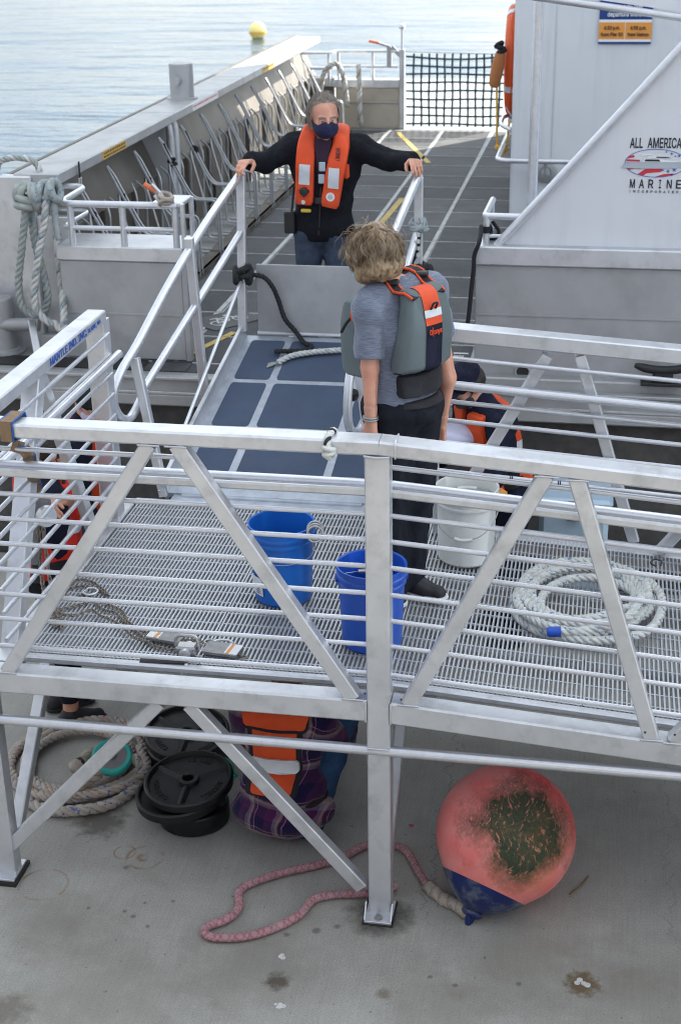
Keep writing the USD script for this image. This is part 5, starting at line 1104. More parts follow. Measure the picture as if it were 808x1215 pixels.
# ------------------------------------------------------------------ people: rounded bones blended in a distance field, meshed by surface nets
def relax(m, n):
    """Smooths a mesh without shrinking it: each vertex moves toward, then away from, its neighbours' mean."""
    e = np.asarray(m.edges_unique); N = len(m.vertices); v = np.array(m.vertices)
    deg = np.maximum(np.bincount(e.ravel(), minlength=N), 1)[:, None]
    for k in range(2 * n):
        a = np.stack([np.bincount(e[:, 0], v[e[:, 1], c], N) + np.bincount(e[:, 1], v[e[:, 0], c], N) for c in range(3)], 1) / deg
        v = v + (a - v) * (.5 if k % 2 == 0 else -.46)
    return trimesh.Trimesh(v, m.faces, process=False)
class Field:
    def __init__(s, lo, hi, h):
        s.lo, s.h = A(lo, float), h
        s.n = np.ceil((A(hi, float) - s.lo) / h).astype(int) + 1
        s.d = np.full(s.n, 0.25, np.float32)
    def _sub(s, lo, hi):
        i0 = np.clip(np.floor((lo - s.lo) / s.h).astype(int), 0, s.n); i1 = np.clip(np.ceil((hi - s.lo) / s.h).astype(int) + 1, 0, s.n)
        sl = tuple(slice(a, b) for a, b in zip(i0, i1))
        ax = [s.lo[k] + s.h * np.arange(i0[k], i1[k], dtype=np.float32) for k in range(3)]
        return sl, np.stack(np.meshgrid(*ax, indexing='ij'), -1)
    def _put(s, sl, d, k):
        o = s.d[sl]; hh = np.maximum(k - np.abs(o - d), 0) / k
        s.d[sl] = np.minimum(o, d) - hh * hh * k * 0.25
    def cap(s, a, b, ra, rb=None, k=.03):
        rb = ra if rb is None else rb; a, b = A(a, float), A(b, float); m = max(ra, rb) + k + .03
        sl, p = s._sub(np.minimum(a, b) - m, np.maximum(a, b) + m)
        if p.size == 0: return s
        ab = b - a; t = np.clip(((p - a) @ ab) / max(ab @ ab, 1e-9), 0, 1)
        s._put(sl, (np.linalg.norm(p - a - t[..., None] * ab, axis=-1) - (ra + (rb - ra) * t)).astype(np.float32), k); return s
    def ell(s, c, R, axes=None, k=.03):
        c, R = A(c, float), A(R, float); m = R.max() + k + .03
        sl, p = s._sub(c - m, c + m)
        if p.size == 0: return s
        q = p - c
        if axes is not None: q = q @ A(axes, float).T
        k0 = np.linalg.norm(q / R, axis=-1); k1 = np.linalg.norm(q / R ** 2, axis=-1)
        s._put(sl, (np.where(k1 > 1e-6, k0 * (k0 - 1) / np.maximum(k1, 1e-6), -R.min())).astype(np.float32), k); return s
    def grid(s):
        return s._sub(s.lo, s.lo + s.h * (s.n - 1))[1]
    def cut(s, c, n):
        """Keeps what lies on the side that n points to."""
        s.d = np.maximum(s.d, (-(s.grid() - A(c, float)) @ unit(n)).astype(np.float32)); return s
    def mesh(s, smooth=1):
        d = s.d; inside = d < 0; nx, ny, nz = d.shape
        cs = [(i, j, k) for i in (0, 1) for j in (0, 1) for k in (0, 1)]
        V = lambda a, o: a[o[0]:nx - 1 + o[0], o[1]:ny - 1 + o[1], o[2]:nz - 1 + o[2]]
        cnt = sum(V(inside, o).astype(np.int8) for o in cs); act = (cnt > 0) & (cnt < 8)
        idx = np.full(act.shape, -1, int); I = np.argwhere(act); idx[act] = np.arange(len(I))
        dv = A([V(d, o)[act] for o in cs]).T; acc = np.zeros((len(I), 3)); w = np.zeros(len(I))
        for a in range(8):
            for b in range(a + 1, 8):
                oa, ob = A(cs[a]), A(cs[b])
                if np.abs(oa - ob).sum() != 1: continue
                x = (dv[:, a] < 0) != (dv[:, b] < 0); t = np.where(x, dv[:, a] / np.where(x, dv[:, a] - dv[:, b], 1), 0)
                acc += x[:, None] * (oa + t[:, None] * (ob - oa)); w += x
        v = s.lo + s.h * (I + acc / w[:, None]); F = []
        for ax in range(3):
            u_, w_ = [(1, 2), (2, 0), (0, 1)][ax]
            sl0 = [slice(1, n - 1) for n in d.shape]; sl0[ax] = slice(0, d.shape[ax] - 1); sl1 = list(sl0); sl1[ax] = slice(1, d.shape[ax])
            a0, a1 = inside[tuple(sl0)], inside[tuple(sl1)]
            e = np.argwhere(a0 != a1)
            if len(e) == 0: continue
            flip = a0[tuple(e.T)]; off = np.ones(3, int); off[ax] = 0; e = e + off
            def at(du, dw):
                q = e.copy(); q[:, u_] -= du; q[:, w_] -= dw; return idx[tuple(q.T)]
            q = np.stack([at(1, 1), at(0, 1), at(0, 0), at(1, 0)], 1); q[~flip] = q[~flip][:, ::-1]
            F.append(q)
        q = np.vstack(F); m = trimesh.Trimesh(v, np.vstack([q[:, [0, 1, 2]], q[:, [0, 2, 3]]]), process=False)
        return relax(m, smooth)
def ruffle(m, amp, scale, seed=0, squash=(1, 1, 1)):
    n = m.vertex_normals; q = meshkit.fbm(np.asarray(m.vertices) * scale * A(squash) + 37, 3, seed) - .5
    m.vertices = m.vertices + n * (q * 2 * amp)[:, None]; return m
def bounds(pts, m=.2):
    p = A(pts, float); return p.min(0) - m, p.max(0) + m

def hand_field(f, wr, d, n, side, curl, k=.006, spread=.0, thumb_in=.35, sc=1.0):
    """A palm, four bent fingers and a thumb; d along the hand, n out of the palm, side towards the thumb."""
    d, n, side = unit(d), unit(n), unit(side)
    L = [.046, .050, .046, .036]; off = [.031, .011, -.010, -.029]; R = [.0092, .0095, .0090, .0080]
    kn = []
    for i in range(4):
        b = A(wr) + (d * (.092 - .004 * abs(i - 1)) + side * off[i]) * sc; kn.append(b)
        f.cap(A(wr) + side * off[i] * .6 * sc + d * .01, b, .0155 * sc, .0125 * sc, .012)
    for i in range(4):
        p = kn[i]; dd = d + side * spread * (1.5 - i); a = curl * (.85 + .12 * i)
        for j, fr in enumerate((1.0, .66, .52)):
            ang = a * (.75 if j == 0 else 1.0) * (j + 1) / 1.5 if j else a * .7
            t = unit(dd) * math.cos(ang) + n * math.sin(ang); q = p + t * L[i] * fr * sc
            f.cap(p, q, R[i] * sc * (1 - .07 * j), R[i] * sc * (1 - .07 * (j + 1)), k); p = q
    t0 = A(wr) + (d * .028 + side * .022) * sc; t1 = t0 + unit(d * .75 + side * .75 + n * thumb_in) * .042 * sc; t2 = t1 + unit(d * .95 + side * .25 + n * (thumb_in + .25)) * .032 * sc; t3 = t2 + unit(d + n * (thumb_in + .3)) * .026 * sc
    f.cap(t0, t1, .0155 * sc, .012 * sc, .01); f.cap(t1, t2, .0115 * sc, .0105 * sc, k); f.cap(t2, t3, .0102 * sc, .0085 * sc, k)
    return f
def head_prims(f, c, hf, hu, s=1.0, ears=True, k=.02):
    hf = unit(hf); hr = unit(np.cross(hf, hu)); hu = np.cross(hr, hf); ax = A([hr, hf, hu])
    q = lambda r, y, z: A(c) + (hr * r + hf * y + hu * z) * s
    f.ell(q(0, -.012, .030), A([.076, .094, .084]) * s, ax, k); f.ell(q(0, .028, -.020), A([.062, .062, .085]) * s, ax, k)
    f.cap(q(0, .055, -.085), q(0, .062, -.098), .026 * s, .022 * s, .025)
    for r in (-1, 1):
        f.cap(q(r * .040, .030, -.055), q(r * .030, .052, -.085), .024 * s, .02 * s, .02); f.ell(q(r * .036, .062, -.022), A([.024, .022, .022]) * s, ax, .015)
        f.cap(q(r * .018, .083, .018), q(r * .046, .074, .016), .0085 * s, .008 * s, .010)
        if ears: f.ell(q(r * .078, -.008, -.008), A([.008, .020, .032]) * s, ax, .008)
    f.cap(q(0, .088, .010), q(0, .108, -.028), .0085 * s, .0115 * s, .010)
    for r in (-1, 1): f.ell(q(r * .012, .098, -.032), A([.009, .010, .008]) * s, ax, .006)
    f.cap(q(-.018, .086, -.062), q(.018, .086, -.062), .0075 * s, .0075 * s, .008)
    return q, hr, hf, hu
def figure(f, J, t=0.0, parts=('torso', 'arms', 'legs'), fem=False, k=.04, sleeve=1.0, leg=1.0, bulk=1.0):
    """The trunk and limbs of joints J, thickened by t."""
    sl, sr, hl, hr_ = A(J['shL']), A(J['shR']), A(J['hipL']), A(J['hipR'])
    fw = unit(J['face']); ms, mh = (sl + sr) / 2, (hl + hr_) / 2; up = unit(ms - mh); rt = unit(sr - sl); rt = unit(rt - up * (rt @ up)); fd_ = np.cross(up, rt)
    if fd_ @ fw < 0: fd_ = -fd_
    ax = A([rt, fd_, up]); Lt = np.linalg.norm(ms - mh); hw = np.linalg.norm(sr - sl) / 2
    if 'torso' in parts:
        f.ell(ms - up * Lt * .24 + fd_ * .01, A([hw * .98 * bulk + t, .112 * bulk + t, Lt * .36 + t]), ax, k)
        f.ell(ms - up * Lt * .60 + fd_ * .012, A([hw * .80 * bulk + t, .108 * bulk + t, Lt * .34 + t]), ax, k)
        f.ell(mh + up * .03, A([hw * .88 * bulk + t, .118 * bulk + t, .13 + t]), ax, k)
        f.cap(sl - up * .01, sr - up * .01, .058 + t, .058 + t, k)
        nk = A(J['neck']); f.cap(nk - up * .02, sl + (nk - sl) * .25, .052 + t, .052 + t, k); f.cap(nk - up * .02, sr + (nk - sr) * .25, .052 + t, .052 + t, k)
    if 'arms' in parts:
        for s in 'LR':
            a, b, c = A(J['sh' + s]), A(J['el' + s]), A(J['wr' + s])
            if sleeve <= .5:
                f.cap(a, a + (b - a) * sleeve * 2, .055 + t, .052 + t, k)
            else:
                f.cap(a, b, .054 + t, .042 + t, k); f.cap(b, b + (c - b) * (sleeve * 2 - 1), .042 + t, (.028 if t < .008 else .036) + t, .02)
    if 'legs' in parts:
        for s in 'LR':
            a, b, c = A(J['hip' + s]), A(J['kn' + s]), A(J['an' + s])
            f.cap(a, b, .085 + t, .056 + t, k); f.cap(b, b + (c - b) * leg, .056 + t, (.040 if leg == 1 else .05) + t, .03)
    return ax, up, fd_, rt
def shoe(parent, an, toe, mat, sole=None, z=None):
    an, toe = A(an, float), A(toe, float); d = unit((toe - an) * A([1, 1, 0])); zb = z if z is not None else min(an[2], toe[2]) - .06
    b = A([an[0], an[1], zb])
    f = Field(*bounds([b - d * .08, b + d * .22, b + Z3 * .12], .06), .006)
    s_ = np.cross(d, Z3)
    f.cap(b - d * .03 + Z3 * .05, b + Z3 * .07, .040, .044, .03); f.cap(b - d * .04 + Z3 * .04, b + d * .15 + Z3 * .035, .040, .036, .02); f.cap(b + d * .08 + Z3 * .04, b + Z3 * .09, .042, .044, .03)
    f.cut(b + Z3 * .022, Z3)
    part(parent, 'shoe', f.mesh(2), mat, smooth=True)
    f = Field(*bounds([b - d * .08, b + d * .22], .07), .006); f.cap(b - d * .04 + Z3 * .02, b + d * .155 + Z3 * .02, .046, .044, .01); f.cut(b + Z3 * .004, Z3); f.cut(b + Z3 * .026, -Z3)
    part(parent, 'sole', f.mesh(1), sole or mat, smooth=30)
def strands(c, hr, hf, hu, n, length, seed, rfun, wave, mat_count=1, thick=.0016, hang=.8, mask=None, fly=.012, far=1.12):
    """Locks of hair: tapered strands that leave the scalp and fall."""
    q = random.Random(seed); out = [[] for _ in range(mat_count)]
    while n > 0:
        v = unit(A([q.gauss(0, 1), q.gauss(0, 1), q.gauss(0, 1)]))
        if mask and not mask(v): continue
        n -= 1
        nn = hr * v[0] + hf * v[1] + hu * v[2]; p = A(c) + (hr * v[0] * rfun[0] + hf * v[1] * rfun[1] + hu * v[2] * rfun[2]); pts = [p]
        L_ = length * q.uniform(.5, 1.1); ph = q.uniform(0, 6.28); sw = unit(np.cross(nn, Z3 + .01)); d_ = unit(nn * .25 + sw * q.uniform(-.8, .8) - Z3 * .1); kf = q.uniform(.6, 1.3)
        for i in range(9):
            d_ = unit(d_ + (-Z3 * hang * .38 + sw * math.sin(ph + i * 1.1 * kf) * wave))
            p = p + d_ * L_ / 9
            r_ = p - A(c); e = math.sqrt((r_ @ hr / (rfun[0] + .004)) ** 2 + (r_ @ hf / (rfun[1] + .004)) ** 2 + (r_ @ hu / (rfun[2] + .004)) ** 2)
            if e < 1: p = A(c) + r_ / e * (1 + fly * q.random())
            elif e > far and r_ @ hu > -.03: p = A(c) + r_ / e * far
            pts.append(p)
        th_ = thick * q.uniform(.7, 1.5)
        out[q.randrange(mat_count)].append(tube(A(pts), A([th_ * .8, th_, th_, th_, th_, th_, th_ * .9, th_ * .7, th_ * .45, th_ * .15]), 3))
    return out
def locks(c, hr, hf, hu, n, length, seed, rfun, per=11, groups=4, wave=.5, mask=None, thick=.0015, girth=.011):
    """Wavy locks: each a bundle of strands that follows one waving guide down from the scalp."""
    q = random.Random(seed); out = [[] for _ in range(groups)]; R3 = A(rfun)
    ax = A([hr, hf, hu])
    while n > 0:
        v = unit(A([q.gauss(0, 1), q.gauss(0, 1), q.gauss(0, 1)]))
        if mask and not mask(v): continue
        n -= 1; gi = q.randrange(groups); v0 = v.copy()
        L_ = length * q.uniform(.65, 1.15); N = 14; ph = q.uniform(0, 6.28); fr_ = q.uniform(.55, .95); am = wave * q.uniform(.5, 1.2); gd = []
        p = A(c) + (v * R3) @ ax * q.uniform(.97, 1.05); lift = q.uniform(.0, .022); side0 = q.uniform(-.5, .5)
        for i in range(N):
            gd.append(p); r_ = (p - A(c)) @ ax.T; nn = unit((r_ / R3 ** 2) @ ax)
            down = -Z3 + nn * (nn @ Z3); down = unit(down) if np.linalg.norm(down) > .15 else unit(np.cross(nn, Z3 + .3 * hr)); sd = np.cross(nn, down)
            d_ = unit(down + sd * (side0 * (1 - i / N) + am * math.sin(ph + i * fr_)) + nn * .35 * math.sin(ph * 1.7 + i * fr_ * .9) * am)
            p = p + d_ * L_ / N; r_ = (p - A(c)) @ ax.T; e = np.linalg.norm(r_ / R3); lim = 1.02 + lift / .1 * (i / N)
            if (e < lim and r_[2] > -.05) or e > 1.28: p = A(c) + (r_ / e * min(max(e, lim), 1.28)) @ ax
        gd = A(gd); t_, n_, b_ = frames(gd); w_ = np.sin(np.linspace(.5, 2.9, N))[:, None]
        for k in range(per):
            a_, rr_ = q.uniform(0, 6.28), girth * math.sqrt(q.random()); tw = a_ + np.linspace(0, q.uniform(-1.5, 1.5), N)
            pts = gd + w_ * rr_ * (np.cos(tw)[:, None] * n_ + np.sin(tw)[:, None] * b_); m_ = q.randint(N - 4, N); th_ = thick * q.uniform(.6, 1.3)
            out[gi if q.random() < .8 else q.randrange(groups)].append(tube(pts[:m_], th_ * np.linspace(1, .25, m_), 3))
    return out
def body_part(t, f, hands=()):
    """One continuous skin: the body's field and finer fields of the hands, joined."""
    m = f.mesh(2)
    try:
        mm = manifold3d.Manifold(manifold3d.Mesh(np.asarray(m.vertices, np.float32), np.asarray(m.faces, np.uint32)))
        for h in hands:
            x = h.mesh(1); mm = mm + manifold3d.Manifold(manifold3d.Mesh(np.asarray(x.vertices, np.float32), np.asarray(x.faces, np.uint32)))
        r = mm.to_mesh()
        if len(r.tri_verts) < len(m.faces) * .8: raise ValueError
        m2 = trimesh.Trimesh(np.asarray(r.vert_properties[:, :3], float), np.asarray(r.tri_verts), process=False)
    except Exception:
        m2 = trimesh.util.concatenate([m] + [h.mesh(1) for h in hands])
    return part(t, 'body', m2, skin, smooth=True)
def slab(m, planes, push=0.0):
    """The piece of a surface inside the planes (point, inward normal), pushed out along its normals."""
    m = trimesh.Trimesh(np.asarray(m.vertices), np.asarray(m.faces), process=True)
    for c, n in planes:
        m = trimesh.intersections.slice_mesh_plane(m, n, c)
        if len(m.faces) == 0: return m
    m = trimesh.Trimesh(m.vertices, m.faces, process=True); m.vertices = m.vertices + m.vertex_normals * push
    return m

# ---- the man on the foredeck
def man():
    t = thing('person', 'grey-haired man in navy mask and red-orange vest, hands on both ramp rails', 'person', (-1.72, 8.9, DZ))
    hL, hR = rl[0], rr[0]                                     # the rail tops, world left and right in the picture
    J = dict(neck=ony(386, 172, 8.92), shR=ony(349, 172, 8.93), shL=ony(427, 174, 8.93), elR=ony(316, 192, 8.82), elL=ony(463, 190, 8.82), wrR=hL + A([.052, .085, .062]), wrL=hR + A([-.045, .085, .066]), face=(0.05, -1, 0))
    mh = ony(383, 272, 8.95); J['hipR'], J['hipL'] = mh + A([-.088, 0, 0]), mh + A([.088, 0, 0])
    for s, sx in (('R', -1), ('L', 1)):
        J['kn' + s] = A([mh[0] + sx * .10, 8.93, DZ + .50]); J['an' + s] = A([mh[0] + sx * .11, 8.99, DZ + .09])
    hc_ = ony(384.5, 137, 8.82); hf = unit(A([.42, -.90, -.20])); 
    pts = list(J.values())[:-0 or None]
    allp = [J[k] for k in J if k != 'face'] + [hc_]
    lo, hi = bounds(allp, .2)
    f = Field(lo, hi, .0085); q, hr, hf_, hu = head_prims(f, hc_, hf, Z3, 1.07)
    f.cap(J['neck'] - Z3 * .03, q(0, -.02, -.05), .055, .054, .03); figure(f, J)
    hands = []
    for s, wr, hp_, sd in (('R', J['wrR'], hL, 1), ('L', J['wrL'], hR, -1)):
        h = Field(*bounds([wr, wr + A([0, -.2, -.02])], .10), .0028)
        h.cap(A(J['el' + s]) + (wr - A(J['el' + s])) * .75, wr, .029, .025, .02)
        rail_d = unit(A([-.05, -.8, -.55]))
        hand_field(h, wr, unit(A([-sd * .25, -.90, .12])), unit(A([-sd * .12, -.10, -1])), A([sd * 1.0, -.2, .1]), .80, thumb_in=.6)
        hands.append(h)
    body_part(t, f, hands)
    for r in (-1, 1):
        e = part(t, 'eye', trimesh.creation.icosphere(2, .0115).apply_translation(q(r * .031, .0745, .001)), eye_white, smooth=True); part(e, 'pupil', trimesh.creation.icosphere(2, .0062).apply_translation(q(r * .031 + .002, .0815, 0)), eye_dark, smooth=True)
        part(t, 'eyebrow', tube(spline([q(r * .014, .092, .020), q(r * .032, .090, .026), q(r * .050, .078, .019)], .01), .0042, 6), hair_grey, smooth=True)
    # hair: grey sides and back, thin on top
    f = Field(*bounds([hc_], .17), .005); f.ell(q(0, -.022, .022), A([.091, .108, .109]), A([hr, hf_, hu]), .01)
    g_ = f.grid() - hc_; y_, z_, x_ = g_ @ hf_, g_ @ hu, g_ @ hr
    f.d = np.maximum.reduce([f.d, (y_ - np.interp(z_, [.078, .098], [.030, .062]) + .25 * np.maximum(z_ - .075, 0) + 1.1 * np.maximum(np.abs(x_) - .055, 0)).astype(np.float32), (-(z_ + .062 + .9 * np.minimum(y_ + .02, 0) * .5)).astype(np.float32)])
    part(t, 'hair', ruffle(f.mesh(1), .006, 55, 3), hair_grey, smooth=True)
    for lst in strands(q(0, -.022, .022), hr, hf_, hu, 2000, .05, 5, (.089, .106, .107), .4, 1, .0011, .8, lambda v: (v[1] < .30 or (v[2] > .80 and v[1] < .50)) and v[2] > -.68): part(t, 'hair_strands', lst, hair_grey, kind='stuff')
    # mask
    f = Field(*bounds([hc_], .16), .005); f.ell(q(0, .048, -.052), A([.076, .072, .064]), A([hr, hf_, hu]), .02); f.cap(q(0, .100, -.024), q(0, .108, -.060), .016, .013, .03); f.cut(q(0, .02, 0), hf_)
    f.d = np.maximum(f.d, ((f.grid() - q(0, 0, -.012)) @ unit(hu - .12 * hf_)).astype(np.float32))
    part(t, 'mask', ruffle(f.mesh(2), .002, 40), mask_navy, smooth=True)
    for r in (-1, 1): part(t, 'mask_strap', tube(spline([q(r * .066, .035, -.03), q(r * .080, .005, -.01), q(r * .082, -.015, .005)], .01), .003, 5), mask_navy, smooth=True)
    # jacket
    f = Field(lo - .05, hi + .05, .009); ax, up, fd_, rt = figure(f, J, .022, ('torso', 'arms'), sleeve=.97)
    f.cap(J['neck'], J['neck'] + Z3 * .035, .066, .062, .03); f.cut(mh - Z3 * .06, Z3)
    jk = ruffle(f.mesh(2), .011, 13, 4); part(t, 'jacket', jk, fleece, smooth=True)
    zc = (A(J['shL']) + A(J['shR'])) / 2; fr = lambda x, z, d=0.0: zc + rt * x + up * z + fd_ * d
    def front(x, z):                                        # the jacket's front surface
        o = fr(x, z, .6); loc, ri, ti = jk.ray.intersects_location([o], [-fd_], multiple_hits=False); return loc[0] if len(loc) else fr(x, z, .13)
    sg = 1 if rt[0] > 0 else -1
    part(t, 'shirt_front', plate(Polygon([(-.055, .075), (.055, .075), (.012, -.20), (-.012, -.20)]), front(0, -.14) * 0 + fr(0, 0, np.dot(front(0, -.1) - zc, fd_) + .004), rt, up, .004) if sg > 0 else plate(Polygon([(-.055, .075), (.055, .075), (.012, -.20), (-.012, -.20)]), fr(0, 0, np.dot(front(0, -.1) - zc, fd_) + .004), -rt, up, .004), shirt_plum)
    # vest lobes
    def lobe(x0, x1, zt, zbm):
        zz = np.linspace(zt, zbm, 9); xx = np.interp(zz, [zbm, zt], [x1, x0])
        c_ = [front(x, z) + fd_ * .022 for x, z in zip(xx, zz)]
        back = [fr(x0 * .92, zt + .055, .06), fr(x0 * .85, zt + .075, -.01), fr(x0 * .55, zt + .07, -.085), fr(0, zt + .055, -.115)]
        p_ = spline(back[::-1] + c_, .02); tt = np.gradient(p_, axis=0); out = []
        rings = []
        for i, (pp__, d_) in enumerate(zip(p_, tt)):
            d_ = unit(d_); s_ = rt - d_ * (rt @ d_); s_ = unit(s_) if np.linalg.norm(s_) > .2 else unit(np.cross(d_, fd_)); n_ = np.cross(s_, d_)
            w_ = .034 + .024 * min(1, i / len(p_) * 1.9); h_ = .026
            if i == len(p_) - 1: w_ *= .8; h_ *= .6
            rings.append([pp__ + s_ * w_ * np.sign(math.cos(a)) * abs(math.cos(a)) ** .5 + n_ * h_ * np.sign(math.sin(a)) * abs(math.sin(a)) ** .7 for a in np.linspace(0, 2 * np.pi, 20, endpoint=False)])
        v = A(rings).reshape(-1, 3); N = len(rings); S = 20
        F_ = [[i * S + j, i * S + (j + 1) % S, (i + 1) * S + (j + 1) % S] for i in range(N - 1) for j in range(S)] + [[i * S + j, (i + 1) * S + (j + 1) % S, (i + 1) * S + j] for i in range(N - 1) for j in range(S)] + [[(N - 1) * S, (N - 1) * S + j, (N - 1) * S + j + 1] for j in range(1, S - 1)] + [[0, j + 1, j] for j in range(1, S - 1)]
        m = trimesh.Trimesh(v, F_, process=False); m.fix_normals(); return m, c_
    xr = sg
    v1, c1 = lobe(-.105 * xr, -.098 * xr, .035, -.335); v2, c2 = lobe(.105 * xr, .060 * xr, .035, -.335)
    vst = part(t, 'vest', [v1, v2], vest_red, smooth=50)
    def on(m, x, z):
        loc, ri, ti = m.ray.intersects_location([fr(x, z, .7)], [-fd_], multiple_hits=False)
        return (loc[0], m.face_normals[ti[0]]) if len(loc) else (fr(x, z, .16), fd_)
    X = X3 if sg > 0 else X3
    for m, x, z in ((v1, -.100 * xr, -.145), (v2, .082 * xr, -.150)):
        sl_ = slab(m, [(fr(x - .033, 0), rt), (fr(x + .033, 0), -rt), (fr(0, z - .062), up), (fr(0, z + .062), -up), (fr(0, 0, np.dot(on(m, x, z)[0] - zc, fd_) - .03), fd_)], .003); part(vst, 'reflective_patch', sl_, reflective, smooth=True)
    o, n_ = on(v2, .095 * xr, -.02); part(vst, 'lettering', text_at('WORK VEST', .026, fr(.086 * xr, .035, np.dot(o - zc, fd_) + .006), -up, -X * -1.0 if False else X, .002, True, .13), print_black)
    o, n_ = on(v2, .068 * xr, -.265); part(vst, 'badge', lathe([(0, 0), (.027, 0), (.027, .003), (.022, .003), (.021, .002), (0, .002)], 24, axis=fd_, at=o + fd_ * .001), print_white); part(vst, 'badge_mark', [lathe([(.010, 0), (.014, 0), (.014, .002), (.010, .002)], 20, axis=fd_, at=o + fd_ * .004), box(o - A([.012, .006, .003]), o + A([.012, -.0045, .003]))], print_grey)
    o, n_ = on(v1, -.10 * xr, -.245); part(vst, 'inflator', [lathe([(0, 0), (.024, 0), (.024, .02), (.012, .026), (0, .026)], 16, axis=fd_, at=o), rod(o + fd_ * .015 - up * .03, o + fd_ * .015 + up * .01 + rt * .03 * xr, .011)], black_rubber)
    o, n_ = on(v1, -.10 * xr, -.315); part(vst, 'snap', lathe([(0, 0), (.014, 0), (.012, .004), (0, .004)], 12, axis=fd_, at=o), reflective)
    for dx_ in (-.035, -.012, .012): 
        o, n_ = on(v1, (-.10 + dx_) * xr, -.225 - .02 * (dx_ < 0)); part(vst, 'eyelet', lathe([(0, 0), (.005, 0), (0, .002)], 8, axis=fd_, at=o), black_rubber)
    part(vst, 'waist_belt', bar(front(-.06 * xr, -.30) + fd_ * .012, front(.05 * xr, -.30) + fd_ * .012, .03, .012, up=fd_, ch=.002), black_cloth); o = front(0, -.30); part(vst, 'buckle', box(o + fd_ * .02 - A([.028, .01, .02]), o + fd_ * .02 + A([.028, .01, .02]), .006), black_rubber)
    o = front(-.085 * xr, -.375); part(vst, 'pull_tab', box(o + fd_ * .01 - A([.035, .01, .012]), o + fd_ * .01 + A([.03, .008, .010]), .006), yellow_plastic)
    o, n_ = on(v2, .14 * xr, -.10); part(vst, 'whistle_pocket', box(front(.145 * xr, -.115) - A([.012, .02, .045]), front(.145 * xr, -.115) + A([.02, .02, .045]), .01), vest_red)
    o = front(.005 * xr, -.12); gl = part(t, 'glasses', tube(spline([o + fd_ * .012 + up * .06 + rt * .01, o + fd_ * .014, o + fd_ * .012 - up * .05 - rt * .008], .01), .002, 5), black_rubber)
    for dz_ in (.03, -.045): part(gl, 'lens', box(o + fd_ * .018 + up * dz_ - A([.02, .004, .028]), o + fd_ * .018 + up * dz_ + A([.02, .003, .028]), .004), glass_grey)
    part(t, 'zip', bar(front(0, -.22) + fd_ * .004, front(0, -.52) + fd_ * .004, .008, .004, up=fd_, ch=0), black_rubber)
    # trousers, shoes, radio
    f = Field(lo - .05, hi + .05, .009); figure(f, J, .012, ('legs',)); f.ell(mh + Z3 * .01, (.175, .13, .10), None, .05); f.cut(mh + Z3 * .06, -Z3); f.cut(A([0, 0, DZ + .05]), Z3)
    part(t, 'trousers', ruffle(f.mesh(2), .011, 14, 8, (1.3, 1.3, .7)), jeans_grey, smooth=True)
    for s in 'RL': shoe(t, J['an' + s], A(J['an' + s]) + A([0, -.2, 0]), shoe_black, z=DZ + .006)
    rd = part(t, 'radio', box(ony(343, 262, 8.86) - A([.03, .02, .075]), ony(350, 262, 8.86) + A([.0, .03, .06]), .008), black_rubber); part(rd, 'antenna', rod(ony(346, 252, 8.86), ony(349, 220, 8.87), .007), black_rubber)
hair_grey = M('grey_hair', (0.25, 0.215, 0.185), 0.6, 0, 0.35, 70, 0.6, 200)
shirt_plum = M('plum_shirt', (0.035, 0.015, 0.035), 0.9, 0, 0.2, 40)
man()

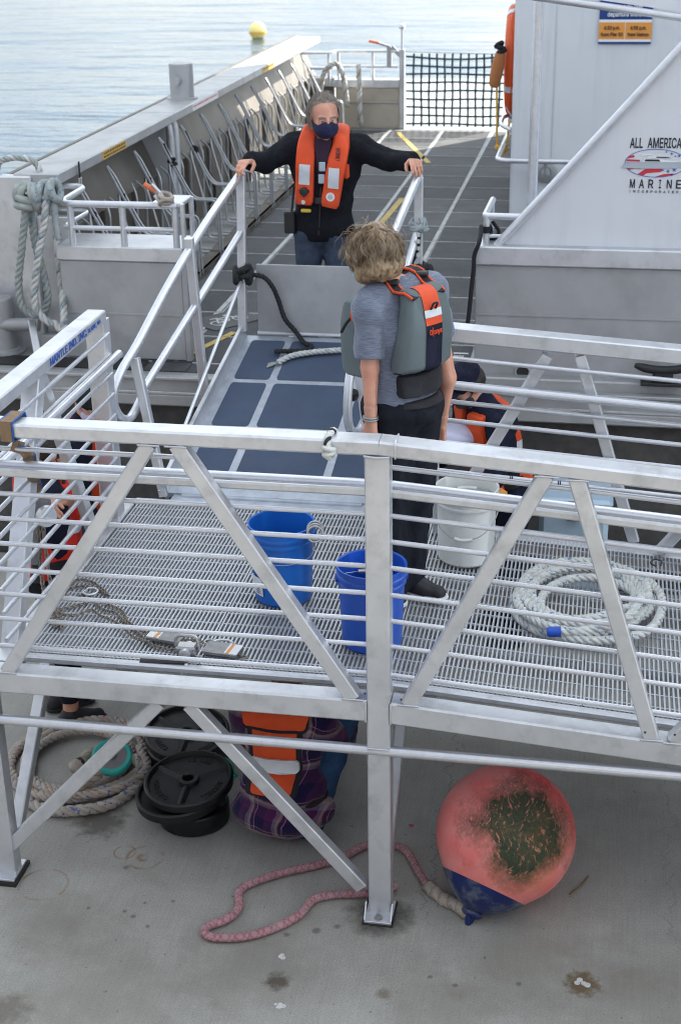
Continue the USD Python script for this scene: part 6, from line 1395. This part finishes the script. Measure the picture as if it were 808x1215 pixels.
# ---- the woman on the platform, seen from behind
def woman():
    t = thing('person', 'person with wavy sandy hair and a slate-grey life vest seen from behind on the grating', 'person', (-.8, 6.1, GZ))
    face = unit(A([-.80, .60, 0])); left = A([-.60, -.80, 0])
    ms = ony(476, 352, 6.12); mh = ony(478, 484, 6.12)
    J = dict(face=face, shL=ms + left * .185, shR=ms - left * .185, hipL=mh + left * .09, hipR=mh - left * .09, neck=ms + face * .035 + Z3 * .055)
    J['elL'] = ony(439, 436, J['shL'][1] - .03); J['wrL'] = ony(440, 500, J['shL'][1] - .06)
    J['elR'] = ony(531, 448, J['shR'][1] + .0); J['wrR'] = ony(523, 505, J['shR'][1] + .06)
    for s, sx, px in (('L', 1, 462), ('R', -1, 496)):
        J['kn' + s] = (mh + left * .085 * sx) * A([1, 1, 0]) + A([0, 0, GZ + .48]); J['an' + s] = onz(px, 705, GZ + .08)
    J['anL'] = A([J['knL'][0] + .02, J['knL'][1] - .03, GZ + .085]); J['anR'] = A([J['knR'][0] - .02, J['knR'][1] - .06, GZ + .085])
    hc_ = ony(440, 303, 6.06); hf = unit(A([-.80, .50, -.42]))
    lo, hi = bounds([J[k] for k in J if k != 'face'] + [hc_], .2)
    f = Field(lo, hi, .0085); hu0 = unit(Z3 + .3 * hf); q, hr, hf_, hu = head_prims(f, hc_, hf, hu0)
    f.cap(J['neck'] - Z3 * .04, q(0, -.03, -.05), .060, .054, .03); figure(f, J, -.004)
    hands = []
    for s in 'LR':
        wr = J['wr' + s]; d = unit(wr - J['el' + s]); sd = 1 if s == 'L' else -1
        h = Field(*bounds([wr, wr + d * .18], .08), .0028); h.cap(wr - d * .06, wr, .030, .025, .02); hand_field(h, wr, d, unit(-left * sd), face, .40); hands.append(h)
    body_part(t, f, hands)
    # tee shirt
    f = Field(lo - .05, hi + .05, .0085); ax, up, fd_, rt = figure(f, J, .020, ('torso',), sleeve=.5, bulk=1.04)
    for s in 'LR':
        a, b = J['sh' + s], J['el' + s]; d_ = unit(b - a); f.cap(a, a + d_ * .10, .068, .064, .04)
        fs = Field(*bounds([a, a + d_ * .24], .12), .007); fs.cap(a - d_ * .01, a + d_ * .30, .067, .070, .03); fs.cut(a + d_ * .225, -d_)
        part(t, 'sleeve', ruffle(fs.mesh(2), .009, 14, 7), heather, smooth=True)
    f.cut(mh + Z3 * .02, Z3); f.d = np.maximum(f.d, (.072 - np.linalg.norm(f.grid() - (J['neck'] + Z3 * .045 + face * .02), axis=-1)).astype(np.float32))
    sh_ = ruffle(f.mesh(2), .010, 12, 2); part(t, 'tee_shirt', sh_, heather, smooth=True)
    zc = ms; fr = lambda x, z, d=0.0: zc + rt * x + up * z + fd_ * d
    # vest: a thick pad over the back and one on the chest
    def pad(sgn, x0, x1, z0, z1, th, name, mat, taper, side_bulge=.0):
        f = Field(*bounds([fr(x0, z0), fr(x1, z1), fr(x0, z1, sgn * .3), fr(x1, z0, sgn * .3)], .04), .0065)
        figure(f, J, .052, ('torso',)); g_ = f.grid() - zc; X_, Z_, D_ = g_ @ rt, g_ @ up, g_ @ fd_ * sgn
        fi = Field(f.lo, f.lo + f.h * (f.n - 1), f.h); fi.n = f.n; fi.d = np.full(f.n, .25, np.float32); figure(fi, J, .016, ('torso',))
        tz = np.clip((Z_ - z0) / (z1 - z0), 0, 1); wl = x0 + taper * tz ** 2.2; wr_ = x1 - taper * tz ** 2.2
        bx = np.maximum.reduce([wl - X_, X_ - wr_, z0 - Z_, Z_ - z1, .02 - D_])
        sh = np.maximum(f.d - th, -(fi.d - .004)); r_ = .03
        a_, b_ = np.maximum(sh + r_, 0), np.maximum(bx + r_, 0); f.d = (np.minimum(np.maximum(sh, bx) + r_, 0) + np.sqrt(a_ ** 2 + b_ ** 2) - r_).astype(np.float32)
        return f.mesh(2)
    bk = pad(-1, -.150, .170, -.290, .065, .046, 'back', None, .055)
    v = part(t, 'vest', bk, vest_grey, smooth=True)
    for x0, x1, z0, z1, m_, nm, ps in ((-.048, .048, -.30, -.085, navy_cloth, 'centre_panel', .003), (-.048, .048, -.085, .10, vest_red, 'centre_panel', .003), (-.050, .050, -.052, -.020, reflective, 'reflective_stripe', .005)):
        part(v, nm, slab(bk, [(fr(x0, 0), rt), (fr(x1, 0), -rt), (fr(0, z0), up), (fr(0, z1), -up), (fr(0, 0, -.10), -fd_)], ps), m_, smooth=True)
    def backat(x, z):
        loc, ri, ti = bk.ray.intersects_location([fr(x, z, -.7)], [fd_], multiple_hits=False); return loc[0] if len(loc) else fr(x, z, -.17)
    o = backat(0, -.125); part(v, 'lettering', text_at('O|onyx', .022, o - fd_ * .006, rt, up, .003, True, .075, True), vest_red)
    o = backat(0, -.012); part(v, 'pull_loop', tube(spline([o - fd_ * .008 - rt * .014 - up * .006, o - fd_ * .02 - rt * .012 + up * .02, o - fd_ * .02 + rt * .012 + up * .02, o - fd_ * .008 + rt * .014 - up * .006], .005), .005, 6), black_cloth, smooth=True)
    ch = pad(1, -.20, .19, -.335, -.02, .080, 'front', None, .045); part(t, 'vest_front', ch, vest_grey, smooth=True)
    # waist belt, mesh back pocket, shoulder straps
    f = Field(*bounds([fr(0, -.40), fr(0, -.30)], .31), .0075); figure(f, J, .024, ('torso',)); f.cut(fr(0, -.345), up); f.cut(fr(0, -.292), -up); part(t, 'waist_belt', f.mesh(1), black_cloth, smooth=30)
    f = Field(*bounds([fr(0, -.48), fr(0, -.34)], .31), .0075); figure(f, J, .055, ('torso',)); f.cut(fr(0, -.41), up); f.cut(fr(0, -.312), -up); f.cut(fr(0, 0, .02), -fd_); f.cut(fr(-.12, 0), rt); part(t, 'mesh_pocket', ruffle(f.mesh(1), .004, 40), black_mesh, smooth=30)
    f = Field(*bounds([fr(0, -.50), fr(0, -.40)], .31), .0075); figure(f, J, .021, ('torso',)); f.cut(fr(0, -.425), up); f.cut(fr(0, -.40), -up); part(t, 'lower_belt', f.mesh(1), black_cloth, smooth=30)
    for x in (-.10, .10):
        def topat(d):
            loc, ri, ti = sh_.ray.intersects_location([fr(x * (1 - .1), .4, d)], [-up], multiple_hits=False); return loc[0] if len(loc) else fr(x, .05, d)
        ps = [fr(x * .72, .035, -.165), fr(x * .80, .055, -.125)] + [topat(d) + up * .010 for d in (-.07, -.02, .03, .07)] + [fr(x * 1.1, -.06, .15)]
        pth = spline(ps, .02)
        for w_, m_, nm, dz in ((.048, black_cloth, 'shoulder_strap', 0), (.010, vest_red, 'strap_piping', .003)):
            for off in ((0,) if nm == 'shoulder_strap' else (-.026, .026)):
                part(t, nm, [bar(a + rt * off + up * dz, b + (b - a) * .2 + rt * off + up * dz, w_, .010, up=unit(up - fd_ * .2), ch=.002) for a, b in zip(pth[:-1], pth[1:])], m_)
        part(t, 'strap_buckle', box(pth[len(pth) // 2 - 4] - A([.03, .022, .004]), pth[len(pth) // 2 - 4] + A([.03, .022, .016]), .006), black_rubber)
    o = fr(-.19, -.06, .10); part(t, 'side_tab', box(o - A([.014, .014, .024]), o + A([.014, .014, .024]), .004), vest_red); part(t, 'whistle_cord', tube(spline([o, o + A([-.03, -.01, -.03]), o + A([-.055, -.01, -.075])], .01), .007, 6), rope_black, smooth=True)
    # trousers and shoes
    f = Field(lo - .05, hi + .05, .009); figure(f, J, .030, ('legs',), k=.05); f.ell(mh + Z3 * .02, (.182, .168, .12), None, .05); f.cut(mh + Z3 * .075, -Z3); f.cut(A([0, 0, GZ + .045]), Z3)
    part(t, 'trousers', ruffle(f.mesh(2), .012, 12, 5, (1.3, 1.3, .6)), pants_black, smooth=True)
    f = Field(*bounds([mh + Z3 * .07], .26), .008); f.ell(mh + Z3 * .02, (.187, .173, .122), None, .03); f.cut(mh + Z3 * .045, Z3); f.cut(mh + Z3 * .08, -Z3); part(t, 'belt', f.mesh(1), black_cloth, smooth=30)
    shoe(t, J['anL'], J['anL'] + face * .2 + A([.05, 0, 0]), shoe_black, white_rubber, GZ + .003); shoe(t, J['anR'], J['anR'] + face * .1 - A([-.2, .10, 0]), shoe_black, white_rubber, GZ + .003)
    wr = J['wrL']; d_ = unit(J['wrL'] - J['elL']); part(t, 'bracelet', [tube(A([wr - d_ * (.012 + .01 * k) + .0315 * (math.cos(a) * left + math.sin(a) * face) for a in np.linspace(0, 6.283, 18, endpoint=False)]), .004, 5, True) for k in range(2)], bolt_steel, smooth=True)
    # hair: a full wavy bob over a scalp shell
    f = Field(*bounds([hc_], .22), .006); f.ell(q(0, -.025, .028), A([.100, .118, .100]), A([hr, hf_, hu]), .02); f.ell(q(0, -.055, -.05), A([.098, .085, .075]), A([hr, hf_, hu]), .04)
    for r in (-1, 1): f.cap(q(r * .078, .02, .02), q(r * .080, .015, -.075), .036, .026, .03)
    f.d = np.maximum(f.d, (.073 - np.linalg.norm((f.grid() - q(0, .085, -.045)) / A([1, 1, 1.15]), axis=-1)).astype(np.float32))
    hb = ruffle(ruffle(f.mesh(2), .016, 16, 3), .007, 45, 5); part(t, 'hair', hb, hair_sand[0], smooth=True)
    lists = locks(q(0, -.028, .018), hr, hf_, hu, 360, .20, 12, (.098, .115, .098), 11, 4, .95, lambda v: not (v[1] > .50 and v[2] < .45) and v[2] > -.50)
    for lst, m_ in zip(lists, hair_sand): part(t, 'hair_strands', lst, m_, kind='stuff')
    wild = strands(q(0, -.02, .04), hr, hf_, hu, 70, .12, 77, (.104, .120, .104), .9, 1, .0007, .45, lambda v: v[2] > -.3, .25, 1.35)
    part(t, 'stray_hairs', wild[0], hair_sand[1], kind='stuff')
    m_ = q(-.045, .06, -.06); f = Field(*bounds([m_], .10), .005); f.ell(q(0, .05, -.055), (.066, .066, .055), None, .01); f.cut(q(0, .02, -.02), unit(hf_)); f.cut(q(0, 0, -.015), -hu); part(t, 'mask', f.mesh(1), mask_blue, smooth=True)
    part(t, 'necklace', tube(spline([J['neck'] + Z3 * .045 - face * .058 + left * .05 * k - face * -.02 * abs(k) for k in (-1, -.5, 0, .5, 1)], .01), .0015, 5), bolt_steel, smooth=True)
mask_blue = M('pale_blue_mask', (0.30, 0.52, 0.62), 0.9, 0, 0.05, 30)
black_mesh = M('black_net_fabric', (0.016, 0.016, 0.022), 0.85, 0, 0.4, 160, 0.8, 330)
def hairmat(name, c1, c2, c3):
    g = G(); pos = g('geometry', 'position')
    n = g.noise(g('mapping', 'vector', vector=pos, scale=(60.0, 60.0, 22.0)), 1.0, 3); c = g.ramp(n, (0.3, c1), (0.5, c2), (0.7, c3))
    return g.done(name, surface=g('principled_bsdf', 'BSDF', base_color=c, roughness=0.45, specular_ior_level=0.5))
hair_sand = [hairmat('sandy_hair_a', (0.08, 0.05, 0.026), (0.22, 0.15, 0.082), (0.36, 0.265, 0.16)), hairmat('sandy_hair_b', (0.20, 0.14, 0.08), (0.35, 0.26, 0.16), (0.47, 0.37, 0.25)), hairmat('sandy_hair_c', (0.05, 0.03, 0.016), (0.11, 0.066, 0.034), (0.18, 0.115, 0.06)), hairmat('sandy_hair_d', (0.15, 0.11, 0.075), (0.25, 0.20, 0.145), (0.33, 0.275, 0.215))]
woman()

# ---- the two people outside the left railing, the one bending behind the far railing
def bystander(label, J, hc_, hf, hu0, jacket, vest, trousers, hat, mask, ground, grips=(), shoes=True, bulk=1.0, vest_t=.045, bare=False, patch=False):
    mid = (A(J['anL']) + A(J['anR'])) / 2; t = thing('person', label, 'person', (mid[0], mid[1], ground))
    lo, hi = bounds([J[k] for k in J if k != 'face'] + [hc_], .2)
    f = Field(lo, hi, .010); q, hr, hf_, hu = head_prims(f, hc_, hf, hu0); f.cap(A(J['neck']) - Z3 * .03, q(0, -.02, -.05), .056, .052, .03); figure(f, J)
    hands = []
    for s, d, n, sd, cu in grips:
        wr = A(J['wr' + s]); h = Field(*bounds([wr, wr + unit(d) * .15], .09), .003); h.cap(wr + unit(A(J['el' + s]) - wr) * .05, wr, .029, .026, .02); hand_field(h, wr, d, n, sd, cu); hands.append(h)
    body_part(t, f, hands)
    for r in (-1, 1): e = part(t, 'eye', trimesh.creation.icosphere(2, .0115).apply_translation(q(r * .031, .0745, .001)), eye_white, smooth=True); part(e, 'pupil', trimesh.creation.icosphere(1, .006).apply_translation(q(r * .031, .0815, 0)), eye_dark, smooth=True)
    f = Field(lo - .05, hi + .05, .010); ax, up, fd_, rt = figure(f, J, .018, ('torso', 'arms'), sleeve=.6 if bare else .97); mh = (A(J['hipL']) + A(J['hipR'])) / 2
    f.cap(J['neck'], A(J['neck']) + up * .02, .062, .058, .03); f.cut(mh - up * .05, up); part(t, 'jacket', ruffle(f.mesh(2), .010, 13, 4), jacket, smooth=True)
    ms = (A(J['shL']) + A(J['shR'])) / 2
    f = Field(lo - .08, hi + .08, .009); figure(f, J, vest_t, ('torso',)); g_ = f.grid() - ms; X_, Z_, D_ = g_ @ rt, g_ @ up, g_ @ fd_; Lt = np.linalg.norm(ms - mh)
    f.d = np.maximum.reduce([f.d, (-Z_ - Lt * .92).astype(np.float32), (Z_ - .06).astype(np.float32), (.028 - np.abs(X_) + .5 * np.maximum(-D_, 0) * 0).astype(np.float32) * (D_ > 0) - (D_ <= 0), (np.abs(X_) - .155).astype(np.float32), (.085 - np.linalg.norm(g_ - (A(J['neck']) - ms) - up * .05, axis=-1)).astype(np.float32)])
    vm = f.mesh(2); v = part(t, 'vest', vm, vest, smooth=True)
    s_ = slab(vm, [(ms - up * (Lt * .42), up), (ms - up * (Lt * .42 - .05), -up)], .003)
    if len(s_.faces): part(v, 'reflective_band', s_, reflective, smooth=True)
    f = Field(*bounds([mh], .30), .009); figure(f, J, .030, ('torso',)); f.cut(mh + up * .10, up); f.cut(mh + up * .145, -up); part(t, 'belt', f.mesh(1), black_cloth, smooth=30)
    f = Field(lo - .05, hi + .05, .010); figure(f, J, .014, ('legs',)); f.ell(mh + Z3 * .0, (.175, .14, .11), None, .05); f.cut(mh + up * .06, -up); f.cut(A([0, 0, ground + .05 + (.12 if bare else 0)]), Z3); part(t, 'trousers', ruffle(f.mesh(2), .010, 13, 6), trousers, smooth=True)
    if hat is not None:
        f = Field(*bounds([hc_], .17), .006); f.ell(q(0, -.014, .045), A([.092, .106, .096]), A([hr, hf_, hu]), .01); f.cut(q(0, 0, .022), unit(hu + .25 * hf_)); hm = part(t, 'hat', ruffle(f.mesh(2), .004, 40), hat[0], smooth=True)
        if hat[1] == 'brim': 
            f = Field(*bounds([q(0, .12, .03)], .14), .005); f.ell(q(0, .105, .030), A([.075, .085, .009]), A([hr, hf_, hu]), .01); part(t, 'hat_brim', f.mesh(1), hat[0], smooth=True)
        else:
            f = Field(*bounds([hc_], .17), .006); f.ell(q(0, -.014, .042), A([.097, .111, .095]), A([hr, hf_, hu]), .01); f.cut(q(0, 0, .020), unit(hu + .25 * hf_)); f.cut(q(0, 0, .062), -unit(hu + .25 * hf_)); part(hm, 'cuff', f.mesh(1), hat[0], smooth=True)
    f = Field(*bounds([hc_], .16), .006); f.ell(q(0, -.022, .018), A([.086, .097, .090]), A([hr, hf_, hu]), .01); g_ = f.grid() - hc_; f.d = np.maximum(f.d, (g_ @ hf_ - .02 + .5 * np.maximum(-(g_ @ hu), 0)).astype(np.float32) if hat is not None else (g_ @ hf_ - .045 + .9 * np.maximum(-(g_ @ hu) + .02, 0)).astype(np.float32)); part(t, 'hair', ruffle(f.mesh(1), .006, 40), hair_dark, smooth=True)
    if mask is not None:
        f = Field(*bounds([hc_], .16), .005); f.ell(q(0, .048, -.052), A([.070, .066, .058]), A([hr, hf_, hu]), .02); f.cap(q(0, .100, -.024), q(0, .108, -.060), .014, .012, .03); f.cut(q(0, .02, 0), hf_); f.cut(q(0, 0, -.012), -hu); part(t, 'mask', f.mesh(1), mask, smooth=True)
        for r in (-1, 1): part(t, 'mask_strap', tube(spline([q(r * .066, .035, -.03), q(r * .080, .005, -.01), q(r * .082, -.015, .005)], .01), .003, 5), mask, smooth=True)
    if shoes:
        for s in 'LR': shoe(t, J['an' + s], A(J['an' + s]) + unit(A(J['face']) * A([1, 1, 0])) * .2, shoe_black, z=ground + .005)
    return t, q, (hr, hf_, hu), (ms, mh, rt, up, fd_)
def stand(c, z, face, h=1.70, lean=0.0, tw=.0):
    """Joints of a person standing at c, facing "face", arms hanging."""
    f = unit(face); l = np.cross(Z3, f); s = h / 1.75; c = A([c[0], c[1], z])
    J = dict(face=f, hipL=c + l * .09 * s + Z3 * .90 * s, hipR=c - l * .09 * s + Z3 * .90 * s)
    top = c + Z3 * (.90 + .50 * math.cos(lean)) * s + f * .50 * math.sin(lean) * s
    J.update(shL=top + l * .185 * s, shR=top - l * .185 * s, neck=top + Z3 * .06 * s + f * (.01 + .05 * math.sin(lean)))
    for k, sg in (('L', 1), ('R', -1)):
        J['kn' + k] = c + l * .10 * sg * s + Z3 * .49 * s + f * .03; J['an' + k] = c + l * .11 * sg * s + Z3 * .085
        J['el' + k] = J['sh' + k] - Z3 * .28 * s + l * .04 * sg; J['wr' + k] = J['el' + k] - Z3 * .22 * s + f * .08
    return J
# the one holding the hoist
J = stand((-2.76, 6.52), 0, (.75, .55, 0), 1.70)
J['elR'] = ony(40, 615, 6.42); J['wrR'] = ony(48, 596, 6.22); J['elL'] = ony(92, 600, 6.72); J['wrL'] = ony(76, 592, 6.32)
hc_ = J['neck'] + Z3 * .145 + A([.05, .03, 0])
t, q, F_, T_ = bystander('dark-haired person in a deep red vest gripping the chain hoist at the left railing', J, hc_, A([.72, .45, -.55]), Z3, navy_cloth, vest_deep, pants_black, None, print_black, 0.0, grips=(('R', A([.55, -.65, .05]), A([.3, .4, -.8]), A([.5, .6, .3]), .9), ('L', A([-.75, -.6, .0]), A([.2, -.4, -.8]), A([-.5, .6, .4]), .9)), bare=True, vest_t=.055)
part(t, 'cord', tube(spline([ony(76, 560, 6.5), ony(75, 600, 6.45), ony(73, 640, 6.42), ony(70, 665, 6.42)], .02), .010, 6), black_rubber, smooth=True)
pt_ = A(J['knR']) + A([.04, -.10, -.02]); 
# the one in the beanie
J = stand((-2.84, 7.34), 0, (.9, .15, 0), 1.70)
bystander('person in a dark knit beanie and lilac mask standing behind the left railing', J, J['neck'] + Z3 * .14 + A([.06, .0, 0]), A([.62, -.62, -.42]), Z3, navy_cloth, vest_red, jeans_grey, (beanie_mat, 'cuff'), mask_lilac, 0.0, vest_t=.05)
# the one bending behind the far railing
J = stand((-.47, 7.80), 0, (-.80, -.55, 0), 1.86, .30)
J['elL'] = A(J['shL']) + A([-.02, -.12, -.27]); J['wrL'] = J['elL'] + A([-.16, -.06, -.16]); J['elR'] = A(J['shR']) + A([-.06, .02, -.28]); J['wrR'] = J['elR'] + A([-.16, -.06, -.12])
hc_ = J['neck'] + A([-.075, -.03, .105])
t, q, F_, T_ = bystander('person in a navy cap and orange vest bending forward behind the far gangway railing', J, hc_, A([-.70, -.35, -.60]), unit(A([-.5, -.3, .8])), navy_cloth, vest_orange, navy_cloth, (navy_cloth, 'brim'), print_black, 0.0, grips=(('L', A([-.8, -.3, -.5]), A([0, 0, -1]), A([.3, -.8, 0]), .7), ('R', A([-.8, -.3, -.5]), A([0, 0, -1]), A([-.3, .8, 0]), .7)))
hr, hf_, hu = F_
o = q(.083, -.02, .075); r_ = unit(hf_); 
part(t, 'cap_lettering', [text_at('Water Taxi', .016, ony(538, 424, 7.50), X3, Z3, .002, True, .055), box(ony(538, 418, 7.50), ony(556, 420, 7.50) + A([0, .002, 0]))], print_white)
part(t, 'shirt_tail', trimesh.creation.icosphere(3, 1.0).apply_scale([.13, .11, .075]).apply_translation(ony(540, 517, 7.62)), lilac_cloth, smooth=True)

# ---- the person in plaid sitting under the platform, from behind
def sitter():
    t = thing('person', 'person in purple plaid shirt and orange vest sitting on the dock under the platform', 'person', (-1.33, 5.72, 0))
    f0 = unit(A([.12, 1, 0])); l = np.cross(Z3, f0)
    mh = A([-1.345, 5.66, .115]); ms = A([-1.36, 5.76, .60])
    J = dict(face=f0, hipL=mh + l * .10, hipR=mh - l * .10, shL=ms + l * .175, shR=ms - l * .175, neck=ms + Z3 * .05 + f0 * .04)
    J['knR'] = mh - l * .215 + f0 * .30 + Z3 * .42; J['anR'] = mh - l * .03 + f0 * .60 + Z3 * -.03; J['knL'] = mh + l * .24 + f0 * .40 + Z3 * .30; J['anL'] = mh + l * .10 + f0 * .66 - Z3 * .03
    J['elR'] = ms - l * .24 + f0 * .16 - Z3 * .20; J['wrR'] = ms - l * .20 + f0 * .36 - Z3 * .12; J['elL'] = ms + l * .24 + f0 * .10 - Z3 * .25; J['wrL'] = ms + l * .12 + f0 * .34 - Z3 * .24
    hc_ = ms + Z3 * .19 + f0 * .13
    lo, hi = bounds([J[k] for k in J if k != 'face'] + [hc_], .2); f = Field(lo, hi, .010); q, hr, hf_, hu = head_prims(f, hc_, unit(f0 - .6 * Z3), unit(Z3 + .6 * f0)); f.cap(J['neck'] - Z3 * .03, q(0, -.03, -.04), .056, .052, .03); figure(f, J)
    hands = []
    for s in 'LR':
        wr = J['wr' + s]; sd = 1 if s == 'L' else -1; h = Field(*bounds([wr, wr + f0 * .16], .09), .003); h.cap(wr - f0 * .05, wr, .028, .025, .02); hand_field(h, wr, unit(f0 - l * .4 * sd), -Z3, -l * sd, .6); hands.append(h)
    body_part(t, f, hands)
    f = Field(lo - .08, hi + .08, .008); ax, up, fd_, rt = figure(f, J, .024, ('torso', 'arms'), sleeve=.97)
    f.ell(mh + Z3 * .07 - f0 * .02, (.245, .19, .125), None, .05); f.ell(mh + Z3 * .16 - f0 * .01, (.215, .165, .12), None, .05)
    g_ = f.grid(); f.cut(A([0, 0, .012]), Z3); w_ = np.exp(-((g_[..., 2] - .255) / .03) ** 2) * .022; f.d = f.d + (w_ * (np.abs((g_ - ms) @ rt) < .3)).astype(np.float32)
    m = ruffle(f.mesh(2), .012, 9, 4, (1.6, 1.6, .6)); part(t, 'plaid_shirt', m, plaid, smooth=True)
    f = Field(*bounds([mh + Z3 * .15], .32), .007); figure(f, J, .026, ('torso',)); f.ell(mh + Z3 * .14, (.210, .160, .11), None, .05); f.cut(A([0, 0, .232]), Z3); f.cut(A([0, 0, .268]), -Z3); part(t, 'waist_strap', ruffle(f.mesh(1), .006, 9, 4), black_cloth, smooth=30)
    fr = lambda x, z, d=0.0: ms + rt * x + up * z + fd_ * d
    def bpad(poly, push, mat, name, parent=None, th=.014):
        """A padded panel laid on the shirt's back."""
        P = Polygon(poly).buffer(.02).buffer(-.0); xs, zs_ = np.linspace(P.bounds[0], P.bounds[2], 22), np.linspace(P.bounds[1], P.bounds[3], 22)
        bm = trimesh.creation.extrude_polygon(P.segmentize(.02), th, engine='earcut'); bm = bm.subdivide_to_size(.03)
        bv = np.asarray(bm.vertices); o0 = A([fr(p[0], p[1], -.8) for p in bv]); loc, ri, ti = m.ray.intersects_location(o0, np.tile(fd_, (len(o0), 1)), multiple_hits=False)
        hit = A([fr(p[0], p[1], -.15) for p in bv]); hit[ri] = loc
        bm.vertices = hit - fd_ * (push + bv[:, 2:3]); bm.fix_normals(); return part(parent or t, name, bm, mat, smooth=40)
    v = bpad([(-.085, -.30), (.075, -.30), (.085, -.02), (-.10, -.02)], -.004, vest_orange, 'vest_back'); bpad([(-.115, -.31), (.10, -.31), (.108, .06), (-.135, .06)], -.010, black_cloth, 'vest_lining', v)
    bpad([(-.14, -.015), (.135, -.015), (.14, .035), (-.14, .035)], .010, black_cloth, 'collar_lining', v); bpad([(-.135, .0), (.13, .0), (.145, .055), (-.145, .055)], .014, vest_orange, 'vest_collar', v); bpad([(-.10, -.21), (.095, -.21), (.095, -.185), (-.10, -.185)], .012, reflective, 'reflective_stripe', v)
    f = Field(lo - .08, hi + .08, .009); figure(f, J, .016, ('legs',)); f.cut(A([0, 0, .006]), Z3); part(t, 'jeans', ruffle(f.mesh(2), .010, 12, 5), jeans_blue, smooth=True)
    for s in 'LR': shoe(t, J['an' + s], J['an' + s] + f0 * .2, shoe_black, z=.004)
    f = Field(*bounds([hc_], .18), .006); f.ell(q(0, -.02, .02), A([.090, .105, .095]), A([hr, hf_, hu]), .01); f.ell(q(0, -.06, -.04), A([.078, .06, .07]), A([hr, hf_, hu]), .03); g_ = f.grid() - hc_; f.d = np.maximum(f.d, (g_ @ hf_ - .045).astype(np.float32)); part(t, 'hair', ruffle(ruffle(f.mesh(1), .010, 22), .005, 60), hair_sand[2], smooth=True)
sitter()
